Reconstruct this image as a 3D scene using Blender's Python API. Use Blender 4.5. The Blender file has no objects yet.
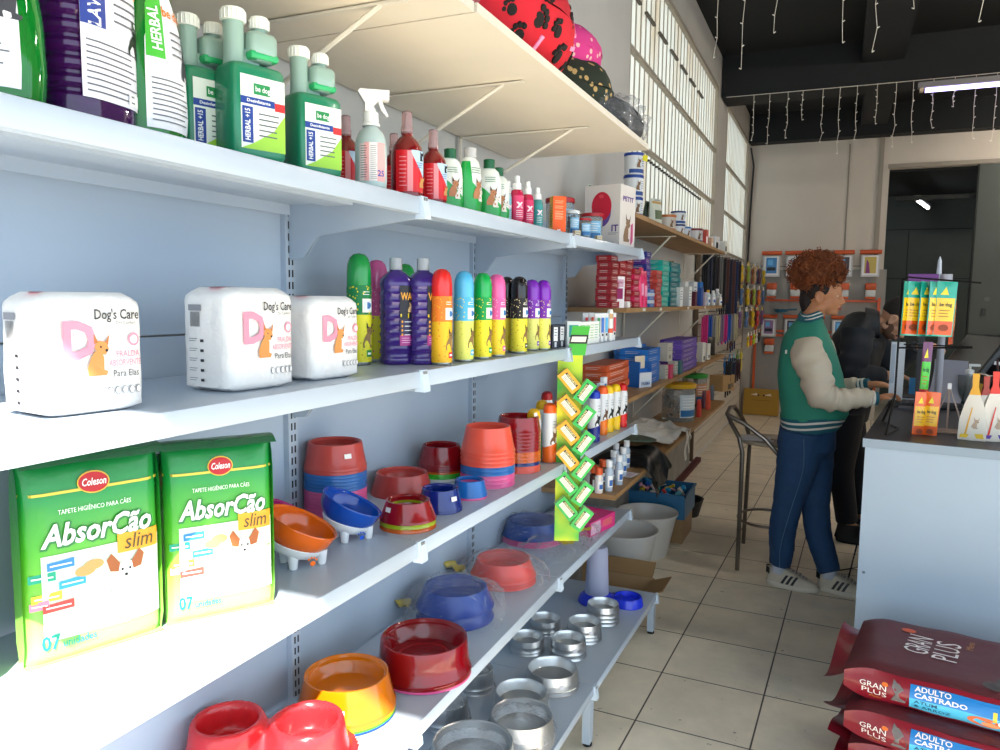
import bpy, bmesh, math, random
from mathutils import Vector, Matrix, Euler, noise
PI = math.pi
R = math.radians
SC = bpy.context.scene
COL = SC.collection

# ------------------------------------------------------------------ camera
CAMX, CAMZ, YAW, PITCH, ROLL, FPX = 1.2, 1.56, .4147, .1003, .0121, 762.0
_f = Vector((-math.sin(YAW)*math.cos(PITCH), math.cos(YAW)*math.cos(PITCH), -math.sin(PITCH)))
_r = Vector((math.cos(YAW), math.sin(YAW), 0)); _u = _r.cross(_f)
CR = _r*math.cos(ROLL) + _u*math.sin(ROLL)
CU = -_r*math.sin(ROLL) + _u*math.cos(ROLL)
CF = _f
CPOS = Vector((CAMX, 0, CAMZ))
cam = bpy.data.cameras.new('camera'); cam.sensor_width = 36; cam.lens = FPX*36/1000
cam.clip_start = .02; cam.clip_end = 200
camo = bpy.data.objects.new('camera', cam); COL.objects.link(camo)
camo.matrix_world = Matrix(((CR.x, CU.x, -CF.x, CPOS.x), (CR.y, CU.y, -CF.y, CPOS.y), (CR.z, CU.z, -CF.z, CPOS.z), (0, 0, 0, 1)))
SC.camera = camo

# ------------------------------------------------------------------ light and exposure
SKY = 2.9
SUN = 20.0
SUNDIR = Vector((-.62, .9, -1.0))          # afternoon sun through the open shop front behind the camera
SC.view_settings.view_transform = 'Standard'; SC.view_settings.look = 'None'
SC.view_settings.gamma = 1; SC.view_settings.use_curve_mapping = False
SC.view_settings.exposure = 0.0
w = bpy.data.worlds.new('sky'); SC.world = w; w.use_nodes = True
bg = w.node_tree.nodes['Background']; bg.inputs[0].default_value = (.70, .86, 1.0, 1); bg.inputs[1].default_value = SKY
sl = bpy.data.lights.new('sun', 'SUN'); sl.energy = SUN; sl.angle = R(.6); sl.color = (1, .95, .86)
so = bpy.data.objects.new('sun', sl); COL.objects.link(so)
so.rotation_euler = SUNDIR.to_track_quat('-Z', 'Y').to_euler()
so.location = (4, -6, 7)
try:
    SC.cycles.use_denoising = True
    SC.cycles.max_bounces = 12; SC.cycles.transparent_max_bounces = 24
    SC.cycles.sample_clamp_indirect = 8; SC.cycles.caustics_refractive = False; SC.cycles.caustics_reflective = False
except Exception: pass

# ------------------------------------------------------------------ placing: a pixel of the photograph to a point on a real plane
def ray(px, py): return CF + CR*((px-500)/FPX) - CU*((py-375)/FPX)
def onz(px, py, z): d = ray(px, py); return CPOS + d*((z-CAMZ)/d.z)
def onY(px, py, Y): d = ray(px, py); return CPOS + d*(Y/d.y)
def onX(px, py, X): d = ray(px, py); return CPOS + d*((X-CAMX)/d.x)
def mpp(p): return (Vector(p)-CPOS).dot(CF)/FPX
def yfor(px, X, z):                        # Y at which a point (X, Y, z) shows in column px
    lo, hi = .2, 14
    for _ in range(50):
        m = (lo+hi)/2; d = Vector((X, m, z))-CPOS
        if 500+FPX*d.dot(CR)/d.dot(CF) < px: lo = m
        else: hi = m
    return m

# ------------------------------------------------------------------ materials
def lin(h):
    if not isinstance(h, str): return tuple(h)
    h = h.lstrip('#'); c = [int(h[i:i+2], 16)/255 for i in (0, 2, 4)]
    return tuple((v/12.92 if v <= .04045 else ((v+.055)/1.055)**2.4) for v in c)
MATS = {}
def mat(h, rough=.5, metal=0, trans=0, ior=1.45, spec=.5, alpha=1, emit=0, var=0, vscale=20, bump=0, bscale=60, coat=0, sub=0):
    k = (h, rough, metal, trans, ior, spec, alpha, emit, var, vscale, bump, bscale, coat, sub)
    if k in MATS: return MATS[k]
    m = bpy.data.materials.new('mat_%d' % len(MATS)); m.use_nodes = True
    nt = m.node_tree; b = nt.nodes['Principled BSDF']; c = lin(h)
    b.inputs['Base Color'].default_value = (*c, 1); b.inputs['Roughness'].default_value = rough
    b.inputs['Metallic'].default_value = metal; b.inputs['Transmission Weight'].default_value = trans
    b.inputs['IOR'].default_value = ior; b.inputs['Specular IOR Level'].default_value = spec
    b.inputs['Alpha'].default_value = alpha; b.inputs['Coat Weight'].default_value = coat
    if sub: b.inputs['Subsurface Weight'].default_value = sub; b.inputs['Subsurface Radius'].default_value = (.02, .01, .006)
    if emit: b.inputs['Emission Color'].default_value = (*c, 1); b.inputs['Emission Strength'].default_value = emit
    if var or bump:
        tc = nt.nodes.new('ShaderNodeTexCoord')
    if var:
        n = nt.nodes.new('ShaderNodeTexNoise'); n.inputs['Scale'].default_value = vscale; n.inputs['Detail'].default_value = 5
        rp = nt.nodes.new('ShaderNodeMapRange'); rp.inputs[1].default_value = .3; rp.inputs[2].default_value = .7
        rp.inputs[3].default_value = 1-var; rp.inputs[4].default_value = 1+var*.5
        mx = nt.nodes.new('ShaderNodeVectorMath'); mx.operation = 'SCALE'; mx.inputs[0].default_value = c
        nt.links.new(tc.outputs['Object'], n.inputs['Vector']); nt.links.new(n.outputs[0], rp.inputs[0])
        nt.links.new(rp.outputs[0], mx.inputs['Scale']); nt.links.new(mx.outputs[0], b.inputs['Base Color'])
    if bump:
        n = nt.nodes.new('ShaderNodeTexNoise'); n.inputs['Scale'].default_value = bscale; n.inputs['Detail'].default_value = 4
        bp = nt.nodes.new('ShaderNodeBump'); bp.inputs['Strength'].default_value = bump; bp.inputs['Distance'].default_value = .01
        nt.links.new(tc.outputs['Object'], n.inputs['Vector']); nt.links.new(n.outputs[0], bp.inputs['Height'])
        nt.links.new(bp.outputs[0], b.inputs['Normal'])
    MATS[k] = m; return m
def spotmat(c1, c2, scale=40, thr=.35, rough=.5, c3=None, coords='Object'):       # printed pattern: dots of c2 on c1
    k = ('spot', c1, c2, scale, thr, rough, c3)
    if k in MATS: return MATS[k]
    m = mat(c1, rough, spec=.501+len(MATS)*1e-6); nt = m.node_tree; b = nt.nodes['Principled BSDF']
    tc = nt.nodes.new('ShaderNodeTexCoord'); v = nt.nodes.new('ShaderNodeTexVoronoi'); v.inputs['Scale'].default_value = scale
    lt = nt.nodes.new('ShaderNodeMath'); lt.operation = 'LESS_THAN'; lt.inputs[1].default_value = thr
    mx = nt.nodes.new('ShaderNodeMix'); mx.data_type = 'RGBA'; mx.inputs[6].default_value = (*lin(c1), 1); mx.inputs[7].default_value = (*lin(c2), 1)
    nt.links.new(tc.outputs[coords], v.inputs['Vector']); nt.links.new(v.outputs['Distance'], lt.inputs[0])
    nt.links.new(lt.outputs[0], mx.inputs[0]); nt.links.new(mx.outputs[2], b.inputs['Base Color'])
    MATS[k] = m; return m

# ------------------------------------------------------------------ mesh building
class MB:
    def __init__(s): s.v = []; s.f = []; s.m = []; s.mats = []
    def mi(s, m):
        if m not in s.mats: s.mats.append(m)
        return s.mats.index(m)
    def add(s, vs, fs, m, M=None):
        o = len(s.v); i = s.mi(m)
        s.v += [tuple(M @ Vector(p)) if M is not None else tuple(p) for p in vs]
        for f in fs: s.f.append(tuple(a+o for a in f)); s.m.append(i)
        return s
    def box(s, c, d, m, M=None, taper=1, bev=0):
        x, y, z = c; a, b, h = d[0]/2, d[1]/2, d[2]/2
        if bev:
            e = min(bev, a*.98, b*.98, h*.98); P = []; rings = []
            for (zz, k) in ((-h, e), (-h+e*.3, e*.3), (-h+e, 0), (h-e, 0), (h-e*.3, e*.3), (h, e)):
                rr = []
                for (sx, sy) in ((1, 1), (-1, 1), (-1, -1), (1, -1)):
                    A, B = a-k, b-k; ee = e*.8
                    pts = [(A, B-ee), (A-ee*.3, B-ee*.3), (A-ee, B)]
                    if sx*sy < 0: pts = pts[::-1]
                    for (u, v) in pts: rr.append((x+sx*u, y+sy*v, z+zz))
                rings.append(rr)
            return s.rings(rings, m, M, True, True)
        t = taper
        vs = [(x-a, y-b, z-h), (x+a, y-b, z-h), (x+a, y+b, z-h), (x-a, y+b, z-h), (x-a*t, y-b*t, z+h), (x+a*t, y-b*t, z+h), (x+a*t, y+b*t, z+h), (x-a*t, y+b*t, z+h)]
        return s.add(vs, [(0, 3, 2, 1), (4, 5, 6, 7), (0, 1, 5, 4), (1, 2, 6, 5), (2, 3, 7, 6), (3, 0, 4, 7)], m, M)
    def rings(s, rings, m, M=None, c0=True, c1=True, closed=True):
        n = len(rings[0]); vs = [p for r in rings for p in r]; fs = []
        for i in range(len(rings)-1):
            for j in range(n if closed else n-1):
                k = (j+1) % n; fs.append((i*n+j, i*n+k, (i+1)*n+k, (i+1)*n+j))
        if c0: fs.append(tuple(range(n))[::-1])
        if c1: fs.append(tuple((len(rings)-1)*n+j for j in range(n)))
        return s.add(vs, fs, m, M)
    def lathe(s, prof, m, seg=24, M=None, sx=1, sy=1, c0=True, c1=True, pw=2, a0=0, a1=2*PI, c=(0, 0, 0)):
        rs = []; full = abs(a1-a0-2*PI) < 1e-6
        for (r, z) in prof:
            rr = []
            for j in range(seg + (0 if full else 1)):
                t = a0+(a1-a0)*j/seg; cs, sn = math.cos(t), math.sin(t)
                k = (abs(cs)**pw+abs(sn)**pw)**(-1/pw) if pw != 2 else 1
                rr.append((c[0]+r*k*cs*sx, c[1]+r*k*sn*sy, c[2]+z))
            rs.append(rr)
        return s.rings(rs, m, M, c0 and full, c1 and full, full)
    def tube(s, pts, r, m, seg=8, M=None, caps=True, sy=1):
        pts = [Vector(p) for p in pts]; n = len(pts); rs = []
        rad = r if isinstance(r, (list, tuple)) else [r]*n
        t0 = (pts[1]-pts[0]).normalized(); up = Vector((0, 0, 1)) if abs(t0.z) < .9 else Vector((1, 0, 0))
        nx = t0.cross(up).normalized()
        for i in range(n):
            t = ((pts[min(i+1, n-1)]-pts[i]).normalized()+(pts[i]-pts[max(i-1, 0)]).normalized())
            if t.length < 1e-6: t = t0
            t.normalize(); nx = (nx-t*nx.dot(t)).normalized(); ny = t.cross(nx)
            rs.append([tuple(pts[i]+nx*math.cos(2*PI*j/seg)*rad[i]+ny*math.sin(2*PI*j/seg)*rad[i]*sy) for j in range(seg)])
        return s.rings(rs, m, M, caps, caps)
    def prism(s, poly, y0, y1, m, M=None):                   # polygon in XZ extruded along Y
        n = len(poly); vs = [(p[0], y0, p[1]) for p in poly]+[(p[0], y1, p[1]) for p in poly]
        fs = [tuple(range(n)), tuple(range(2*n-1, n-1, -1))]+[(i, i+n, (i+1) % n+n, (i+1) % n) for i in range(n)]
        return s.add(vs, fs, m, M)
    def sphere(s, c, r, m, seg=16, rg=10, M=None, sc=(1, 1, 1)):
        p = [(max(1e-4, r*math.sin(PI*i/rg)), -r*math.cos(PI*i/rg)) for i in range(rg+1)]
        T = Matrix.Translation(c) @ Matrix.Diagonal((*sc, 1))
        return s.lathe(p, m, seg, (M @ T) if M is not None else T)
    def wrap(s, r, a0, a1, z0, z1, m, seg=10, off=.0004, M=None, sx=1, sy=1, pw=2):   # printed label hugging a round body; angle 0 = front (-Y)
        rr = []
        for z in (z0, z1):
            row = []
            for j in range(seg+1):
                t = -PI/2+a0+(a1-a0)*j/seg; cs, sn = math.cos(t), math.sin(t)
                k = (abs(cs)**pw+abs(sn)**pw)**(-1/pw) if pw != 2 else 1
                row.append(((r*sx+off)*k*cs, (r*sy+off)*k*sn, z))
            rr.append(row)
        return s.rings(rr, m, M, False, False, False)
    def grid(s, fn, nu, nv, m, M=None):
        vs = [tuple(fn(i/nu, j/nv)) for j in range(nv+1) for i in range(nu+1)]
        fs = [(j*(nu+1)+i, j*(nu+1)+i+1, (j+1)*(nu+1)+i+1, (j+1)*(nu+1)+i) for j in range(nv) for i in range(nu)]
        return s.add(vs, fs, m, M)
    def mesh(s, smooth=35):
        me = bpy.data.meshes.new('m'); me.from_pydata(s.v, [], s.f)
        for m in s.mats: me.materials.append(m)
        me.polygons.foreach_set('material_index', s.m)
        if smooth: me.polygons.foreach_set('use_smooth', [True]*len(s.f)); me.update(); me.set_sharp_from_angle(angle=R(smooth))
        me.update(); return me
    def build(s, name, parent=None, smooth=35, **kw):
        me = s.mesh(smooth); me.name = name
        return link(name, me, parent, **kw)
def link(name, me, parent=None, loc=None, rotz=None, M=None):
    o = bpy.data.objects.new(name, me); COL.objects.link(o)
    if parent is not None: o.parent = parent
    if M is not None: o.matrix_local = M
    if loc is not None: o.location = loc
    if rotz is not None: o.rotation_euler = (0, 0, rotz)
    return o
def thing(name, label, cat, loc=(0, 0, 0), rotz=0, group=None, rot=None):
    o = bpy.data.objects.new(name, None); COL.objects.link(o); o.empty_display_size = .05
    o.location = loc; o.rotation_euler = rot if rot else (0, 0, rotz); return tag(o, label, cat, group)
def tag(o, label, cat, group=None, kind=None):
    o['label'] = label; o['category'] = cat
    if group: o['group'] = group
    if kind: o['kind'] = kind
    return o
def struct(o, label=None):
    o['kind'] = 'structure'
    if label: o['label'] = label
    return o
def dup(root, loc=None, rotz=None, label=None, group=None, scale=None):
    r = root.copy(); COL.objects.link(r)
    if loc is not None: r.location = loc
    if rotz is not None: r.rotation_euler = (0, 0, rotz)
    if scale is not None: r.scale = scale
    if label: r['label'] = label
    if group: r['group'] = group
    for ch in list(root.children):
        c = ch.copy(); COL.objects.link(c); c.parent = r; c.matrix_parent_inverse = ch.matrix_parent_inverse.copy()
        for g in list(ch.children):
            d = g.copy(); COL.objects.link(d); d.parent = c
    return r

# ------------------------------------------------------------------ lettering
_TC = {}
def tmesh(txt, h, width=None, bold=0, shear=0, align='CENTER'):
    k = (txt, h, width, bold, shear, align)
    if k in _TC: return _TC[k]
    cu = bpy.data.curves.new('t', 'FONT'); cu.body = txt; cu.size = h*1.35; cu.align_x = align; cu.align_y = 'CENTER'
    cu.offset = bold*h; cu.shear = shear; cu.resolution_u = 2; cu.space_line = .8
    o = bpy.data.objects.new('t', cu); COL.objects.link(o)
    bpy.context.view_layer.update()
    me = bpy.data.meshes.new_from_object(o.evaluated_get(bpy.context.evaluated_depsgraph_get()))
    bpy.data.objects.remove(o); bpy.data.curves.remove(cu)
    vs = [v.co.copy() for v in me.vertices]; fs = [tuple(p.vertices) for p in me.polygons]; bpy.data.meshes.remove(me)
    if width and vs:
        x0, x1 = min(v.x for v in vs), max(v.x for v in vs); sc = width/max(1e-6, x1-x0)
        for v in vs: v.x *= sc
    _TC[k] = (vs, fs); return _TC[k]
def text(mb, txt, h, m, x=0, z=0, y=0, width=None, bold=0, shear=0, rot=0, M=None, r=None, align='CENTER', sx=1, sy=1, off=.0011):
    # letters on the front (-Y) side at (x, y, z); with r they bend round a body of that radius
    vs, fs = tmesh(txt, h, width, bold, shear, align); out = []
    c, s_ = math.cos(rot), math.sin(rot)
    for v in vs:
        X = v.x*c-v.y*s_+x; Z = v.x*s_+v.y*c+z
        if r: t = -PI/2+X/r; out.append(((r*sx+off)*math.cos(t), (r*sy+off)*math.sin(t), Z))
        else: out.append((X, y-off, Z))
    mb.add(out, fs, m, M); return mb
def plate(mb, x0, x1, z0, z1, m, y=0, off=.0006, M=None):    # flat print on the front side
    mb.add([(x0, y-off, z0), (x1, y-off, z0), (x1, y-off, z1), (x0, y-off, z1)], [(0, 1, 2, 3)], m, M); return mb
def disc(mb, x, z, rx, rz, m, y=0, off=.0008, seg=20, M=None):
    mb.add([(x+rx*math.cos(2*PI*i/seg), y-off, z+rz*math.sin(2*PI*i/seg)) for i in range(seg)], [tuple(range(seg))], m, M); return mb
def poly(mb, pts, m, y=0, off=.0007, M=None):
    mb.add([(p[0], y-off, p[1]) for p in pts], [tuple(range(len(pts)))], m, M); return mb
SIDE = Matrix.Rotation(PI/2, 4, 'Z')                          # turns a front print to the +X side
WHITE = mat('#f2f2f0', .5); BLACK = mat('#141414', .45); GREYP = mat('#8c8c8c', .5)
ORD = ['topmost', 'second from top', 'third from top', 'fourth from top', 'fifth from top', 'sixth from top', 'seventh from top', 'eighth from top', 'ninth from top', 'tenth from top', 'eleventh from top', 'twelfth from top', 'thirteenth from top', 'fourteenth from top', 'fifteenth from top', 'sixteenth from top', 'seventeenth from top']
# ================================================================== the room
MW = mat('#c6c3be', .75, var=.06, vscale=2.5, bump=.15, bscale=30)
MWB = mat('#c2bab0', .8, var=.05, vscale=2)
MCEIL = mat('#0d0f11', .85)
MBEAM = mat('#111417', .8, var=.15, vscale=3)
HC = 4.05; YB = 11.2; XR = 4.6; YF = -.6
# floor: worn beige ceramic tiles
def tile_mat():
    m = bpy.data.materials.new('floor_tiles'); m.use_nodes = True; nt = m.node_tree; b = nt.nodes['Principled BSDF']
    tc = nt.nodes.new('ShaderNodeTexCoord'); mp = nt.nodes.new('ShaderNodeMapping')
    mp.inputs['Location'].default_value = (-.5884+.0, -2.6809, 0); mp.vector_type = 'POINT'
    mp2 = nt.nodes.new('ShaderNodeMapping'); mp2.inputs['Rotation'].default_value = (0, 0, .0319)
    br = nt.nodes.new('ShaderNodeTexBrick'); br.offset = 0; br.squash = 1
    br.inputs['Scale'].default_value = 1; br.inputs['Brick Width'].default_value = .4096; br.inputs['Row Height'].default_value = .4097
    br.inputs['Mortar Size'].default_value = .0036; br.inputs['Mortar Smooth'].default_value = .3
    br.inputs['Color1'].default_value = (*lin('#efe4cf'), 1); br.inputs['Color2'].default_value = (*lin('#e9dcc5'), 1); br.inputs['Mortar'].default_value = (*lin('#4a4037'), 1)
    n = nt.nodes.new('ShaderNodeTexNoise'); n.inputs['Scale'].default_value = 5; n.inputs['Detail'].default_value = 10; n.inputs['Roughness'].default_value = .65
    mr = nt.nodes.new('ShaderNodeMapRange'); mr.inputs[1].default_value = .3; mr.inputs[2].default_value = .7; mr.inputs[3].default_value = .84; mr.inputs[4].default_value = 1.08
    sc = nt.nodes.new('ShaderNodeVectorMath'); sc.operation = 'SCALE'
    n2 = nt.nodes.new('ShaderNodeTexNoise'); n2.inputs['Scale'].default_value = 26; n2.inputs['Detail'].default_value = 3
    gt = nt.nodes.new('ShaderNodeMapRange'); gt.inputs[1].default_value = .70; gt.inputs[2].default_value = .74; gt.inputs[3].default_value = 1; gt.inputs[4].default_value = .45
    sc2 = nt.nodes.new('ShaderNodeVectorMath'); sc2.operation = 'SCALE'
    L = nt.links.new
    L(tc.outputs['Object'], mp.inputs[0]); L(mp.outputs[0], mp2.inputs[0]); L(mp2.outputs[0], br.inputs['Vector'])
    L(tc.outputs['Object'], n.inputs['Vector']); L(tc.outputs['Object'], n2.inputs['Vector']); L(n.outputs[0], mr.inputs[0]); L(br.outputs['Color'], sc.inputs[0]); L(mr.outputs[0], sc.inputs['Scale'])
    L(n2.outputs[0], gt.inputs[0]); L(sc.outputs[0], sc2.inputs[0]); L(gt.outputs[0], sc2.inputs['Scale']); L(sc2.outputs[0], b.inputs['Base Color'])
    b.inputs['Roughness'].default_value = .42
    bp = nt.nodes.new('ShaderNodeBump'); bp.inputs['Strength'].default_value = .4; bp.inputs['Distance'].default_value = .002; bp.invert = True
    L(br.outputs['Fac'], bp.inputs['Height']); L(bp.outputs[0], b.inputs['Normal'])
    return m
MF = tile_mat()
struct(MB().box(((XR-.2)/2, (YB+3.5)/2-.3, -.05), (XR+.2+.2, YB+3.5+.6, .1), MF).build('floor', smooth=0))
struct(MB().box((3, -5.7, -.06), (16, 10.2, .1), mat('#8f8b84', .85, var=.1, vscale=3)).build('trim_1', smooth=0), 'grey concrete pavement outside the open shop front')
struct(MB().box((XR/2, YB/2+1, HC+.06), (XR+.4, YB+4.4, .12), MCEIL).build('ceiling', smooth=0))
# left wall: pieces around the louvred windows
WIN = [(4.62, 8.18), (8.86, YB-.12)]; WZ0, WZ1 = 2.1, 3.72
b = MB(); T = .16
def wl(y0, y1, z0, z1): b.box((-T/2-.012, (y0+y1)/2, (z0+z1)/2), (T, y1-y0, z1-z0), MW)
wl(YF, WIN[0][0], 0, HC); wl(WIN[0][0], YB+.1, 0, WZ0); wl(WIN[0][0], YB+.1, WZ1, HC); wl(WIN[0][1], WIN[1][0], WZ0, WZ1); wl(WIN[1][1], YB+.1, WZ0, WZ1)
struct(b.build('wall_left', smooth=0))
b = MB(); b.box((XR+.08, YB/2+2.1, HC/2), (.16, YB-4.2, HC), MWB); b.box((XR+.08, 1.8, (2.97+HC)/2), (.16, 5, HC-2.97), MWB)  # unseen side left open near the front, added to let in more daylight
struct(b.build('wall_right', smooth=0))
# windows of upright translucent corrugated slats, daylight behind
def slat_mat():
    m = bpy.data.materials.new('translucent_slat'); m.use_nodes = True; nt = m.node_tree; nt.nodes.remove(nt.nodes['Principled BSDF'])
    out = nt.nodes['Material Output']; d = nt.nodes.new('ShaderNodeBsdfDiffuse'); t = nt.nodes.new('ShaderNodeBsdfTranslucent'); mx = nt.nodes.new('ShaderNodeMixShader')
    d.inputs[0].default_value = (*lin('#d8cfc0'), 1); mx.inputs[0].default_value = .40
    tc = nt.nodes.new('ShaderNodeTexCoord'); n = nt.nodes.new('ShaderNodeTexNoise'); n.inputs['Scale'].default_value = 1.6; n.inputs['Detail'].default_value = 6
    mp = nt.nodes.new('ShaderNodeMapping'); mp.inputs['Scale'].default_value = (1, 2.5, .6)
    cr = nt.nodes.new('ShaderNodeValToRGB'); cr.color_ramp.elements[0].position = .32; cr.color_ramp.elements[0].color = (*lin('#c9a77c'), 1)
    cr.color_ramp.elements[1].position = .5; cr.color_ramp.elements[1].color = (*lin('#efe6d2'), 1)
    nt.links.new(tc.outputs['Object'], mp.inputs[0]); nt.links.new(mp.outputs[0], n.inputs['Vector']); nt.links.new(n.outputs[0], cr.inputs[0]); nt.links.new(cr.outputs[0], t.inputs[0])
    nt.links.new(d.outputs[0], mx.inputs[1]); nt.links.new(t.outputs[0], mx.inputs[2]); nt.links.new(mx.outputs[0], out.inputs[0]); return m
MSL = slat_mat(); MBAR = mat('#a59c8d', .6)
for wi, (y0, y1) in enumerate(WIN):
    b = MB(); p = .128; n = int((y1-y0)/p)
    for i in range(n):
        yy = y0+(i+.5)*(y1-y0)/n; hw = (y1-y0)/n/2
        b.grid(lambda u, v, yy=yy, hw=hw: (-.07+.018*math.sin(u*PI)+(.012 if (u > .5) else 0), yy+(u-.5)*2*hw*.97, WZ0+(WZ1-WZ0)*v), 6, 1, MSL)
        b.box((-.05, yy+hw*.97, (WZ0+WZ1)/2), (.012, .012, WZ1-WZ0), MBAR)
    w_ = struct(b.build('window_%d' % (wi+1)))
    fr = MB()
    for z in (WZ0+.02, WZ0+.46, WZ0+.98, WZ1-.02): fr.box((-.03, (y0+y1)/2, z), (.03, y1-y0, .028), MBAR)
    for y in (y0+.012, y1-.012): fr.box((-.03, y, (WZ0+WZ1)/2), (.035, .024, WZ1-WZ0), MBAR)
    fr.build('window_frame', w_)
    gr = MB()
    if wi == 0:
        for k in range(28): gr.box((-.025, y0+.35+k*.088, WZ0+.40), (.02, .03, .012), mat('#3b342c', .6))
        for k in range(7): gr.box((-.025, y0+.15+k*.4, WZ0+1.30), (.02, .25, .014), mat('#5b5348', .6))
        gr.build('window_lath', w_)
# back wall with panels, doorway to the dark hall
b = MB(); DX0, DX1, DZ = 1.72, 4.2, 3.28
b.box((DX0/2-.1, YB+.08, HC/2), (DX0+.2, .16, HC), MWB); b.box(((DX0+XR)/2, YB+.08, (DZ+HC)/2), (XR-DX0, .16, HC-DZ), MWB)
b.box(((DX1+XR)/2, YB+.08, DZ/2), (XR-DX1, .16, DZ), MWB)
struct(b.build('wall_back', smooth=0))
b = MB(); MTR = mat('#8d867c', .7)
b.box((1.24, YB-.004, 2.8), (.018, .012, 1.65), MTR); b.box((1.62, YB-.012, HC/2), (.05, .03, HC), MTR); b.box((.85, YB-.004, 2.04), (1.6, .012, .016), MTR)
b.box((3.1, YB-.012, DZ+.03), (2.8, .04, .05), MTR)
struct(b.build('trim_2', smooth=0), 'grey cover strips on the rear wall and over the doorway')
# dark hall beyond
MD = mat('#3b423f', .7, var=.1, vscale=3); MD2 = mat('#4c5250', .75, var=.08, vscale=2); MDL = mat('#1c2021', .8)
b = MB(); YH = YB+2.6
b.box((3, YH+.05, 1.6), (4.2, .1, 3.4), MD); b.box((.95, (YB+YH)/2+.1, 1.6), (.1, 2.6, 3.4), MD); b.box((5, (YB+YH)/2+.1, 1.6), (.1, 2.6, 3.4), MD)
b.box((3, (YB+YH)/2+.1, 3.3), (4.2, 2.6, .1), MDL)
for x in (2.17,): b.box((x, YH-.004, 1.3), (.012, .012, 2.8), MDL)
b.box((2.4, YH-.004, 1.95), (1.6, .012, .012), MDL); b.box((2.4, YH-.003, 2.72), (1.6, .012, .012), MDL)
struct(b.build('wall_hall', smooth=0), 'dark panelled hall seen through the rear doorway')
b = MB(); b.box((2.9, YB+.06, DZ/2), (.36, .1, DZ), MD2); b.box((2.71, YB+.02, DZ/2), (.02, .06, DZ), MDL); b.box((2.30, YB+.1, DZ-.37), (.95, .04, .05), MDL)
d_ = struct(b.build('door_1', smooth=0), 'dark grey sliding door leaf at the right of the rear doorway')
MB().lathe([(.001, -.004), (.035, -.003), (.04, 0)], mat('#5b6160', .5), 16, Matrix.Translation((2.9, YB+.008, 1.62)) @ Matrix.Rotation(-PI/2, 4, 'X')).box((2.87, YB, 1.46), (.05, .02, .09), mat('#2a2e2e', .5)).build('door_handle', d_)
# ceiling beams
b = MB(); b.box((XR/2, 8.5, (3.64+HC)/2), (XR, .42, HC-3.64), MBEAM); struct(b.build('trim_3', smooth=0), 'black cross beam over the middle of the shop')
b = MB(); b.box((XR/2, YB-.12, (3.68+HC)/2), (XR, .22, HC-3.68), MBEAM); struct(b.build('trim_4', smooth=0), 'black beam along the top of the rear wall')
b = MB(); b.box((1.47, 4.9, (3.84+HC)/2), (.36, 6.8, HC-3.84), MBEAM); struct(b.build('trim_5', smooth=0), 'black ceiling beam running lengthwise')
b = MB(); b.box((1.5, 9.85, (3.8+HC)/2), (.3, 2.2, HC-3.8), MBEAM); struct(b.build('trim_6', smooth=0), 'short black ceiling beam behind the cross beam')
# shop front header behind the camera
struct(MB().box((XR/2, YF, (2.97+HC)/2), (XR, .16, HC-2.97), MW).build('wall_front', smooth=0))
# lilac fluorescent lamp
def tubelamp(name, label, p0, p1, r, em, col):
    t = thing(name, label, 'ceiling light', p0); d = Vector(p1)-Vector(p0); ln = d.length
    M = d.to_track_quat('X', 'Z').to_matrix().to_4x4()
    MB().box((ln/2, 0, .045), (ln+.06, .07, .05), mat('#6b6a6c', .5), M).build('lamp_housing', t)
    MB().tube([(0.03, 0, 0), (ln-.03, 0, 0)], r, mat(col, .4, emit=em), 10, M).build('lamp_tube', t)
    for x in (0, ln): MB().box((x, 0, .012), (.03, .05, .05), mat('#b9a58c', .5), M).build('lamp_holder', t)
tubelamp('fluorescent_lamp', 'long lilac fluorescent tube lamp under the black ceiling', (1.80, 8.15, 3.50), (3.0, 8.15, 3.50), .02, 5, '#c9b8ff')
tubelamp('fluorescent_lamp', 'white fill lamp added out of view over the counter, nearer the shop front', (2.4, 3.2, 3.75), (3.6, 3.2, 3.75), .02, 150, '#fff3e2')  # added unseen lamp, brightens the floor near the shop front
tubelamp('fluorescent_lamp', 'white fill lamp added out of view in the middle of the shop ceiling', (2.4, 5.9, 3.75), (3.6, 5.9, 3.75), .02, 150, '#fff3e2')  # second added lamp out of view, lifts the light in mid shop
tubelamp('fluorescent_lamp', 'white fill lamp added out of view near the rear doorway, right of the lilac one', (3.3, 9.9, 3.6), (4.4, 9.9, 3.6), .02, 220, '#fff3e2')  # added beyond the right of the view to brighten the rear wall
tubelamp('hall_lamp', 'short white tube lamp on the dark hall ceiling', (2.14, YB+1.1, 3.0), (2.38, YB+2.2, 3.0), .02, 12, '#eef6ff')
# icicle light strings
MIC = mat('#d9d4c8', .5)
def icicles(label, pts, drops):
    t = thing('icicle_light_string', label, 'string lights', pts[0])
    I = Matrix.Translation(-Vector(pts[0]))
    MB().tube(pts, .003, MIC, 5, I).build('cable', t)
    random.seed(5)
    for (x, y, z, ln) in drops:
        b = MB(); q = [(x+random.uniform(-.0022, .0022)*i, y, z-ln*i/6) for i in range(7)]
        b.tube(q, .0022, MIC, 5, I)
        for i in range(1, 7):
            s = random.choice((-1, 1)); b.tube([q[i], (q[i][0]+s*.014, q[i][1], q[i][2]+.008)], .0032, mat('#efeae0', .3), 5, I)
        b.build('light_drop', t)
far = [(754, 0.30), (770, .33), (788, .30), (803, .19), (823, .34), (840, .42), (857, .34), (877, .25), (896, .40), (913, .38), (933, .30), (954, .18), (975, .38), (996, .40)]
Yf = 8.27; icicles('far string of small icicle lights hanging below the black cross beam', [(.05, Yf, 3.63), (1.5, Yf, 3.625), (3.2, Yf, 3.63)], [((onY(px, 96, Yf)).x, Yf, 3.63, l*1.5) for px, l in far])
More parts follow.
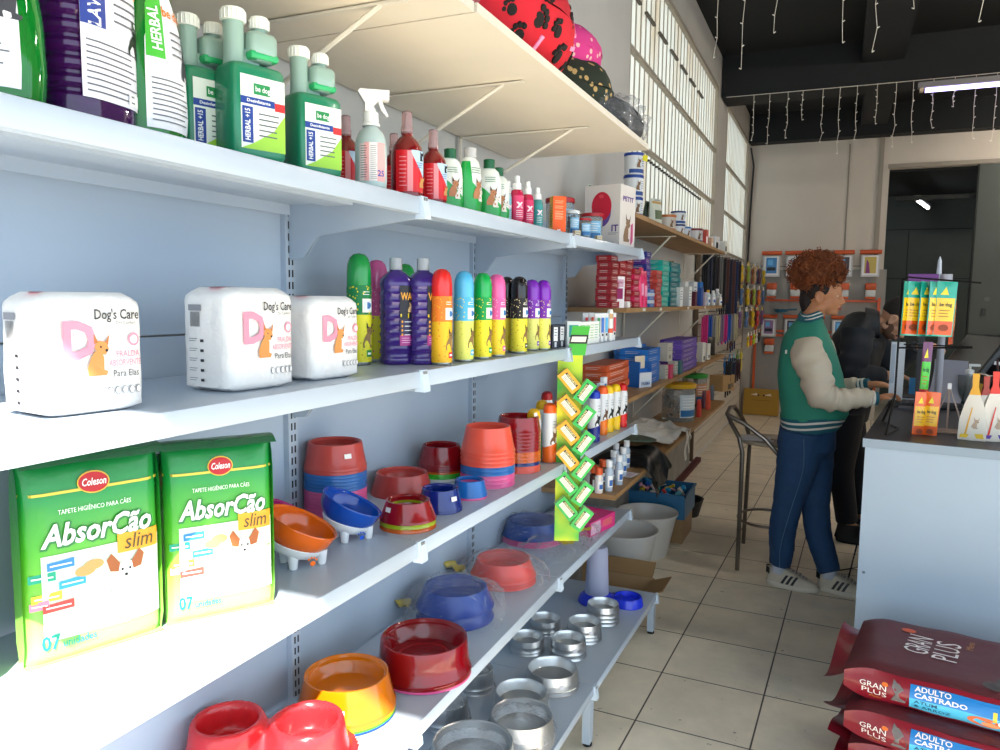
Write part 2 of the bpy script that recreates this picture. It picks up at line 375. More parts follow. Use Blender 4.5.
near = [(715, 58, .1), (742, 69, .1), (775, 33, 0), (842, 43, 0), (874, 52, 0), (913, 9, 0), (980, 22, 0)]
Yn = 5.6; dr = []
for px, py, _ in near:
    p = onY(px, py, Yn); dr.append((p.x, Yn, HC-.015, HC-.015-p.z))
icicles('near string of small icicle lights hanging from the black ceiling', [(.02, Yn, HC-.012), (1.5, Yn, HC-.012), (3, Yn, HC-.012)], [d for d in dr if d[3] > .03])
# black cable in the far left corner
tag(MB().tube([(.03, YB-.3, 3.6), (.05, YB-.06, 3.4), (.03, YB-.05, 2.8), (.02, YB-.05, 1.2)], .012, mat('#22252c', .6), 6).build('power_cable'), 'dark cable running down the far left wall corner', 'cable')

# ================================================================== white gondola shelving
MG = mat('#b3bfcd', .32, var=.02, vscale=3); MGB = mat('#aebccc', .42, var=.03, vscale=2); MSLOT = mat('#1b1f26', .7)
Y1 = 1.4544; JY = [Y1-1, Y1, Y1+1, Y1+2]
ZS = {1: [1.772, 1.773, 1.777, 1.790], 2: [1.402, 1.400, 1.395, 1.390], 3: [1.020, 1.015, 1.000, .985], 4: [.570, .572, .589, .579], 5: [.235, .232, .222, .196]}
XS = {1: .375, 2: .375, 3: .37, 4: .357, 5: .495}
def zs(k, Y):
    t = min(max((Y-JY[0]), 0), 2.999); i = int(t); return ZS[k][i]+(ZS[k][i+1]-ZS[k][i])*(t-i)
def ons(px, py, k):                           # point on the top of shelf k
    Y = 2
    for _ in range(8): p = onz(px, py, zs(k, Y)); Y = p.y
    return p
g = thing('gondola_shelving', 'white slotted metal wall shelving frame with three bays of back panels', 'shelving', (0, Y1, 0))
I = Matrix.Translation((0, -Y1, 0))
for i in range(3):
    b = MB()
    for z0, z1 in ((.12, .8), (.8, 1.48), (1.48, 1.9 if i < 3 else 1.9)):
        b.box((-.002, (JY[i]+JY[i+1])/2, (z0+z1)/2), (.012, .972, z1-z0-.004), MGB, I)
    b.build('back_panel', g, smooth=0)
for i in range(4):
    b = MB(); b.box((.004, JY[i], .98), (.03, .034, 1.86), MG, I)
    for k in range(int(1.8/.028)):
        z = .1+k*.028
        for s in (-.006, .006): b.box((.0195, JY[i]+s, z), (.0012, .004, .017), MSLOT, I)
    b.build('upright', g, smooth=0)
BN = ['nearest bay', 'middle bay', 'far bay']; SN = {1: 'top white metal shelf holding bottles', 2: 'second white metal shelf holding nappy packs and cans', 3: 'third white metal shelf holding plastic bowls', 4: 'fourth white metal shelf holding wrapped bowls', 5: 'lowest deep white metal base shelf on feet'}
for k in range(1, 6):
    for i in range(3):
        za, zb = ZS[k][i], ZS[k][i+1]; D = XS[k]; y0, y1 = JY[i]+.001, JY[i+1]-.001
        if k == 5 and i == 0: za = zb = .232
        t = thing('shelf', '%s, %s' % (SN[k], BN[i]), 'shelf', (0, y0, za), group='white gondola shelves')
        ang = math.atan2(zb-za, 1); M = Matrix.Rotation(ang, 4, 'X'); L = y1-y0
        b = MB(); lip = .036 if k < 5 else .03
        b.box((D/2+.008, L/2, -.0015), (D-.02, L, .003), MG, M); b.box((D-.002, L/2, -lip/2), (.004, L, lip), MG, M, bev=.0015)
        b.box((D-.012, L/2, -lip+.001), (.018, L, .002), MG, M); b.box((.022, L/2, -.014), (.003, L, .026), MG, M)
        for x in ((D*.5),): b.box((x, L/2, -.009), (.07, L-.08, .012), MG, M)
        b.build('shelf_tray', t)
        for yy, s in ((.003, 1), (L-.003, -1)):
            b = MB(); dz = .075 if k < 5 else .05
            b.prism([(.015, -.002), (D-.004, -.002), (D+.004, -.044), (D-.03, -.046), (.10, -dz), (.06, -dz-.05), (.015, -dz-.055)], yy-.0015, yy+.0015, MG, M)
            b.prism([(D-.006, .002), (D+.003, .002), (D+.010, -.030), (D+.012, -.046), (D-.012, -.046)], yy-.010, yy+.010, mat('#c6d4e2', .4), M)
            b.box((D+.0065, yy, -.004), (.003, .005, .006), GREYP, M)
            b.build('bracket', t)
        if k == 5:
            for yy in ((L,) if i == 0 else (L,)):
                b = MB(); h = zb if i else .232
                b.box((D-.022, yy-.001, -h/2), (.028, .04, h-.03), MG, M); b.prism([(D-.03, -.03), (D-.03, -.11), (D-.11, -.06), (.05, -.06), (.05, -.03)], yy-.004, yy+.001, MG, M)
                lg = b.build('leg', t)
                MB().lathe([(.008, 0.0), (.017, .003), (.017, .012), (.009, .02), (.006, .035)], BLACK, 14, M @ Matrix.Translation((D-.022, yy-.001, -h))).build('rubber_foot', lg)
# beige board shelf above
MBD = mat('#ddd3c2', .55, var=.05, vscale=4); ZB = 2.102
t = thing('board_shelf', 'wide beige board shelf above the bottles carrying pet beds', 'shelf', (0, .4, ZB))
for y0, y1, dx in ((-.55, .96, .54), (.965, 2.41, .545)):
    MB().box((dx/2, (y0+y1)/2, .009), (dx-.004, y1-y0, .018), MBD).build('board', t, smooth=0)
MBK = mat('#d9d2c4', .45)
def tri(parent, y, D, drop, M=None, m=MBK, z=0, w=.012):
    b = MB(); b.box((D/2, y, z-.005), (D, w, .005), m, M); b.box((.005, y, z-drop/2), (.006, w, drop), m, M)
    b.tube([(D*.88, y, z-.006), (.008, y, z-drop*.95)], w*.42, m, 6, M); return b.build('bracket', parent)
for y in (-.35, .85, 1.415, 1.96): tri(t, y, .455, .22)
# ================================================================== goods: builders
def drape(src, fn, off=.0008):                 # lay flat print (x, ., z) on a curved front y = -fn(x, z)
    src.v = [(x, -fn(x, z)-off+(y*1.0), z) for (x, y, z) in src.v]; return src
def merge(dst, src, M=None):
    for f, mi in zip(src.f, src.m): pass
    o = len(dst.v); dst.v += [tuple(M @ Vector(p)) if M is not None else p for p in src.v]
    for f, mi in zip(src.f, src.m): dst.f.append(tuple(a+o for a in f)); dst.m.append(dst.mi(src.mats[mi]))
    return dst
def gplate(mb, x0, x1, z0, z1, m, n=8, k=6, off=0):
    return mb.grid(lambda u, v: (x0+(x1-x0)*u, -off, z0+(z1-z0)*v), n, k, m)
def wrapc(mb, r, a0, a1, f0, f1, m, seg=12, off=.0007, sx=1, sy=1, rf=None):
    # label patch on a round body between two curves z=f0(u), z=f1(u)
    rr = []
    for v in [k_/14 for k_ in range(15)]:
        row = []
        for j in range(seg+1):
            u = j/seg; t = -PI/2+a0+(a1-a0)*u; z = f0(u)+(f1(u)-f0(u))*v; q = rf(z) if rf else r
            row.append(((q*sx+off)*math.cos(t), (q*sy+off)*math.sin(t), z))
        rr.append(row)
    return mb.rings(rr, m, None, False, False, False)
def ri(prof):                                   # radius of a lathe profile at height z
    def f(z):
        for (r0, z0), (r1, z1) in zip(prof, prof[1:]):
            if z0 <= z <= z1 and z1 > z0: return r0+(r1-r0)*(z-z0)/(z1-z0)
        return prof[-1][0]
    return f
def dogfig(mb, x, z, s, m, m2=None, y=0, off=.0009, flip=1):     # small sitting dog print
    P = lambda pts, mm, o: poly(mb, [(x+flip*a*s, z+b*s) for a, b in (pts if flip > 0 else pts[::-1])], mm, y, o)
    P([(-.28, 0), (.22, 0), (.26, .1), (.15, .14), (.16, .45), (.1, .6), (-.08, .62), (-.2, .45), (-.3, .2)], m, off)
    P([(.0, .55), (.2, .52), (.3, .66), (.24, .85), (.0, .88), (-.1, .72)], m, off+.0002)
    P([(-.1, .8), (.02, .84), (-.1, 1.08)], m2 or m, off+.0003); P([(.2, .84), (.28, .76), (.34, 1.06)], m2 or m, off+.0003)
    P([(.2, .6), (.27, .6), (.27, .66), (.2, .66)], BLACK, off+.0004); P([(.06, .7), (.1, .7), (.1, .75), (.06, .75)], BLACK, off+.0004)
CLR = mat('#e9f1f0', .12, trans=.75, ior=1.2); TXTG = mat('#5d6068', .5); TXTD = mat('#2c2c33', .5)
def lines(mb, x0, x1, z0, z1, n, m=TXTG, r=None, y=0, h=None, ragged=.25, sx=1, sy=1, off=.0011):   # fine print as thin lines
    random.seed(int(x0*9999)+n)
    for i in range(n):
        z = z1-(z1-z0)*(i+.5)/n; hh = h or (z1-z0)/n*.24; xe = x1-(x1-x0)*ragged*random.random()
        if r:
            mb.wrap(r, x0/r, xe/r, z-hh/2, z+hh/2, m, 5, off, None, sx, sy)
        else: mb.grid(lambda u, v: (x0+(xe-x0)*u, y-off, z-hh/2+hh*v), 5, 1, m)
def yaw(a): return R(90-a)                      # front towards the aisle, turned a degrees towards the camera
G1 = 'bottles on the top white shelf'

# ---- big bottles at the near end of the top shelf
def big_ribbed(p, rz, col, lab, word, lcol, label):
    t = thing('disinfectant_bottle', label, 'bottle', p, rz, G1); t.scale = (1.1, 1.1, .98); r = .058; prof = [(.05, 0), (.057, .006), (.058, .02)]
    for i in range(9):
        z = .03+i*.022; prof += [(.058, z), (.0535, z+.006), (.0535, z+.010), (.058, z+.016)]
    prof += [(.058, .24), (.05, .265), (.03, .285), (.017, .295), (.017, .31)]
    MB().lathe(prof, mat(col, .08, trans=.45, coat=.5, ior=1.35), 36, pw=3.2).build('bottle_body', t)
    MB().lathe([(.02, .305), (.02, .335), (.017, .338)], WHITE, 20).build('cap', t)
    l = MB(); rf = .0585
    gplate(l, -.042, .046, .03, .232, mat('#e8e6ee', .4)); b2 = MB(); gplate(b2, -.042, -.012, .12, .232, mat(lcol, .4), off=.0003); merge(l, b2)
    text(l, word, .016, WHITE, -.026, .165, .0004, rot=PI/2, width=.09, bold=.03); text(l, 'be dog', .014, mat('#e07a20', .4), .018, .187, .0004, bold=.03)
    lines(l, .0, .044, .13, .172, 4); lines(l, -.038, .044, .035, .105, 9); dogfig(l, .036, .1, .045, BLACK)
    plate(l, .02, .04, .034, .05, WHITE, 0, .0015)
    drape(l, lambda x, z: .0590*(1-abs(x/.0585)**3.2)**(1/3.2) if abs(x) < .058 else .02, .0006); l.build('bottle_label', t)
    return t
def big_curvy(p, rz, label, h=.34):
    t = thing('disinfectant_bottle', label, 'bottle', p, rz, G1)
    prof = [(.045, 0), (.055, .008), (.058, .04), (.056, .1), (.048, .16), (.038, .205), (.033, .225), (.036, .25), (.042, .275), (.036, .3), (.018, .315), (.016, .33)]
    MB().lathe(prof, mat('#0c8a2c', .08, trans=.45, coat=.5, ior=1.35), 36, sy=.8).lathe([(.019, .322), (.019, .352), (.015, .355)], WHITE, 16).build('bottle_body', t)
    rf = ri(prof); l = MB(); mw = mat('#e8e8ee', .4)
    wrapc(l, 0, -.75, .85, lambda u: .015, lambda u: .06+.15*math.sin(PI*(.12+.76*u))**.7, mw, sy=.8, rf=rf)
    wrapc(l, 0, -.72, -.2, lambda u: .11, lambda u: .10+.10*math.sin(PI*(.3+.3*u)), mat('#49b53a', .4), sy=.8, rf=rf, off=.0012)
    q = MB(); text(q, 'HERBAL', .014, WHITE, -.022, .15, rot=PI/2, width=.06, bold=.03); text(q, 'be dog', .014, mat('#e07a20', .4), .012, .175, bold=.03, width=.045)
    lines(q, .0, .034, .115, .155, 4); lines(q, -.034, .036, .022, .085, 9); dogfig(q, .034, .09, .05, mat('#3a3a40', .5))
    drape(q, lambda x, z: rf(z)*.8*math.sqrt(max(.05, 1-(x/rf(z))**2)), .002); merge(l, q); l.build('bottle_label', t); return t
def P1(px, X): return (X, yfor(px, X, 1.9), 0)
def at1(px, X, k=1):
    y = yfor(px, X, zs(k, 1.5)+.1); return Vector((X, y, zs(k, y)+.0015))
big_curvy(at1(-12, .29), yaw(55), 'green disinfectant bottle cut by the left picture edge, dog on its label')
big_curvy(at1(22, .13), yaw(50), 'green disinfectant bottle half hidden behind the purple ribbed one').location.y -= .03
big_ribbed(at1(73, .27), yaw(-8), '#4a1560', None, 'LAVANDA', '#2b3f8f', 'purple ribbed disinfectant bottle with blue and white label')
big_curvy(at1(147, .285), yaw(-5), 'green waisted disinfectant bottle standing right of the purple one')

# ---- dosing jugs
def jug(p, rz, label, w=.092, d=.062, s=1):
    t = thing('dosing_jug', label, 'bottle', p, rz, G1); t.scale = (s, s, s*.9); H = .165
    mg = mat('#1f8a64', .3, trans=.12, coat=.25, sub=.0); mc = mat('#a9c9bb', .3, trans=.25, coat=.2)
    b = MB().box((0, 0, H/2), (w, d, H), mg, bev=.012); b.build('bottle_body', t, smooth=50)
    b = MB().lathe([(.017, H-.006), (.0155, H+.01), (.0155, H+.07)], mc, 20, c=(-w/2+.02, 0, 0))
    b.box((w*.17, 0, H+.034), (w*.52, d*.72, .052), mc, bev=.01).box((w*-.1, 0, H+.012), (w*.5, .012, .03), mc)
    b.lathe([(.011, H+.056), (.011, H+.07)], mc, 14, c=(w*.2, 0, 0)); b.build('dosing_chamber', t, smooth=50)
    MB().box((w*.17, 0, H+.018), (w*.54, d*.73, .016), mat('#2fae6a', .3), bev=.006).build('measured_liquid', t)
    for x, z, r in ((-w/2+.02, H+.068, .0185), (w*.2, H+.066, .0145)):
        b = MB().lathe([(r, z), (r, z+.018), (r*.9, z+.021)], mat('#eceee6', .5), 24, c=(x, 0, 0))
        for a in range(18): b.box((x+r*math.cos(a*PI/9), r*math.sin(a*PI/9), z+.009), (.0018, .0018, .015), mat('#eceee6', .5))
        b.build('cap', t)
    l = MB(); y = -d/2; a, c = -w/2+.012, w/2-.004
    plate(l, a, c, .02, .142, mat('#e9efe2', .4), y); poly(l, [(c, .02), (c, .085), (c-.02, .055), (a+.02, .03), (a, .02)], mat('#9ccf3f', .4), y, .0009)
    plate(l, a, c-.018, .094, .106, mat('#1d3f94', .4), y, .0009); plate(l, c-.018, c, .09, .104, mat('#c62a2a', .4), y, .001)
    plate(l, a+.002, a+.02, .03, .09, mat('#1d3f94', .4), y, .0012); text(l, 'HERBAL +15', .009, WHITE, a+.011, .06, y, rot=PI/2, width=.052, bold=.03, off=.0016)
    plate(l, a+.022, a+.05, .112, .13, mat('#1f8a4a', .4), y, .0012); text(l, 'be dog', .0095, WHITE, a+.037, .121, y, width=.025, bold=.02, off=.0016)
    text(l, 'Desinfetante', .0055, WHITE, a+.03, .1, y, width=.04, bold=.03, off=.0014); lines(l, a+.03, c-.006, .04, .085, 5, y=y, off=.0014)
    l.build('bottle_label', t, smooth=0); return t
for px, X, a, s, lb in ((204, .235, 18, 1.0, 'green dosing jug standing behind and left of the tallest one'), (250, .305, 18, 1.04, 'tallest green dosing jug, middle of the three'), (312, .300, 20, 1.0, 'green dosing jug right of the tallest, beside the white sprayer')):
    jug(at1(px, X), yaw(a), lb, s=s*1.0)

# ---- white trigger sprayer
def sprayer(p, rz, label):
    t = thing('trigger_spray_bottle', label, 'spray bottle', p, rz, G1)
    prof = [(.026, 0), (.031, .005), (.032, .02), (.032, .085), (.03, .1), (.024, .114), (.014, .124), (.012, .13)]
    MB().lathe(prof, mat('#c3d6d3', .3, trans=.15), 28).build('bottle_body', t)
    mw = mat('#ecebe8', .45)
    MB().lathe([(.0155, .126), (.0155, .152), (.0125, .154)], mw, 22).lathe([(.017, .126), (.0185, .129), (.017, .132)], mw, 22).build('collar', t)
    b = MB(); b.prism([(-.022, .186), (-.026, .192), (-.022, .197), (.036, .197), (.036, .178), (.016, .178), (.004, .165), (.01, .154), (-.012, .154), (-.012, .17)], -.0105, .0105, mw); b.build('spray_head', t, smooth=0)
    MB().prism([(.014, .178), (.022, .178), (.026, .165), (.035, .148), (.031, .147), (.02, .16)], -.005, .005, mw).build('trigger', t, smooth=0)
    l = MB(); l.wrap(.032, -.5, .9, .015, .09, mat('#e9a9a6', .5), 10, .0005); l.wrap(.032, -.2, .3, .015, .09, mat('#e8e0dd', .5), 6, .0008); l.wrap(.032, -.85, -.5, .015, .088, mat('#e8d9d6', .5), 5, .0005)
    lines(l, -.024, -.01, .02, .085, 14, TXTD, r=.032); lines(l, -.004, .009, .018, .085, 18, TXTG, r=.032); text(l, '25', .012, mat('#2b4fa8', .5), .018, .03, r=.032, bold=.03)
    l.build('bottle_label', t); return t
sprayer(at1(371, .322), yaw(52), 'white trigger spray bottle between the green jugs and the red bottles')
for o in bpy.data.objects:
    if o.name.startswith('trigger_spray_bottle'): o.scale = (1.0, 1.0, 1.0)
# ---- red lotion bottles with clear caps
def redbottle(p, rz, label, s=1, grp=None):
    t = thing('lotion_bottle', label, 'bottle', p, rz, grp or 'red lotion bottles with clear caps'); t.scale = (s, s, s)
    prof = [(.028, 0), (.032, .004), (.033, .02), (.033, .09), (.03, .106), (.02, .12), (.012, .128), (.011, .136)]
    MB().lathe(prof, mat('#8e0714', .08, trans=.3, coat=.4), 28).build('bottle_body', t)
    MB().lathe([(.0125, .132), (.0125, .146), (.011, .146), (.0105, .176), (.008, .178)], mat('#f0c9cb', .1, trans=.75, ior=1.2), 18).build('cap', t)
    l = MB(); wrapc(l, .033, -1.1, 1.1, lambda u: .012, lambda u: .095, mat('#d3141f', .35)); wrapc(l, .033, -.1, 1.0, lambda u: .092-.055*u**.8 if u < .9 else .045, lambda u: .0955, mat('#b9d3e6', .4), off=.0011)
    wrapc(l, .033, -.35, .0, lambda u: .013, lambda u: .094, mat('#ea8d92', .35), off=.0009)
    lines(l, -.028, -.012, .02, .085, 8, mat('#e88890', .5), r=.033); dogfig(l, .019, .075, .018, BLACK, y=-.0285); lines(l, .008, .026, .06, .073, 3, mat('#3d62a8', .5), r=.033, off=.0016); dogfig(l, .02, .022, .02, mat('#c98f4f', .5), y=-.0285)
    l.build('bottle_label', t); return t
redbottle(at1(407, .318), yaw(38), 'red lotion bottle with clear cap beside the white sprayer', 1.06)
redbottle(at1(433, .315), yaw(38), 'red lotion bottle with clear cap, the one nearer the green shampoos', .98)
redbottle(at1(346, .22), yaw(38), 'red lotion bottle peeping out behind the last green jug', .95)
redbottle(at1(394, .22), yaw(38), 'red lotion bottle almost hidden behind the white sprayer', .95)
# ---- green and white shampoos
def shampoo(p, rz, label, cap='#0f5b36', s=1, back=False):
    t = thing('shampoo_bottle', label, 'bottle', p, rz, 'green and white shampoo bottles'); t.scale = (s, s, s); sy = .62
    prof = [(.026, 0), (.031, .004), (.033, .03), (.033, .08), (.031, .105), (.025, .122), (.016, .13), (.0135, .134)]
    MB().lathe(prof, mat('#e6ebe4', .3, coat=.3), 28, sy=sy).build('bottle_body', t)
    cm = mat(cap, .35) if cap != 'clear' else mat('#e5e3e2', .2, trans=.4)
    MB().lathe([(.015, .13), (.015, .152), (.0125, .1535)], cm, 20).build('cap', t)
    rf = ri(prof); l = MB(); mg = mat('#0fa244', .3, coat=.3)
    wrapc(l, 0, 0, 2*PI, lambda u: .002, lambda u: .035+.05*(.5+.5*math.cos(2*PI*u-(-1.2)))**1.5, mg, 28, sy=sy, rf=rf, off=.0006)
    if back: wrapc(l, 0, -1.5, -.2, lambda u: .002, lambda u: .12 if u < .75 else .12-.3*(u-.75), mg, 16, sy=sy, rf=rf, off=.0009)
    q = MB(); dogfig(q, .004, .035, .045, mat('#b5784f', .5), mat('#5e3a28', .5)); dogfig(q, .016, .03, .03, mat('#e9e0d6', .5), mat('#7a4a30', .5)); lines(q, -.014, .018, .092, .108, 3, mat('#2e6b48', .5))
    drape(q, lambda x, z: rf(z)*sy*math.sqrt(max(.05, 1-(x/rf(z))**2)), .0016); merge(l, q); l.build('bottle_label', t); return t
shampoo(at1(450, .295), yaw(45), 'white and green shampoo bottle directly right of the red bottles', s=1.0)
shampoo(at1(470, .312), yaw(20), 'green backed shampoo bottle with a clear cap', cap='clear', s=1.1, back=True)
shampoo(at1(489, .302), yaw(55), 'white and green shampoo bottle right of the clear capped one', s=1.06)
shampoo(at1(498, .285), yaw(55), 'last white and green shampoo bottle before the small pump sprays', s=1.02)
shampoo(at1(441, .2), yaw(50), 'shampoo bottle in the back row behind the second red bottle', s=1.02)
shampoo(at1(462, .2), yaw(50), 'shampoo bottle in the back row behind the clear capped one', s=1.02)
# ---- small pump sprays
def pump(p, rz, label, col, col2, s=1):
    t = thing('perfume_spray', label, 'spray bottle', p, rz, 'small pump sprays'); t.scale = (s, s, s)
    MB().lathe([(.014, 0), (.017, .003), (.0175, .01), (.0175, .075), (.015, .085), (.009, .09)], mat(col, .2, trans=.15, coat=.3), 20).build('bottle_body', t)
    MB().lathe([(.0115, .088), (.0115, .104), (.0075, .107), (.0075, .122), (.006, .124)], mat('#eef0f0', .4), 16).build('pump_cap', t)
    l = MB().wrap(.0175, -1, 1, .012, .072, mat(col2, .4), 8); text(l, 'x', .022, mat('#f3dbe3', .4), 0, .05, r=.0175, bold=.05); lines(l, -.01, .012, .016, .036, 4, mat('#e8e8e8', .4), r=.0175); l.build('bottle_label', t)
pump(at1(508, .30), yaw(40), 'small pale blue pump spray beside the last shampoo', '#b9dbe2', '#7fc2cf')
pump(at1(517, .325), yaw(40), 'small pink pump spray on the left of the pair', '#c9184a', '#d5386a', 1.12)
pump(at1(527.5, .325), yaw(40), 'small pink pump spray on the right of the pair', '#c9184a', '#d02a60', 1.08)
pump(at1(537.5, .325), yaw(40), 'small teal pump spray left of the orange box', '#4e9b98', '#2d8f8f', 1.02)
# ---- treat jars, orange box, fountain box
def jar(p, rz, label, r=.045, h=.11, lid='#a31420', lab='#7fb2d4', grp='treat jars with red lids', fill='#b59a7d', s=1, name='treat_jar'):
    t = thing(name, label, 'jar', p, rz, grp)
    MB().lathe([(r*.9, 0), (r, .004), (r, h*.84), (r*.88, h*.9)], mat('#dfe6e8', .08, trans=.8, ior=1.15), 24).build('jar_body', t)
    random.seed(int(r*1e4)); b = MB()
    for i in range(26):
        a = random.random()*6.28; q = r*.62*random.random()**.5; z = .012+h*.62*random.random()
        b.box((0, 0, 0), (.02, .012, .008), mat(fill, .8), Matrix.Translation((q*math.cos(a), q*math.sin(a), z)) @ Euler((a, a*2, a*3)).to_matrix().to_4x4())
    o = b.build('jar_contents', t, smooth=0); o['kind'] = 'stuff'
    MB().lathe([(r*1.04, h*.88), (r*1.06, h*.9), (r*1.06, h*.985), (r*.98, h)], mat(lid, .35), 26).build('lid', t)
    l = MB().wrap(r, -.75, .75, h*.12, h*.72, mat(lab, .4), 10); l.wrap(r, -.7, .7, h*.15, h*.32, mat('#2d6fa8', .4), 10, .0008); lines(l, -.6*r, .6*r, h*.36, h*.66, 4, WHITE, r=r); l.build('jar_label', t); return t
jar(at1(560, .235), yaw(40), 'large clear jar with red lid behind the orange box', .052, .15)
jar(at1(592, .285), yaw(60), 'clear treat jar with red lid in front of the printed box', .042, .115)
jar(at1(584, .335), yaw(45), 'smallest treat jar with red lid at the shelf edge', .026, .072)
def carton(name, label, p, rz, w, d, h, col, deco=None, grp=None, cat='box', side=None, rot=None, top=None):
    t = thing(name, label, cat, p, rz, grp, rot=rot)
    b = MB().box((0, 0, h/2), (w, d, h), mat(col, .45)); 
    b.box((0, 0, h+.0002), (w*.985, d*.1, .0006), mat(col, .6)); b.build('carton', t, smooth=0)
    if deco:
        l = MB(); deco(l, w, h, -d/2)
        if side: q = MB(); side(q, d, h, -w/2); merge(l, q, SIDE.inverted()); 
        l.build('box_print', t, smooth=0)
    return t
def d_orange(l, w, h, y):
    for i, zz in enumerate((.84, .7, .56, .48, .4)): lines(l, -w*.36, w*.36, h*zz-.006, h*zz+.006, 2, mat('#ffc9a0', .5), y=y)
    text(l, 'ML', .008, WHITE, 0, h*.06, y, bold=.04)
carton('medicine_box', 'upright orange box standing at the shelf edge', at1(558, .335), yaw(52), .045, .035, .118, '#f2590c', d_orange, side=lambda l, w, h, y: (plate(l, -w/2, w/2, 0, h, mat('#e9b93a', .5), y), lines(l, -w*.4, w*.4, h*.2, h*.8, 8, y=y)))
jar(at1(573, .315), yaw(50), 'narrow treat jar with blue label right of the orange box', .024, .095, lid='#d9dde0')
def d_fountain(l, w, h, y):
    disc(l, -w*.02, h*.58, w*.27, h*.25, mat('#6a4d9a', .4), y, .0007, 28); disc(l, -w*.02, h*.66, w*.28, h*.23, mat('#cf1838', .3), y, .001, 28); disc(l, -w*.03, h*.82, w*.07, h*.03, mat('#e34a5a', .3), y, .0013)
    text(l, 'IT', .03, mat('#5a2d8a', .4), w*.36, h*.3, y, bold=.03); lines(l, w*.18, w*.47, h*.2, h*.24, 2, y=y); dogfig(l, w*.3, .004, .02, mat('#6a4d9a', .4), y=y)
def s_fountain(l, w, h, y):
    text(l, 'PETIT', .022, mat('#5a2d8a', .4), 0, h*.78, y, width=w*.7, bold=.04); dogfig(l, -w*.05, h*.1, h*.42, mat('#8a6a4f', .5), mat('#5a4030', .5), y=y, flip=1); poly(l, [(w*.2, h*.05), (w*.36, h*.12), (w*.34, h*.42), (w*.2, h*.38)], mat('#c2457f', .4), y, .002)
p = at1(616, .262); fb = carton('fountain_box', 'large white box with a red ball printed on it at the far shelf end', (p.x-.03, p.y, p.z), R(-10), .175, .16, .275, '#e4dcd6', d_fountain, side=lambda l, w, h, y: None)
q = MB(); s_fountain(q, .16, .275, -.175/2); l2 = MB(); merge(l2, q, SIDE); l2.build('side_print', fb, smooth=0)
def pouch(name, label, p, rz, w, d, h, col, deco=None, grp=None, cat='pouch', top=None, lean=0, mat2=None, n=10):
    t = thing(name, label, cat, p, rot=(lean, 0, rz), group=grp)
    fn = lambda x, z: (d/2)*max(0, (1-min(1, abs(x)/(w/2))**2.5))**.6*max(0, 1-(min(1, max(0, z)/h))**3)**.8+.0008
    b = MB(); mm = mat(col, .32, bump=.3, bscale=25, coat=.2)
    for s in (-1, 1): b.grid(lambda u, v, s=s: ((u-.5)*w, s*fn((u-.5)*w, v*h), v*h), n, n, mm)
    b.box((0, 0, 0.001), (w*.9, d*.75, .002), mm); b.build('pouch_body', t, smooth=60)
    if deco: l = MB(); deco(l, w, h); drape(l, fn, .0006); l.build('pouch_print', t, smooth=0)
    if top: b = MB().box((0, 0, h-.008), (w*1.0, .003, .018), mat(top, .3)); b.build('pouch_seal', t, smooth=0)
    return t
for px, X, h, col, lb in ((590, .12, .30, '#1c7a34', 'green foil pouch sticking up behind the printed box, left one'), (609, .15, .30, '#2f5b46', 'dark green patterned pouch sticking up behind the printed box'), (619, .17, .295, '#1f6d3a', 'narrow green pouch behind the printed box, right one')):
    p = at1(px, X); pouch('foil_pouch', lb, p, R(80), .06 if px < 620 else .03, .03, h, '#dfe5dd', lambda l, w, h: (gplate(l, -w*.48, w*.48, h*.8, h*.985, mat(col, .3)),), 'foil pouches behind the printed box')
for i, (px, X) in enumerate(((577, .345), (599, .345))):
    carton('small_carton', ['low cream carton under the jars beside the orange box', 'low cream carton before the printed box'][i], at1(px, X), yaw(45), .022, .02, .02, '#d9cba8', lambda l, w, h, y: lines(l, -w*.4, w*.4, .002, h*.9, 2, y=y))

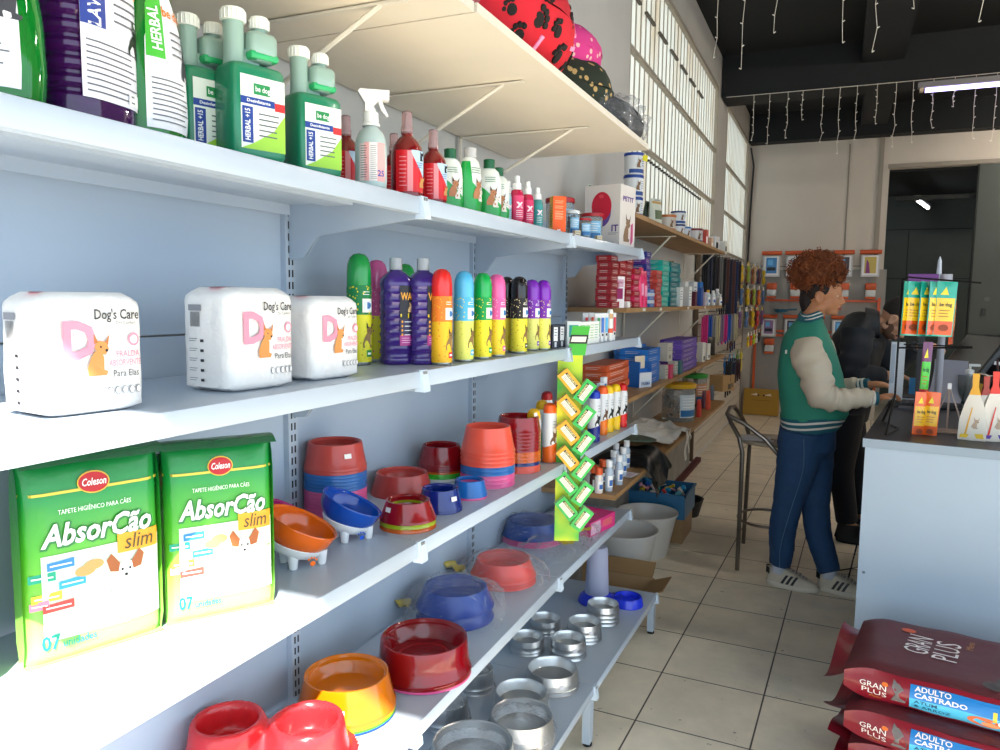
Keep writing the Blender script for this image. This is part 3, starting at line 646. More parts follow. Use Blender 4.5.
# ================================================================== second shelf
def S2(px, py): return ons(px, py, 2)+Vector((0, 0, .0012))
def nappy(px, py, rz, label, w=.175, d=.115, h=.19, seed=1, s=1):
    t = thing('nappy_pack', label, 'nappy pack', (px, py, zs(2, py)+.001), rz, 'white packs of dog nappies'); t.scale = (s*.86, s, s*.90)
    ex = 7.5
    def sd(x, z):
        a = 1-min(.999, abs(x/(w/2)))**ex; c = min(1, max(0, z)/.02)**.5*min(1, max(0.0, h-z)/.028)**.5
        return d/2*a**(1/ex)*(.9+.1*c)+.0022*noise.noise((x*22+seed*7, z*22, seed))
    b = MB(); n = 30; rs = []
    for k in range(25):
        z = h*k/24; e = min(1, (k+.8)/1.8)**.35*min(1, (24-k+.7)/3.0)**.22; rr = []
        for j in range(64):
            a = 2*PI*j/64; cs, sn = math.cos(a), math.sin(a); q = (abs(cs)**ex+abs(sn)**ex)**(-1/ex)
            nz = 1+.016*noise.noise((cs*2.2+seed*3, sn*2.2, z*18))+.01*noise.noise((cs*7+seed, sn*7, z*50))
            rr.append((w/2*q*cs*e*nz, d/2*q*sn*e*nz, z))
        rs.append(rr)
    mw = mat('#e9e6e3', .42, bump=.35, bscale=35, var=.02)
    b.rings(rs, mw).build('pack_body', t, smooth=70)
    l = MB(); pk = mat('#ef8fa5', .45)
    text(l, 'D', .058, pk, -.03, .113, 0, bold=.05); 
    q = MB(); dogfig(q, .0, .06, .062, mat('#d68f4c', .5), mat('#b9713a', .5)); merge(l, q)
    text(l, "Dog's Care", .0165, TXTD, .034, .155, width=.078, bold=.02); text(l, 'Dry Comfort', .006, TXTD, .05, .142, width=.035)
    text(l, 'FRALDA', .0105, pk, .052, .092, width=.042, bold=.01); text(l, 'ABSORVENTE', .0105, pk, .047, .078, width=.058, bold=.01); text(l, 'Para Elas', .0115, TXTD, .048, .061, width=.046)
    disc(l, .064, .115, .0105, .0105, pk, 0, .0006); disc(l, .064, .115, .007, .007, mat('#f3dfe2', .4), 0, .0009)
    for i in range(5): disc(l, .02+i*.0125, .034, .005, .0065, TXTG, 0, .0006, 12); disc(l, .02+i*.0125, .034, .0042, .0057, mat('#f2efee', .5), 0, .0009, 12)
    text(l, '( )', .0085, pk, -.035, .126, 0)
    drape(l, sd, .0022); l.build('front_print', t, smooth=0)
    l = MB(); hd = w/2
    for k in range(16): plate(l, .018, .018+.001+.0006*(k % 3), .0, .0, TXTD)
    for k in range(12): plate(l, -.03+k*.0019, -.03+k*.0019+.0009, .118, .145, TXTD, 0)
    plate(l, -.034, -.004, .147, .158, mat('#8d8d94', .5)); 
    for k in range(5): lines(l, -.034, -.014, .018+k*.018, .026+k*.018, 2); plate(l, -.008, .0, .018+k*.018, .023+k*.018, TXTD)
    l.v = [(x, -hd*(1-min(.999, abs(x/(d/2)))**ex)**(1/ex)*.985-.0035, z) for x, y, z in l.v]
    M = SIDE.inverted(); l.v = [tuple(M @ Vector(p)) for p in l.v]; l.build('side_print', t, smooth=0)
    l = MB(); 
    l.add([(-.05+.028*math.cos(i*PI/10), -.01+.022*math.sin(i*PI/10), h*1.003) for i in range(20)], [tuple(range(20))], pk)
    l.add([(-.05+.02*math.cos(i*PI/8), -.012+.012*math.sin(i*PI/8), h*1.005) for i in range(16)], [tuple(range(16))], mw)
    l.add([(0, -.03, h*1.003), (.07, -.03, h*1.003), (.07, -.022, h*1.003), (0, -.022, h*1.003)], [(0, 1, 2, 3)], TXTD)
    l.build('top_print', t, smooth=0); return t
nappy(.17, .42, R(84), 'nappy pack cut off by the left picture edge', seed=3, s=.98)
nappy(.262, .706, R(82), 'sunlit nappy pack nearest the camera, standing by itself', seed=1, s=.93)
nappy(.262, 1.018, R(86), 'nappy pack in the middle bay, left of a pair touching each other', seed=2)
nappy(.268, 1.222, R(86), 'nappy pack right of a touching pair, beside the green spray can', seed=5, s=.93)

def purple_bottle(p, rz, label):
    t = thing('shampoo_bottle', label, 'bottle', p, rz, 'tall purple grooved bottles with clear caps'); t.scale = (1.12, 1.12, 1.13); r = .033; sy = .85
    prof = [(.03, 0), (.033, .004)]
    for i in range(9): z = .012+i*.017; prof += [(.0335, z), (.0325, z+.002), (.031, z+.005), (.031, z+.011), (.0325, z+.014)]
    prof += [(.0335, .168), (.032, .178), (.022, .19), (.013, .196), (.012, .2)]
    MB().lathe(prof, mat('#4c2f8f', .1, trans=.4, coat=.4), 32, sy=sy, pw=3.4).build('bottle_body', t)
    MB().lathe([(.0135, .198), (.0135, .222), (.012, .224)], mat('#e2e6ea', .15, trans=.6, ior=1.2), 18).build('cap', t)
    l = MB(); gplate(l, -.002, .03, .095, .165, mat('#17131c', .4)); q = MB(); gplate(q, -.002, .03, .04, .062, mat('#b12f86', .4)); gplate(q, -.002, .03, .062, .095, mat('#2c1f4c', .4)); merge(l, q)
    text(l, 'WA', .016, mat('#f0a52a', .4), .013, .142, .0006, width=.026, bold=.03); plate(l, -.001, .03, .1, .106, mat('#f3d92a', .4), 0, .0008); plate(l, .016, .03, .098, .108, mat('#f3d92a', .4), 0, .0009)
    for k in range(4): disc(l, .003, .09-k*.009, .0022, .0028, mat('#f0a52a', .4), 0, .0012, 8); plate(l, .008, .024, .089-k*.009, .0905-k*.009, WHITE, 0, .0012)
    dogfig(l, .022, .11, .02, mat('#d8b27a', .5)); lines(l, .002, .026, .044, .058, 3, mat('#f0c0e0', .5))
    drape(l, lambda x, z: .0335*sy*(1-min(.99, abs(x/.034))**3.4)**(1/3.4), .0008); l.build('bottle_label', t); return t
for px, lb in ((396, 'purple grooved bottle with clear cap, left of the two'), (423, 'purple grooved bottle with clear cap beside the red capped can')):
    p = S2(px, 364); p.x = min(p.x, .33); p.y = yfor(px, p.x, 1.4); p.z = zs(2, p.y)+.001; purple_bottle(p, yaw(38), lb)
def talc(p, rz, label, cap, top, low, dots, logo='#dfe9ee', s=1):
    t = thing('grooming_spray_can', label, 'spray can', p, rz, 'colourful grooming spray cans'); t.scale = (s, s, s*1.17); r = .0255
    MB().lathe([(.0235, 0), (.0245, .003), (.0245, .006)], mat('#aeb2b0', .3, 1), 24).lathe([(.0252, .005), (r, .008), (r, .088)], spotmat(low, dots[1], 130, .22), 28, c0=False).lathe([(r, .088), (r, .135), (.0245, .14)], spotmat(top, dots[0], 150, .24), 28, c0=False).build('can_body', t)
    MB().lathe([(.0245, .139), (.025, .141), (.025, .163), (.0235, .176), (.019, .187), (.012, .193), (.002, .195)], mat(cap, .25, coat=.4), 28).build('cap', t)
    l = MB(); l.wrap(r, -.05, .95, .092, .116, mat('#f1efe0', .4), 10, .0006)
    l.wrap(r, .05, .85, .096, .112, mat(logo, .4), 8, .0009); disc(l, .011, .104, .006, .006, mat('#2f6aa5', .4), -.0237, .001)
    lines(l, .0, .02, .121, .13, 2, WHITE, r=r); q = MB(); dogfig(q, .012, .03, .042, mat('#8a6b3f', .5), BLACK); q.v = [((r+.0012)*math.cos(-PI/2+x/r), (r+.0012)*math.sin(-PI/2+x/r), z) for x, y, z in q.v]; merge(l, q)
    l.wrap(r, .3, .9, .014, .026, mat(cap, .4), 5, .0009); l.wrap(r, .4, .8, .018, .022, WHITE, 5, .0012)
    l.build('can_label', t); return t
cans = [(359.5, 340, .17, 'green spray can behind the nappy packs', '#0a8c3c', '#0a7a3e', '#e6dc2a', ('#f2d91a', '#c8a81e'), 1.14),
 (377, 340, .15, 'pink spray can in the back row beside the purple bottles', '#d65a96', '#d65a96', '#e6dc2a', ('#f0a0c0', '#d0509a'), 1.1),
 (405, 340, .17, 'green capped spray can mostly behind the purple bottles', '#0a8c3c', '#0a7a3e', '#e6dc2a', ('#f2d91a', '#c8a81e'), 1.08),
 (441.5, 363, .335, 'spray can with red cap and orange body', '#e2201a', '#ee7a1c', '#f2b81c', ('#f6b22a', '#e57a18'), 1.0),
 (463.5, 363, .335, 'light blue spray can between red and green caps', '#4fb0dc', '#4fb0dc', '#dde06a', ('#f2e23a', '#b9cf4a'), 1.0),
 (482, 361, .335, 'green spray can right of the light blue one', '#0aa44a', '#0a9a48', '#eedd2a', ('#f2d91a', '#c8a81e'), 1.0),
 (496, 360, .332, 'pink spray can between the green and the black ones', '#ee5fa4', '#ee5fa4', '#f0cf2a', ('#f7b0d0', '#e59a28'), 1.0),
 (506, 352, .28, 'black spray can set back behind its neighbours', '#1a1414', '#1c1618', '#e6d22a', ('#e8d9a0', '#b08a28'), 1.0),
 (518.5, 357, .332, 'glossy black spray can in the front row', '#141012', '#181416', '#eadd3a', ('#e8d9a0', '#b08a28'), 1.0),
 (531, 355, .315, 'purple spray can, the left one of two', '#7a24b4', '#7426a8', '#e2e27a', ('#f0e6f6', '#c9c24a'), .98),
 (542.5, 353, .335, 'purple spray can, the last one before the black boxes', '#7a1fb0', '#7424a6', '#e6e26a', ('#e8d64a', '#c9c24a'), .98)]
for px, py, X, lb, cap, top, low, dots, s in cans:
    y = yfor(px, X, 1.4); talc((X, y, zs(2, y)+.001), yaw(38), lb, cap, top, low, dots, s=s)
talc((.25, yfor(513, .25, 1.4), 1.393), yaw(38), 'purple capped spray can in the back row between the black ones', '#7a24b4', '#7426a8', '#e2e27a', ('#f0e6f6', '#c9c24a'))
# small boxes and tubes
def d_dark(l, w, h, y): plate(l, -w*.3, w*.3, h*.3, h*.9, mat('#e6e6ea', .4), y); lines(l, -w*.2, w*.2, h*.5, h*.85, 3, TXTD, y=y, off=.0014); plate(l, -w*.15, w*.15, h*.04, h*.26, mat('#c9c9d0', .4), y)
for i, px in enumerate((553, 559.5)):
    X = .33; y = yfor(px, X, 1.4); carton('ointment_box', ['dark navy small box, the left one of two', 'dark navy small box, the right one of two'][i], (X, y, zs(2, y)+.001), yaw(38), .026, .03, .078, '#1c2030', d_dark, 'dark navy small boxes')
def d_teal(l, w, h, y): plate(l, -w*.35, w*.35, h*.35, h*.85, mat('#12958c', .4), y); text(l, 'A', .01, WHITE, 0, h*.6, y, off=.0014); lines(l, -w*.3, w*.3, h*.1, h*.28, 2, y=y)
y = yfor(571, .33, 1.4); carton('ointment_box', 'white small box with teal square', (.33, y, zs(2, y)+.001), yaw(38), .055, .03, .086, '#dfe2df', d_teal)
for i, px in enumerate((579, 583.5, 588, 592.5)):
    X = .335; y = yfor(px, X, 1.4); carton('ointment_box', 'white upright carton with green print, %s of four' % ['first from the left', 'second from the left', 'third from the left', 'last on the right'][i], (X, y, zs(2, y)+.001), yaw(40), .026, .05, .083, '#e2e2dc', lambda l, w, h, y: lines(l, -w*.4, w*.4, h*.2, h*.9, 6, mat(['#6fae6a', '#4c9a5a', '#88b04a', '#5aa06a'][i], .4), y=y), 'white cartons with green print')
TC = ['#d02a3a', '#e05a2a', '#2f8a4a', '#3a6ac0', '#58b0e0', '#8a4ab0', '#d02a3a']
for i, (px, top) in enumerate(((585, 0), (591, 0), (597, 1), (601, 1), (605, 1), (609, 1), (613, 1))):
    X = .345 if top else .28; y = yfor(px, X, 1.4); t = thing('ointment_tube', 'white upright tube, print colour %s, behind the hanging strip' % ['pink', 'dark', 'red', 'orange', 'green', 'blue', 'purple'][i], 'tube', (X, y, zs(2, y)+.001), yaw(40), 'white ointment tubes')
    MB().lathe([(.0085, 0), (.009, .014), (.0085, .016)], WHITE, 14).build('cap', t)
    MB().rings([[(.0115*a*math.cos(j*PI/8), .0115*c*math.sin(j*PI/8), z) for j in range(16)] for a, c, z in ((.8, .8, .016), (1, .95, .02), (1.08, .8, .06), (1.15, .3, .1), (1.18, .06, .112))], mat('#e9e9ea', .3)).build('tube_body', t)
    l = MB(); plate(l, -.006, .006, .035, .095, mat(TC[i], .4), -.0095); plate(l, -.004, .004, .022, .032, TXTD, -.011); l.build('tube_print', t, smooth=0)
y = yfor(611.5, .36, 1.4); t = thing('ointment_tube', 'tallest white tube with an orange band at the far end', 'tube', (.352, y, zs(2, y)+.001), yaw(40))
MB().lathe([(.011, 0), (.0115, .02), (.0115, .03)], mat('#e6e4e0', .4), 16).lathe([(.0122, .03), (.0122, .12), (.009, .128)], mat('#ece8e2', .35), 16).build('tube_body', t); MB().wrap(.0122, -1.2, 1.2, .032, .05, mat('#e0522a', .4), 8).wrap(.0122, -.8, .8, .09, .11, mat('#c9a070', .4), 8).build('tube_print', t)
# ================================================================== third shelf: puppy pads
def S3(px, py): return ons(px, py, 3)+Vector((0, 0, .0012))
def pads(p, rz, label, w=.165, h=.235, d=.045, seed=1, lean=.0):
    t = thing('puppy_pad_pack', label, 'pad pack', p, rot=(lean, 0, rz), group='green packs of puppy training pads')
    def sd(x, z): return d/2*(1-min(.999, abs(x/(w/2)))**7)**.5*min(1, max(0.0, z)/.02+.25)**.6*(min(1, max(0.0, h-z)/.05))**.5+.0006+.0016*noise.noise((x*30+seed, z*18, seed*3.3))
    b = MB(); gm = bpy.data.materials.get('pad_green')
    if gm is None:
        gm = mat('#2f9a34', .3, coat=.3, bump=.25, bscale=30); gm.name = 'pad_green'; nt = gm.node_tree; bs = nt.nodes['Principled BSDF']
        tc = nt.nodes.new('ShaderNodeTexCoord'); sp = nt.nodes.new('ShaderNodeSeparateXYZ'); cr = nt.nodes.new('ShaderNodeValToRGB'); mr = nt.nodes.new('ShaderNodeMapRange')
        mr.inputs[1].default_value = 0; mr.inputs[2].default_value = .235; nt.links.new(tc.outputs['Object'], sp.inputs[0]); nt.links.new(sp.outputs['Z'], mr.inputs[0]); nt.links.new(mr.outputs[0], cr.inputs[0]); nt.links.new(cr.outputs[0], bs.inputs['Base Color'])
        e = cr.color_ramp.elements; e[0].position = .0; e[0].color = (*lin('#a9d37a'), 1); e[1].position = 1; e[1].color = (*lin('#0a6a35'), 1)
        for ps, cc in ((.3, '#7cc23a'), (.55, '#4fae2e'), (.8, '#178a3a')): q = e.new(ps); q.color = (*lin(cc), 1)
    for s in (-1, 1): b.grid(lambda u, v, s=s: ((u-.5)*w, s*sd((u-.5)*w*.999, v*h), v*h), 22, 22, gm)
    for s in (-1, 1): b.grid(lambda u, v, s=s: (s*w/2, (u-.5)*2*sd(w/2*.9, v*h), v*h), 4, 10, gm)
    b.grid(lambda u, v: ((u-.5)*w, (v-.5)*d*.8, .0005), 2, 2, gm)
    b.build('pack_body', t, smooth=60)
    MB().grid(lambda u, v: ((u-.5)*w*1.02, -v*.034-.004*math.sin(u*9+seed), h+.006*math.sin(v*2.5)-v*.012), 16, 5, mat('#0b5c30', .25, coat=.4)).build('top_seal', t, smooth=60)
    l = MB(); W2 = mat('#eef2ea', .4)
    q = MB(); gplate(q, -w*.38, w*.47, .028, .125, mat('#dfe9d0', .4), 10, 8); merge(l, q)
    q = MB(); gplate(q, -w*.5, w*.49, .192, .195, mat('#d7c24a', .35, .3), 12, 1, .0003); merge(l, q)
    disc(l, .0, .2, .019, .0125, mat('#d9b13c', .35), 0, .0008); disc(l, .0, .2, .0175, .011, mat('#b81f25', .35), 0, .0011)
    text(l, 'Coleson', .0085, WHITE, 0, .2, 0, width=.028, bold=.02, shear=.3, off=.0016)
    text(l, 'TAPETE HIGIÊNICO PARA CÃES', .0055, W2, .0, .172, 0, width=.085)
    text(l, 'AbsorCão', .026, mat('#27793a', .4), .0035, .1445, 0, width=.134, bold=.09, shear=.25, off=.001); text(l, 'AbsorCão', .026, WHITE, .002, .146, 0, width=.13, bold=.035, shear=.25, off=.0022)
    q = MB(); gplate(q, .024, .076, .1115, .1345, mat('#f0a024', .4), 8, 4, .0012); merge(l, q); text(l, 'slim', .019, mat('#4c4526', .5), .05, .123, 0, width=.036, shear=.2, off=.002)
    for x, z, ww, c in ((-.042, .113, .03, '#2a7fc4'), (-.062, .101, .028, '#19a07c'), (-.03, .09, .03, '#2aa0d8'), (-.058, .078, .032, '#e6c93a'), (-.046, .066, .034, '#d6453c'), (-.066, .07, .02, '#e08aa0')):
        poly(l, [(x-ww/2, z-.005), (x+ww/2, z-.004), (x+ww/2, z+.006), (x-ww/2, z+.004)], mat(c, .4), 0, .0013); plate(l, x-ww*.4, x+ww*.4, z-.0005, z+.0012, WHITE, 0, .0016)
    # papillon dog print
    wd = mat('#f3efe8', .5); br = mat('#a5592a', .5)
    poly(l, [(.012, .035), (.05, .035), (.052, .06), (.046, .084), (.02, .084), (.012, .06)], wd, 0, .0014); disc(l, .033, .09, .012, .012, wd, 0, .0016)
    poly(l, [(.014, .092), (.024, .09), (.026, .1), (.016, .113), (.01, .106)], br, 0, .0018); poly(l, [(.042, .09), (.052, .092), (.056, .106), (.05, .113), (.04, .1)], br, 0, .0018)
    disc(l, .033, .085, .0022, .0018, BLACK, 0, .0022, 8); disc(l, .0285, .092, .0016, .0016, BLACK, 0, .0022, 8); disc(l, .0378, .092, .0016, .0016, BLACK, 0, .0022, 8)
    for x, z in ((-.005, .105), (-.015, .1)): disc(l, x, z, .012, .006, mat('#d79a5a', .5), 0, .0014)
    te = mat('#17a184', .4)
    text(l, '07', .017, te, -.056, .026, 0, width=.02, bold=.03); text(l, 'unidades', .0095, te, -.024, .023, 0, width=.038, bold=.01); text(l, '60cm x 60cm', .008, mat('#8fb79a', .4), .018, .03, 0, width=.036); text(l, '50cm x 50cm', .008, mat('#5f9a7c', .4), .058, .032, 0, width=.034)
    drape(l, sd, .0012); l.build('front_print', t, smooth=0); return t
def padat(x, y): return Vector((x, y, zs(3, y)+.001))
pads(padat(.118, .56), R(75), 'green puppy pad pack cut off by the left picture edge', seed=4).scale = (1.1, 1.2, 1.22)
pads(padat(.176, .783), R(71), 'green puppy pad pack whose whole front shows, nearest to the camera', seed=1).scale = (1.2, 1.2, 1.31)
pads(padat(.125, .915), R(72), 'green puppy pad pack squeezed in behind, between the two front packs', seed=2).scale = (.9, 1, 1.15)
pads(padat(.252, .968), R(57.5), 'green puppy pad pack leaning beside the orange tilted bowl', seed=3).scale = (1.08, 1.1, 1.29)

# ================================================================== bowls
def bmat(c, clear=0): return mat(c, .16 if clear else .3, trans=.4 if clear else 0, coat=.5 if clear else .25, ior=1.4)
_BM = {}
def bowl_mesh(r, h, key, m, top=.80, seg=36):
    k = (round(r, 4), round(h, 4), key, top)
    if k in _BM: return _BM[k]
    t = .0022
    prof = [(r-t, 0), (r, 0), (r*1.0, .003), (r*.975, .006), (r*(.975+top)/2, h*.52), (r*top*1.01, h-.004), (r*top, h-.001), (r*top-.003, h), (r*top-.006, h-.003), (r*top*.86, h*.55), (r*top*.80, h*.42), (r*top*.6, h*.38), (.0008, h*.37)]
    b = MB().lathe(prof, m, seg, c0=False, c1=True)
    b.lathe([(.0008, h*.37-t), (r*top*.8, h*.42-t), (r*top*.88, h*.55), (r*top-.008, h*.9), (r*top-.004, h*.9), (r-t*1.6, .004), (r-t, 0)], m, seg, c0=True, c1=False)
    me = b.mesh(45); me.name = 'bowl'; _BM[k] = me; return me
WORDN = ['', 'one', 'two', 'three', 'four', 'five', 'six', 'seven', 'eight', 'nine', 'ten', 'eleven', 'twelve']
def stack(p, r, h, cols, where, group, dz=.0075, top=.80, name='pet_bowl', sticker=None, clear0=0, rz=0):
    # cols: bottom to top (colour, colour word, clear)
    n = len(cols); out = []
    for i, (c, word, cl) in enumerate(cols):
        me = bowl_mesh(r, h, (c, cl), bmat(c, cl), top)
        lab = '%s bowl%s, %s' % (word, where, (ORD[n-1-i] if i else ('at the bottom of its stack' if n > 1 else '')))
        if n == 1: lab = '%s bowl%s' % (word, where)
        o = link(name, me, None, (p[0], p[1], p[2]+i*dz)); tag(o, ' '.join(lab.split()[:16]), 'bowl', group); o.rotation_euler = (0, 0, rz)
        out.append(o)
    if sticker is not None:
        a, z = sticker; rr = r*(1-(1-top)*z/h)+.0012
        o = out[-1]; M = Matrix.Rotation(a, 4, 'Z'); b = MB()
        b.add([(rr+.002, -.009, z-.005), (rr+.002, .009, z-.005), (rr-.0005, .009, z+.006), (rr-.0005, -.009, z+.006)], [(0, 1, 2, 3)], mat('#ece9e6', .5), M)
        b.build('price_sticker', o, smooth=0)
    return out
def bpos(px, py, wpx, k):                     # front foot of the bowl in the photo, and its width there
    p = ons(px, py, k); r = wpx*mpp(p)/2; d = Vector((p.x-CPOS.x, p.y, 0)).normalized(); q = p+d*r*.97; r = wpx*mpp(q)/2
    q.z = zs(k, q.y)+.001; return q, r
RB, BB, PB = ('#b8433c', 'brick red', 0), ('#1c62a8', 'mid blue', 0), ('#d9578f', 'pink', 0)
CR_, GR, YG, OR = ('#a80d1c', 'clear red', 1), ('#35b52a', 'bright green', 0), ('#b9cc1a', 'lime yellow', 1), ('#f06a14', 'clear orange', 1)
q, r = bpos(336, 524, 62, 3); r0 = r
stack(q, r, .062, [PB]*9+[BB]*5+[RB]*2, ' of the tall stack by the upright', 'bowls stacked by the slotted upright', dz=.0085, top=.85, sticker=(R(-30), .035))
q, r = bpos(402, 500, 63, 3); stack(q, r, .060, [RB], ' alone behind the clear red stack on the third shelf', 'bowls on the third shelf')
q, r = bpos(408, 534, 57, 3); stack(q, r, .046, [OR, YG, CR_], ' in the little stack at the shelf front', 'small clear bowls at the shelf front', dz=.010, top=.76, sticker=(R(-110), .03))
q, r = bpos(440, 515, 45, 3); stack(q, r, .052, [('#0c2f96', 'clear dark blue', 1)]*2, ' with a white sticker at the shelf front', 'dark blue bowls', dz=.006, sticker=(R(-20), .03))
q, r = bpos(469.5, 501, 36, 3); stack(q, r, .044, [PB, ('#1767b4', 'small bright blue', 0)], ' pair right of the dark blue bowls', 'small blue bowl pair', dz=.006)
q, r = bpos(441, 482, 46, 3); stack(q, r, .056, [('#d8d8d6', 'pale', 0), GR, GR, OR], ' beneath the dark red ones', 'bowls in the back stack', dz=.0075)
q.z += .03; stack(q, r*1.02, .058, [CR_]*3, ' of the dark red stack in the back row', 'dark red bowls in the back row', dz=.0075)
q, r = bpos(487.5, 489, 55, 3); stack(q, r, .075, [PB]*3+[BB]*2+[('#e0533f', 'salmon', 0)]*4, ' of the wide salmon stack', 'bowls of the wide salmon stack', dz=.0125)
q, r = bpos(518, 474, 45, 3); stack(q, r, .052, [('#e0533f', 'salmon', 0)]*2+[('#1a2f80', 'navy', 1)]+[OR]*3+[CR_]*6, ' of the tall clear stack', 'bowls of the tall clear stack', dz=.0115, top=.88, sticker=(R(-12), .06))
q, r = bpos(549, 459, 31, 3); stack(q, r, .07, [('#0fae3c', 'leaf green', 0)]*3, ' of the green stack by the spray cans', 'green bowls by the spray cans', dz=.007, top=.62)
q, r = bpos(486, 440, 26, 3); stack((q.x, q.y, q.z), r, .055, [OR]*2+[('#2a9a30', 'dark green', 0)]*5, ' of the stack peeping out behind the salmon one', 'bowls behind the salmon stack', dz=.012)
ZT75 = Matrix.Rotation(R(62), 4, 'Z')
# tilted bowls on white paw print stands
def tilted(p, rz, label, col, s=1, tilt=22):
    t = thing('tilted_bowl', label, 'bowl', p, rz, 'tilted bowls on white stands'); t.scale = (s, s, s); mw = mat('#e9e9ea', .35)
    r = .062; T = Matrix.Translation((0, 0, .070)) @ ZT75 @ Matrix.Rotation(R(tilt*.9), 4, 'X') @ ZT75.inverted()
    n = 9; pr = [(r*math.sin(i/n*PI/2*.98)*1.0, -r*.84*math.cos(i/n*PI/2*.98)) for i in range(n+1)]; pr[0] = (.001, pr[0][1])
    out = [(q0*1.0, z) for q0, z in pr]+[(r*1.03, .004), (r*1.02, .006), (r*.985, .003)]; inn = [(q0*.955, z+.0035) for q0, z in pr][::-1]
    MB().lathe(out+inn, bmat(col, 1), 40, T, c0=True, c1=True).build('bowl_body', t)
    bs = MB().lathe([(.001, -.057), (.024, -.056), (.038, -.050), (.046, -.042), (.0505, -.032), (.0495, -.030), (.045, -.038), (.001, -.054)], mw, 32, Matrix.Translation((0, 0, .070)) @ ZT75 @ Matrix.Rotation(R(tilt*.6), 4, 'X') @ ZT75.inverted()); o = bs.build('stand', t)
    for a in (40, 140, 220, 320):
        c = Vector((math.cos(R(a))*.034, math.sin(R(a))*.034, 0)); MB().lathe([(.0065, 0), (.0075, .002), (.010, .026)], mw, 12, c=(c.x, c.y, 0)).build('leg', t)
    l = MB()
    for dx, dz, q in ((0, .012, .005), (-.007, .02, .0022), (-.002, .022, .0022), (.003, .0215, .0022), (.007, .018, .0022)): disc(l, dx, dz, q, q*.9, mat(col, .4), -.0445, .0006, 10)
    l.build('paw_print', t, smooth=0); return t
q, r = bpos(303, 574, 66, 3); tilted(q, R(60), 'orange tilted bowl on a white stand at the shelf front', '#ff7412', 1.16, 28)
q, r = bpos(352, 546, 54, 3); tilted(q, R(60), 'blue tilted bowl on a white stand before the tall stack', '#0a56c8', 1.12, 28)
q, r = bpos(268, 556, 66, 3); q.x = .11; q.y = yfor(283, .11, 1.03); q.z = zs(3, q.y)+.001; tilted(q, R(60), 'magenta tilted bowl half hidden behind the puppy pads and orange bowl', '#d8128c', 1.0, 28)
# white spray cans with coloured caps
def aerosol(px, X, label, cap, low, s=1, ypx=None):
    y = yfor(px, X, 1.0); t = thing('repellent_can', label, 'spray can', (X, y, zs(3, y)+.001), yaw(48), 'white spray cans with coloured caps'); t.scale = (s, s, s); r = .0235
    MB().lathe([(.021, 0), (r, .002), (r, .008)], mat(low, .35), 22).lathe([(r, .006), (r, .05)], mat(low, .35), 22, c0=False, c1=False).lathe([(r, .05), (r, .15), (.021, .162)], mat('#dfe1e4', .3, coat=.2), 22, c0=False).build('can_body', t)
    MB().lathe([(.0205, .16), (.0215, .162), (.0215, .174), (.018, .186), (.01, .192), (.001, .193)], mat(cap, .35), 22).build('cap', t)
    l = MB(); wrapc(l, r, -1.2, 1.3, lambda u: .049, lambda u: .049+.02*u, mat(low, .35), off=.0004); q = MB(); dogfig(q, .006, .06, .042, mat('#6b4a30', .5) if 'orange' in label else BLACK); lines(q, .002, .018, .11, .14, 3, mat('#9aa0a6', .5)); text(q, '3', .009, WHITE, .01, .025); q.v = [((r+.0016)*math.cos(-PI/2+x/r), (r+.0016)*math.sin(-PI/2+x/r), z) for x, yy, z in q.v]
    merge(l, q); l.build('can_label', t); return t
for a in ((533, .30, 'white spray can with yellow cap standing nearest the green bowls', '#f0b80c', '#f0b40c', 1.02), (541, .24, 'white spray can with yellow cap just behind the nearest one', '#f0b80c', '#f0b40c', 1.02),
          (549, .315, 'white spray can with orange cap left of the hanging strip', '#ee5f14', '#e8661a', 1.06), (559, .31, 'white spray can with orange cap partly behind the hanging strip', '#ee5f14', '#e8661a', 1.06),
          (593.5, .332, 'white spray can with blue cap and blue foot', '#1738b4', '#14257e', 1.08), (601.5, .31, 'white spray can with orange cap beside the blue capped one', '#ee5f14', '#f0780f', 1.08),
          (607.5, .315, 'white spray can with yellow cap, left of two in the front row', '#f2c40c', '#f2c40c', 1.05), (614.5, .322, 'white spray can with yellow cap, right of two in the front row', '#f2c40c', '#f2c40c', 1.05),
          (621.5, .33, 'white spray can with red cap and red foot at the shelf end', '#cf1410', '#d91a1a', 1.03), (546, .17, 'red capped spray can in the back row left of the strip', '#b41414', '#d91a1a', 1.05),
          (588, .22, 'yellow capped spray can in the back row over the blue cap', '#f2c40c', '#f2c40c', 1.1), (596, .19, 'red capped spray can in the back row, left one', '#b41414', '#d91a1a', 1.1), (603, .23, 'yellow capped spray can in the back row, right one', '#f2c40c', '#f2c40c', 1.08), (610, .2, 'red capped spray can in the back row, right one', '#b41414', '#d91a1a', 1.1)):
    aerosol(*a)

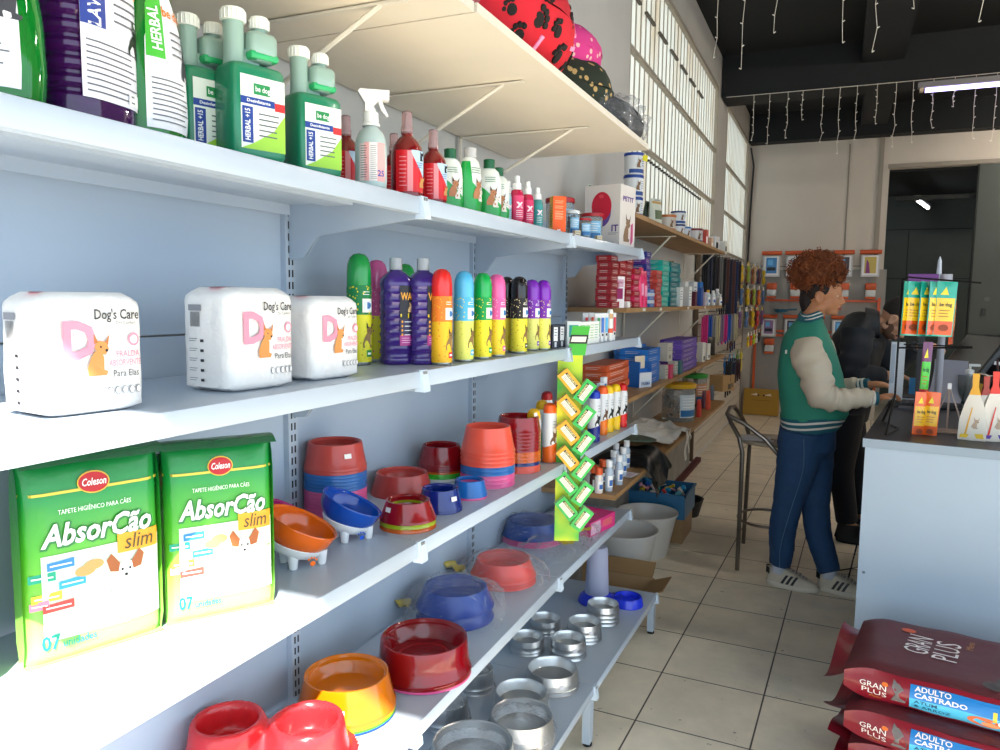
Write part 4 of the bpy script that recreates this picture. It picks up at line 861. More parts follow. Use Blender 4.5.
# ================================================================== fourth shelf
WR = None
def film_mat():
    m = bpy.data.materials.new('clear_film'); m.use_nodes = True; nt = m.node_tree; nt.nodes.remove(nt.nodes['Principled BSDF']); out = nt.nodes['Material Output']
    tr = nt.nodes.new('ShaderNodeBsdfTransparent'); gl = nt.nodes.new('ShaderNodeBsdfGlossy'); df = nt.nodes.new('ShaderNodeBsdfDiffuse'); tr.inputs[0].default_value = (.97, .97, .98, 1)
    gl.inputs['Roughness'].default_value = .10; df.inputs[0].default_value = (.85, .85, .88, 1); mx = nt.nodes.new('ShaderNodeMixShader'); m2 = nt.nodes.new('ShaderNodeMixShader'); fr = nt.nodes.new('ShaderNodeLayerWeight'); fr.inputs[0].default_value = .35
    tc = nt.nodes.new('ShaderNodeTexCoord'); n = nt.nodes.new('ShaderNodeTexNoise'); n.inputs['Scale'].default_value = 17; n.inputs['Detail'].default_value = 3; n.inputs['Distortion'].default_value = 2.2; bp = nt.nodes.new('ShaderNodeBump'); bp.inputs['Strength'].default_value = 1.0; bp.inputs['Distance'].default_value = .02
    L = nt.links.new; L(tc.outputs['Object'], n.inputs['Vector']); L(n.outputs[0], bp.inputs['Height']); L(bp.outputs[0], gl.inputs['Normal']); L(bp.outputs[0], fr.inputs['Normal'])
    mr = nt.nodes.new('ShaderNodeMapRange'); mr.inputs[3].default_value = .02; mr.inputs[4].default_value = .6; pwn = nt.nodes.new('ShaderNodeMath'); pwn.operation = 'POWER'; pwn.inputs[1].default_value = 2.2; L(fr.outputs['Facing'], pwn.inputs[0]); L(pwn.outputs[0], mr.inputs[0])
    L(gl.outputs[0], m2.inputs[1]); L(df.outputs[0], m2.inputs[2]); m2.inputs[0].default_value = .5; L(mr.outputs[0], mx.inputs[0]); L(tr.outputs[0], mx.inputs[1]); L(m2.outputs[0], mx.inputs[2]); L(mx.outputs[0], out.inputs[0]); return m
MFILM = film_mat()
def film(parent, r, h, seed, sx=1.25, sy=1.1, c=(0, 0), amp=.012, name='plastic_wrap'):
    b = MB(); rs = []; n = 56
    for k in range(15):
        z = h*k/14; base = (1.0 if k < 4 else 1-((k-4)/10)**2.2*.42); rr = []
        for j in range(n):
            a = 2*PI*j/n; nz = noise.noise((math.cos(a)*2.6+seed, math.sin(a)*2.6, z*16))*amp+noise.noise((math.cos(a)*8+seed, math.sin(a)*8, z*50))*amp*.4+abs(noise.noise((math.cos(a)*5, math.sin(a)*5, z*34+seed)))*amp*1.1
            rr.append((c[0]+(r*base+nz)*math.cos(a)*sx, c[1]+(r*base+nz)*math.sin(a)*sy, max(.001, z+nz*.7)))
        rs.append(rr)
    b.rings(rs, MFILM, None, False, True); o = b.build(name, parent, smooth=80); return o
q, r = bpos(347, 736, 98, 4)
stack(q, r, .074, [('#1746b0', 'clear blue', 1), ('#55b81e', 'clear green', 1), ('#f0c40c', 'clear yellow', 1), ('#f5850a', 'clear amber', 1), ('#f5850a', 'clear orange', 1)], ' of the sunlit stack on the fourth shelf', 'sunlit stack of bowls', dz=.0058, top=.84, sticker=(R(-62), .03))
q, r = bpos(424, 694, 95, 4)
stack(q, r, .085, [PB, ('#9e0616', 'deep red', 1), ('#9e0616', 'large deep red', 1)], ' right of the sunlit orange stack', 'large deep red bowls', dz=.006, top=.9)
def wrapped(px, py, wpx, cols, where, h, label, seed, dz, top=.8, r2=1.25, hh=None):
    q, r = bpos(px, py, wpx, 4)
    t = thing('plastic_bag', label, 'plastic bag', q, 0, 'clear bags round the bowls'); film(t, r*1.08, hh or h+dz*(len(cols)-1)+.008, seed, r2, 1.12)
    # tied bag tail towards the back panel
    b = MB(); d = Vector((-.9, -.35, 0)).normalized()
    b.grid(lambda u, v: (d.x*(r+u*.09)+(v-.5)*d.y*(.02+.05*u)+.004*math.sin(v*20), d.y*(r+u*.09)-(v-.5)*d.x*(.02+.05*u), .02+.025*u+.008*math.sin(u*17+v*9)), 14, 10, MFILM); b.build('bag_tail', t, smooth=80)
    MB().grid(lambda u, v: (d.x*(r+.02+u*.07)+(v-.5)*d.y*.06, d.y*(r+.02+u*.07)-(v-.5)*d.x*.06, .03+.03*u+.008*math.sin(u*13+v*7)), 10, 8, mat('#d9c23a', .3, trans=.3)).build('yellow_label', t, smooth=80)
    return stack(q, r, h, cols, where, 'bowls wrapped in clear bags', dz=dz, top=top)
DB = ('#0f3a90', 'dark blue', 0)
wrapped(455, 632, 78, [DB, DB], ' inside the nearest clear bag', .062, 'clear bag round the nearest dark blue bowls on the fourth shelf', 1.3, .036, r2=1.18)
wrapped(503, 592, 66, [('#d8504a', 'coral', 0), ('#d8504a', 'coral', 0)], ' inside the bag of the two coral bowls', .058, 'clear bag round the coral bowls in the middle of the fourth shelf', 4.1, .022)
wrapped(532, 548, 62, [PB, ('#153f8a', 'royal blue', 0)], ' inside the farthest clear bag', .058, 'clear bag round the blue and pink bowls farther back', 7.7, .024)
# loose crumpled bags at the far end of the fourth shelf
for i, (X, y, s) in enumerate(((.25, 2.72, .10), (.22, 3.02, .09), (.27, 2.92, .07))):
    t = thing('plastic_bag', ['loose crumpled clear bag lying under the hanging strip', 'loose crumpled clear bag near the pink box', 'small crumpled clear bag at the front edge beyond the strip'][i], 'plastic bag', (X, y, zs(4, y)+.001), 0, 'clear bags round the bowls'); film(t, s, .05, 11+i*3, 1.1, 1.6, amp=.03, name='bag_film')
    MB().grid(lambda u, v: (.06*(u-.5)+s*.5, .045*(v-.5)-.03, .052+.005*math.sin(u*9)), 4, 4, mat('#e8cf2a', .35)).build('yellow_label', t, smooth=80)
def d_pink(l, w, h, y): plate(l, -w*.46, -w*.1, h*.1, h*.9, mat('#e8b9cf', .4), y); lines(l, w*.0, w*.4, h*.3, h*.8, 4, mat('#f3c04a', .4), y=y)
p = ons(596, 488, 4); carton('pink_box', 'shiny pink box lying at the far end of the fourth shelf', (.265, 3.07, zs(4, 3.1)+.001), R(78), .22, .15, .062, '#d8307f', d_pink)
# double red bowl
def double_bowl(p, rz, label):
    t = thing('double_bowl', label, 'bowl', p, rz, 'double bowls'); m = mat('#d8262c', .25, trans=.1, coat=.4); a = .062
    H = .072; R1 = .078; b = MB(); nx, ny = 92, 52; X0, Y0 = .165, .095
    def sdf(x, y): 
        k = .03; d1 = math.hypot(x-.072, y)-R1; d2 = math.hypot(x+.072, y)-R1; h = max(k-abs(d1-d2), 0)/k; return min(d1, d2)-h*h*k*.25
    def z(x, y):
        d = sdf(x, y); e = max(0, min(1, (-d)/.016)); zz = .006+(H-.006)*(e*e*(3-2*e)) if d < .0 else .006
        q = min(math.hypot(x-.072, y), math.hypot(x+.072, y)); f = max(0, min(1, (.056-q)/.014)); return zz-(H-.022)*(f*f*(3-2*f))*(1 if d < 0 else 0)
    vs = []; idx = {}; fs = []
    for j in range(ny+1):
        for i in range(nx+1):
            x, y = -X0+2*X0*i/nx, -Y0+2*Y0*j/ny; idx[i, j] = len(vs); vs.append((x, y, z(x, y)))
    ins = lambda i, j: sdf(vs[idx[i, j]][0], vs[idx[i, j]][1]) < .010
    for j in range(ny):
        for i in range(nx):
            if ins(i, j) or ins(i+1, j+1): fs.append((idx[i, j], idx[i+1, j], idx[i+1, j+1], idx[i, j+1]))
    b.add(vs, fs, m); o = b.build('bowl_body', t, smooth=80)
    sm = o.modifiers.new('s', 'SOLIDIFY'); sm.thickness = .003; sm.offset = -1
    return t
for i in range(4):
    double_bowl((.165, 1.18, zs(4, 1.15)+.001+.013*i), R(24+i*.5), 'red double bowl %s the stack in the sunlit corner' % ['at the bottom of', 'second from the bottom of', 'second from the top of', 'on top of'][i]).scale = (1.14, 1.14, 1.1)

# ================================================================== base shelf: metal bowls and dispenser
MM = mat('#cfd0d0', .36, 1, var=.06, vscale=14)
def metal(px, py, wpx, n, label, h=.05, dz=.018, rimpy=None, wrapit=False, k=5, group='brushed metal bowls'):
    q, r = bpos(px, py, wpx, 5)
    r *= .98
    for i in range(n):
        key = (round(r, 3), h); kk = ('metal',)+key
        if kk not in _BM:
            t = .0012; prof = [(r, 0), (r*1.03, .0015), (r*1.0, .004), (r*.99, .02), (r*1.0, .021), (r*.95, h-.001), (r*.93, h), (r*.9, h-.003), (r*.88, h*.4), (r*.82, h*.3), (.0008, h*.28)]
            _BM[kk] = MB().lathe(prof, MM, 40, c0=False).lathe([(.0008, h*.28-t), (r*.82, h*.3-t), (r*.95-t*2, h*.9), (r-t, .003), (r, 0)], MM, 40, c0=True, c1=False).mesh(40); _BM[kk].name = 'metal_bowl'
        lb = label if n == 1 else label+', '+(['lower one', 'middle one', 'upper one'] if n == 3 else ['lower one', 'upper one'])[i]
        o = link('metal_bowl', _BM[kk], None, (q.x, q.y, q.z+i*dz)); tag(o, lb, 'bowl', group)
    if px in (552, 584, 603, 568):
        b = MB(); z = .02; rr = r*1.01+.001; M = Matrix.Rotation(R(-50), 4, 'Z'); b.add([(rr, -.009, z-.006), (rr, .009, z-.006), (rr, .009, z+.006), (rr, -.009, z+.006)], [(0, 1, 2, 3)], mat('#e4e0e4', .5), M); b.build('price_sticker', o, smooth=0)
    if wrapit:
        t = thing('plastic_bag', 'clear bag round the '+label.split(',')[0], 'plastic bag', q, 0, 'clear bags round metal bowls'); film(t, r*1.03, h+dz*(n-1)-.004, px*.1, 1.04, 1.04, amp=.008)
metal(472, 797, 86, 2, 'largest metal bowls at the bottom edge of the picture', .07, .02, wrapit=True)
metal(521, 757, 66, 2, 'metal bowls wrapped in film right of the largest', .062, .02, wrapit=True)
metal(521, 724, 55, 2, 'metal bowls between the wrapped ones and the stickered wide pair', .05, .016)
metal(552, 698, 53, 2, 'wide metal bowls with a sticker before the small ones', .05, .016)
metal(527, 657, 35, 2, 'small metal bowls, leftmost of the small ones', .042, .012)
metal(545, 637, 32, 2, 'small metal bowls touching the leftmost from behind', .042, .014)
metal(568, 662, 36, 2, 'small metal bowls in the middle of the small ones', .045, .022)
metal(584, 645, 34, 3, 'small metal bowls between the middle pair and the last three', .045, .014)
metal(602.5, 627, 33, 3, 'small metal bowls nearest the blue dispenser', .045, .017)
metal(474, 697, 40, 2, 'metal bowls in film half hidden under the fourth shelf', .055, .018, wrapit=True)
metal(447, 735, 44, 2, 'metal bowls in film at the left under the fourth shelf', .06, .018, wrapit=True)
# blue dispenser
p = Vector((.335, 3.235, zs(5, 3.27)+.001)); t = thing('water_dispenser', 'blue pet dispenser with frosted tank at the end of the base shelf', 'dispenser', p, R(12)); t.scale = (1.18, 1.18, 1.15)
mb_ = mat('#2238d8', .3, coat=.3); b = MB()
b.lathe([(.066, 0), (.068, .004), (.062, .025), (.05, .036), (.046, .038)], mb_, 32, sx=1.05, c=(-.055, 0, 0)); b.lathe([(.058, 0), (.06, .004), (.055, .03), (.051, .036), (.047, .036), (.043, .016), (.001, .013)], mb_, 32, c=(.062, 0, 0), c0=False); b.box((.005, 0, .014), (.07, .085, .026), mb_, bev=.004); b.build('base', t)
MB().lathe([(.043, .034), (.046, .04), (.043, .1), (.038, .215), (.034, .224), (.001, .226)], mat('#c9cdea', .5, trans=.35, ior=1.1), 32, c=(-.055, 0, 0)).build('tank', t)

# ================================================================== hanging strip of soap boxes
t0 = Vector((.395, 2.47, 0)); zt, zb_ = 1.47, .722
t = thing('hanging_strip', 'yellow and green cardboard strip hanging before the shelves, full of soap boxes', 'display strip', (t0.x, t0.y, zb_))
Ms = Matrix.Rotation(R(24), 4, 'Z'); H = zt-zb_
def strip_mat():
    m = mat('#e8e02a', .4, spec=.49); nt = m.node_tree; bs = nt.nodes['Principled BSDF']; tc = nt.nodes.new('ShaderNodeTexCoord'); n = nt.nodes.new('ShaderNodeTexNoise'); n.inputs['Scale'].default_value = 5; cr = nt.nodes.new('ShaderNodeValToRGB')
    e = cr.color_ramp.elements; e[0].position = .42; e[0].color = (*lin('#3fae2c'), 1); e[1].position = .58; e[1].color = (*lin('#f0ea1e'), 1); nt.links.new(tc.outputs['Object'], n.inputs['Vector']); nt.links.new(n.outputs[0], cr.inputs[0]); nt.links.new(cr.outputs[0], bs.inputs['Base Color']); return m
b = MB(); b.box((-.02, 0, H/2-.05), (.085, .0015, H-.1), strip_mat(), Ms); b.build('strip_card', t, smooth=0)
b = MB(); b.prism([(-.03, H-.1), (.03, H-.1), (.045, H), (-.015, H)], -.0008, .0008, mat('#3fae2c', .4), Ms); poly(b, [(-.026, H-.06), (.036, H-.06), (.04, H-.03), (-.02, H-.03)], mat('#1c1c1c', .5), -.0008, .0006, Ms); poly(b, [(-.02, H-.054), (.03, H-.054), (.034, H-.036), (-.015, H-.036)], mat('#e9e6d8', .5), -.0008, .0012, Ms); b.build('header_card', t, smooth=0)
for i in range(6):
    for c in range(2):
        yel = (i < 4 and c == 0); col = '#f2a81c' if yel else '#2fb24a'; n_ = ['top', 'second', 'third', 'fourth', 'fifth', 'lowest'][i]
        if c == 0 and i == 5: col = '#2fb24a'
        lab = '%s soap box, %s row of the hanging strip, %s column' % ('yellow' if yel else 'green', n_, 'left' if c == 0 else 'right')
        s = thing('soap_box', lab, 'soap box', t0+Ms @ Vector((-.024 if c == 0 else .028, -.022-.004*c, 0))+Vector((0, 0, zb_+H-.185-i*.088-(.035 if c else 0))), group='soap boxes on the hanging strip', rot=(0, R(50) if c == 0 else R(-54), R(24))); s.scale = (.98, 1, 1.05)
        b = MB().box((0, 0, 0), (.082, .03, .04), mat(col, .4)); b.box((0, 0, 0), (.0825, .026, .0405), mat('#f6d98a' if yel else '#a9dc9a', .4)); b.build('carton', s, smooth=0)
        l = MB(); plate(l, -.03, .03, -.012, .012, mat('#f0ecd8', .4), -.015); plate(l, -.03, .03, .004, .012, BLACK, -.015, .0009); text(l, 'SABONETE', .006, mat('#f6e9a0', .4), 0, .008, -.015, width=.05, bold=.03, off=.0014); lines(l, -.026, .026, -.011, .002, 3, y=-.015)
        l.build('box_print', s, smooth=0)
# ================================================================== pet beds on the board shelf
def fabric(base, blobs, scale=18, thr=.3):
    return spotmat(base, blobs, scale, thr, .85)
def bed(p, R0, r, sx, sy, label, m, seed=1, rz=0, extra=None, sz=1):
    t = thing('pet_bed', label, 'pet bed', p, rz, 'pet beds on the board shelf'); b = MB(); nu, nv = 48, 18
    def f(u, v):
        a, c = 2*PI*u, 2*PI*v; rr = r*(1+.10*noise.noise((math.cos(a)*2+seed, math.sin(a)*2, c))+.05*abs(math.sin(a*4+seed))); 
        return ((R0+rr*math.cos(c))*math.cos(a)*sx, (R0+rr*math.cos(c))*math.sin(a)*sy, max(.0, r*sz+rr*math.sin(c)*sz*1.0))
    b.grid(f, nu, nv, m); b.build('bolster', t, smooth=80)
    MB().lathe([(.001, .05), (R0*.9, .055), (R0, .03)], m, 30, sx=sx, sy=sy).build('cushion', t, smooth=80)
    if extra: extra(t)
    return t
ZT = ZB+.0185
def paws(t):
    bk = mat('#17120f', .85); pkb = mat('#f29ac0', .8); random.seed(8)
    b = MB()
    for i in range(40):
        a = R(-88+(i % 8)*19+random.uniform(-4, 4)+(i//8 % 2)*9); c = R(-44+(i//8)*24+random.uniform(-3, 3)); s = random.choice((.013, .015, .018))
        rr = .125*(1+.10*noise.noise((math.cos(a)*2+1, math.sin(a)*2, c % (2*PI)))+.05*abs(math.sin(a*4+1)))-.0005
        cen = Vector(((.155+rr*math.cos(c))*math.cos(a)*.95, (.155+rr*math.cos(c))*math.sin(a)*1.15, .1175+rr*math.sin(c)*.94)); n = Vector((math.cos(c)*math.cos(a), math.cos(c)*math.sin(a), math.sin(c))).normalized()
        M = Matrix.Translation(cen) @ n.to_track_quat('Z', 'Y').to_matrix().to_4x4() @ Matrix.Rotation(random.random()*6, 4, 'Z')
        mm = pkb if i % 9 == 4 else bk
        if i % 9 == 4: b.box((0, 0, .0), (.011, .05, .005), mm, M)
        else:
            for x, y, q in ((0, -.3, 1), (-1.1, .8, .45), (-.4, 1.25, .45), (.4, 1.25, .45), (1.1, .8, .45)): b.lathe([(q*s, -.008), (q*s, .0012), (q*s*.8, .002)], mm, 10, M @ Matrix.Translation((x*s, y*s, 0)))
    b.build('paw_print', t)
bed((.30, 1.80, ZT), .155, .125, .95, 1.15, 'red pet bed with black paw prints on the board shelf', mat('#c81a2a', .85, bump=.3, bscale=20), 1, 0, paws, .94)
bed((.26, 1.84, ZT+.21), .13, .07, .95, 1.1, 'orange red pet bed lying on top of the paw print bed', mat('#e2402a', .85, bump=.3, bscale=20), 6, 0)
bed((.27, 2.43, ZT), .135, .10, 1.0, .85, 'dark olive patterned pet bed at the end of the board shelf', fabric('#2c3326', '#c8a468', 34, .3), 2)
bed((.27, 2.43, ZT+.15), .125, .075, .95, .95, 'pink patterned pet bed lying on the olive one', fabric('#d83a86', '#e9b9b0', 36, .3), 3)
t = thing('bagged_bed', 'dark pet bed in a clear bag at the near end of the board shelf', 'pet bed', (.33, 1.26, ZT)); b = MB(); b.grid(lambda u, v: ((.13+.055*math.cos(2*PI*v)+.01*noise.noise((u*9, v*5, 2)))*math.cos(2*PI*u)*1.1, (.13+.055*math.cos(2*PI*v))*math.sin(2*PI*u)*1.3, .055+.055*math.sin(2*PI*v)), 36, 12, mat('#2f3a33', .8)); b.build('bolster', t); film(t, .2, .13, 3, 1.1, 1.35, amp=.02)
t = thing('bagged_bed', 'grey pet bed in a clear bag hanging over the far corner of the board', 'pet bed', (.43, 2.62, ZT)); b = MB(); b.grid(lambda u, v: ((.075+.045*math.cos(2*PI*v)+.012*noise.noise((u*9, v*5, 5)))*math.cos(2*PI*u)*1.0, (.09+.05*math.cos(2*PI*v))*math.sin(2*PI*u)*2.0, .05+.05*math.sin(2*PI*v)), 36, 12, mat('#3c3d3f', .7, bump=.5)); b.build('bolster', t); film(t, .13, .115, 9, 1.0, 1.95, amp=.025)
MB().grid(lambda u, v: (-.02+.16*(v-.5)*(1-u*.5)+.01*math.sin(u*14), .20+.17*u, .06+.06*u+.03*math.sin(v*5+u*6)), 12, 8, MFILM).build('bag_tail', t, smooth=80)

# ================================================================== wooden shelves farther along the wall
MWD = mat('#a27c50', .55, var=.18, vscale=7); MWD2 = mat('#8f7048', .6, var=.15, vscale=5)
WS = [(1.975, .30, 3.62, 6.75, 'upper wooden wall shelf under the louvred window carrying cans'), (1.522, .30, 3.50, 6.70, 'middle wooden wall shelf crowded with medicine boxes'), (1.085, .30, 3.50, 7.05, 'lower wooden wall shelf with orange and blue cartons'), (.705, .35, 3.20, 6.75, 'lowest wooden board with the cloth and the big jar')]
for z, D, ya, yb, lb in WS:
    t = thing('wooden_shelf', lb, 'shelf', (0, ya, z)); MB().box((D/2, (yb-ya)/2, -.011), (D, yb-ya, .022), MWD).build('board', t, smooth=0)
    for y in ([1.1, 2.9] if z > 1.2 else [1.4, 3.0]): tri(t, y, D*.93, .27, None, MBK, -.022, .014)
    if z == 1.522:
        for y in (.35, .75, 1.6, 2.3): MB().box((D+.0008, y, -.011), (.001, .06, .016), mat('#e4dfd4', .5)).build('price_label', t, smooth=0)
# concrete face and dark skirting under the board
struct(MB().box((.004, 5.3, .35), (.012, 3.6, .68), mat('#8b8984', .85, var=.22, vscale=6, bump=.3)).build('trim_7', smooth=0), 'rough concrete patch of wall under the lowest board')
struct(MB().box((.03, 6.2, .02), (.05, 2.6, .04), mat('#5b2a2c', .7, var=.3, vscale=9)).build('baseboard_left', smooth=0), 'dark red strip along the foot of the wall')
def W(px, X, z): y = yfor(px, X, z+.08); return Vector((X, y, z+.0008))
def column(pa, pb, X, z, n, H, D, col, what, group, face=None, cat='box', shade=None, name='medicine_box', jit=.004):
    ya, yb = yfor(pa, X+D/2, z+.1), yfor(pb, X+D/2, z+.1); hh = H/n; k = (what, n); me = {}
    random.seed(int(pa*7))
    for i in range(n):
        c = col if isinstance(col, str) else col[i % len(col)]
        if c not in me:
            b = MB(); w_ = (yb-ya)*.96; b.box((0, 0, hh/2), (D, w_, hh*.95), mat(c, .4)); q = MB()
            if face: face(q, w_, hh, -D/2)
            else: lines(q, -w_*.38, w_*.30, hh*.25, hh*.8, 2, mat('#e2d5cf', .5), y=-D/2); 
            merge(b, q, SIDE); q = MB(); lines(q, -D*.3, D*.3, hh*.3, hh*.75, 2, mat('#d8ccc6', .5), y=-w_/2); merge(b, q); me[c] = b.mesh(0)
        o = link(name, me[c], None, (X+random.uniform(-jit, jit), (ya+yb)/2, z+.0008+i*hh)); tag(o, '%s, %s' % (what, ORD[n-1-i] if i else 'at the bottom'), cat, group)
z = 1.522; XM = .20
column(611, 618, .235, z, 8, .235, .07, '#8e1a22', 'dark red medicine box in the first column', 'red medicine boxes')
column(618.5, 626, .235, z, 8, .24, .07, '#9a1c26', 'dark red medicine box in the second column', 'red medicine boxes')
column(626, 633, XM+.02, z, 8, .24, .10, '#8a1620', 'narrow dark red box in the third column', 'red medicine boxes')
column(633.5, 640, XM+.04, z, 7, .19, .08, ['#a01a2a', '#c22052'], 'narrow red and pink box in the fourth column', 'red medicine boxes')
column(634, 645, XM-.08, z, 8, .27, .09, ['#1a2fae', '#1c38b8'], 'royal blue box behind the pink packs', 'blue medicine boxes')
column(645.5, 650, XM+.03, z, 9, .29, .09, ['#2a2f86', '#5a2f86'], 'narrow violet blue box beside the wooden divider', 'blue medicine boxes')
for i, (px, h) in enumerate(((640.5, .20), (644, .185))): p = W(px, .28, z); pouch('pink_pack', ['bright pink rounded pack before the blue boxes, left', 'bright pink rounded pack before the blue boxes, right'][i], p, R(80), .05, .03, h, '#d81a5e', lambda l, w, h: (gplate(l, -w*.3, w*.3, h*.3, h*.6, mat('#f0a0c0', .4)),), 'bright pink packs')
def d_mag(l, w, h, y): plate(l, -w*.36, w*.36, h*.28, h*.62, mat('#8e1f5c', .4), y); plate(l, -w*.4, w*.4, h*.66, h*.9, mat('#c9a0b4', .4), y); text(l, 'NEPTRA', .01, mat('#8e1f5c', .4), 0, h*.8, y, width=w*.6, off=.0014)
p = W(615, .25, z); carton('medicine_box', 'upright white box with a magenta square before the red boxes', p, R(62), .08, .045, .145, '#e6dfe2', d_mag)
p = W(601.5, .285, z); carton('small_carton', 'tiny white carton at the near end of the middle wooden shelf', (p.x, 3.56, p.z), R(80), .03, .02, .03, '#e9e6e0')
p = W(653.5, .14, z); MBd = thing('shelf_divider', 'upright brown wooden divider between blue and teal boxes', 'divider', p); MB().box((0, 0, .14), (.24, .018, .28), mat('#b08f5e', .6, var=.1)).box((.0, .05, .14), (.012, .09, .28), mat('#9c7c4c', .6)).build('divider_board', MBd, smooth=0)
column(650, 655, .27, z, 5, .095, .04, ['#3a6ab0', '#c9d4e2'], 'little blue and white box before the divider', 'little blue boxes')
column(656, 661.5, .25, z, 9, .20, .08, ['#c2453a', '#a8352f'], 'narrow brick red box beside the teal ones', 'brick red boxes')
column(662, 669, .22, z, 9, .265, .12, ['#18a596', '#20b8a6'], 'turquoise box in the lighter column', 'teal medicine boxes')
column(670, 680, .20, z, 9, .27, .13, ['#0f6f78', '#118086'], 'dark teal box in the darker column', 'teal medicine boxes')
for i, (px, X, h, w_, c, lb) in enumerate(((678, .27, .12, .04, '#e2e2e0', 'white carton right of the teal boxes'), (683, .24, .165, .05, '#dcdddb', 'tall pale carton behind the white ones'), (687, .27, .13, .04, '#e6e5e3', 'white carton, second right of the teal boxes'), (692, .24, .17, .06, '#d8dadb', 'widest pale carton on the middle wooden shelf'), (693, .28, .10, .03, '#5a2436', 'dark maroon small carton'), (698, .24, .175, .05, '#1a6fc0', 'tall bright blue carton near the shelf end'), (699, .28, .13, .035, '#274f9a', 'navy blue bottle carton with a yellow foot'), (703, .28, .1, .03, '#c3b6c8', 'pale lilac small carton'))):
    carton('medicine_box', lb, W(px, X, z), R(75), w_, .05, h, c, lambda l, w, h, y: lines(l, -w*.35, w*.35, h*.3, h*.85, 4, y=y), 'mixed cartons near the shelf end')
def vial(px, X, z, r, h, body, cap, label, ch=.02, grp='small bottles', s=1, capr=.6):
    t = thing('small_bottle', label, 'bottle', W(px, X, z), R(60), grp)
    MB().lathe([(r*.9, 0), (r, .003), (r, h*.72), (r*.5, h*.84), (r*.45, h*.86)], mat(body, .25, coat=.2), 16).build('bottle_body', t)
    MB().lathe([(r*capr, h*.84), (r*capr, h*.84+ch), (r*capr*.6, h)], mat(cap, .35), 14).build('cap', t)
    l = MB().wrap(r, -1, 1, h*.15, h*.55, WHITE, 8); l.wrap(r, -.6, .4, h*.2, h*.4, mat('#3567b0', .4), 6, .0008); l.build('bottle_label', t)
for px, X, r, h, bd, cp, lb in ((708, .28, .018, .12, '#c6d6de', '#f0b020', 'pale blue bottle with yellow cap near the shelf end'), (713, .27, .02, .12, '#dfe3e6', '#e9e9e9', 'white bottle beside the yellow capped one'), (717, .25, .022, .14, '#cfd6dc', '#f0f0f0', 'larger white bottle at the end of the middle shelf'), (720, .28, .018, .09, '#e6e6e6', '#dcdcdc', 'small white bottle, last on the middle wooden shelf')): vial(px, X, z, r, h, bd, cp, lb)
# lower shelf
z = 1.085
column(606, 629, .225, z, 6, .185, .12, ['#c4562a', '#b84a22'], 'wide orange carton behind the cans', 'orange cartons on the lower wooden shelf', name='orange_carton')
for i, (px, hh) in enumerate(((600, .12), (603.5, .14))): carton('small_carton', ['white small box before the orange cartons, left one', 'white small box before the orange cartons, right one'][i], (.29, yfor(px, .29, 1.15), z+.001), R(80), .035, .016, hh, '#dfe3e8', lambda l, w, h, y: plate(l, -w*.3, w*.3, h*.5, h*.8, mat('#3a78b8', .4), y))
column(647, 660, .17, z, 5, .20, .16, ['#1f6fc4', '#2a7ad0'], 'bright blue carton stacked behind the display tray', 'blue cartons', name='blue_carton')
column(634, 646, .10, z, 4, .215, .12, ['#1f6fc4', '#2674c8'], 'bright blue carton at the wall side', 'blue cartons', name='blue_carton')
p = W(642.5, .24, z); t = thing('display_tray', 'blue open display tray with a cream card at the shelf front', 'display tray', p, R(68)); mb2 = mat('#1c62b4', .4); b = MB(); b.box((0, .03, .05), (.11, .06, .1), mb2); b.box((0, -.012, .04), (.11, .02, .08), mat('#d9dde2', .4)); b.box((-.052, .02, .07), (.008, .08, .14), mb2).box((.052, .02, .07), (.008, .08, .14), mb2); b.build('tray', t, smooth=0)
l = MB(); plate(l, -.05, .05, .002, .04, mat('#c9d6e6', .4), -.022); text(l, 'FARMA', .02, mat('#1a3f7a', .4), 0, .02, -.022, width=.08, bold=.04, off=.0012); plate(l, -.046, .046, .075, .17, mat('#e3d2b4', .5), .02); l.build('tray_print', t, smooth=0)
for i, (px, X) in enumerate(((663, .25), (668, .27), (673, .25), (678, .27), (683, .25))): carton('small_carton', 'small glassy carton under the white pair, %s' % ['first from the left', 'second from the left', 'third from the left', 'fourth from the left', 'fifth from the left'][i], W(px, X, z), R(80), .045, .05, .085, ['#b8b4a8', '#cf3a62', '#c4c0b8', '#3f6f74', '#b9b5aa'][i], lambda l, w, h, y: lines(l, -w*.4, w*.4, h*.2, h*.8, 3, y=y), 'small cartons on the lower wooden shelf')
for i, px in enumerate((664.5, 674)):
    p = W(px, .20, z); carton('tall_carton', ['white carton on top of the small ones, left of the pair', 'white carton on top of the small ones, right of the pair'][i], p+Vector((0, 0, .087)), R(80), .085, .07, .115, '#cfc9bd', lambda l, w, h, y: (lines(l, -w*.35, w*.35, h*.55, h*.8, 2, y=y), plate(l, -w*.2, w*.2, h*.15, h*.35, mat('#9a948a', .5), y)), 'white carton pair')
column(681, 697, .21, z, 7, .215, .14, ['#5b3f9e', '#6a4ab0'], 'purple carton of the tall stack', 'purple cartons on the lower wooden shelf', name='purple_carton')
for i, (px, h) in enumerate(((701, .15), (706, .13))): carton('small_carton', ['white carton right of the purple ones, the taller', 'white carton at the end of the lower wooden shelf'][i], W(px, .24, z), R(75), .06, .05, h, '#dddcd6', lambda l, w, h, y: plate(l, -w*.1, w*.3, h*.1, h*.3, TXTD, y))
p = W(711, .2, z); t = pouch('black_pack', 'black crumpled pack behind the last white carton', p, R(70), .12, .05, .16, '#15161a')
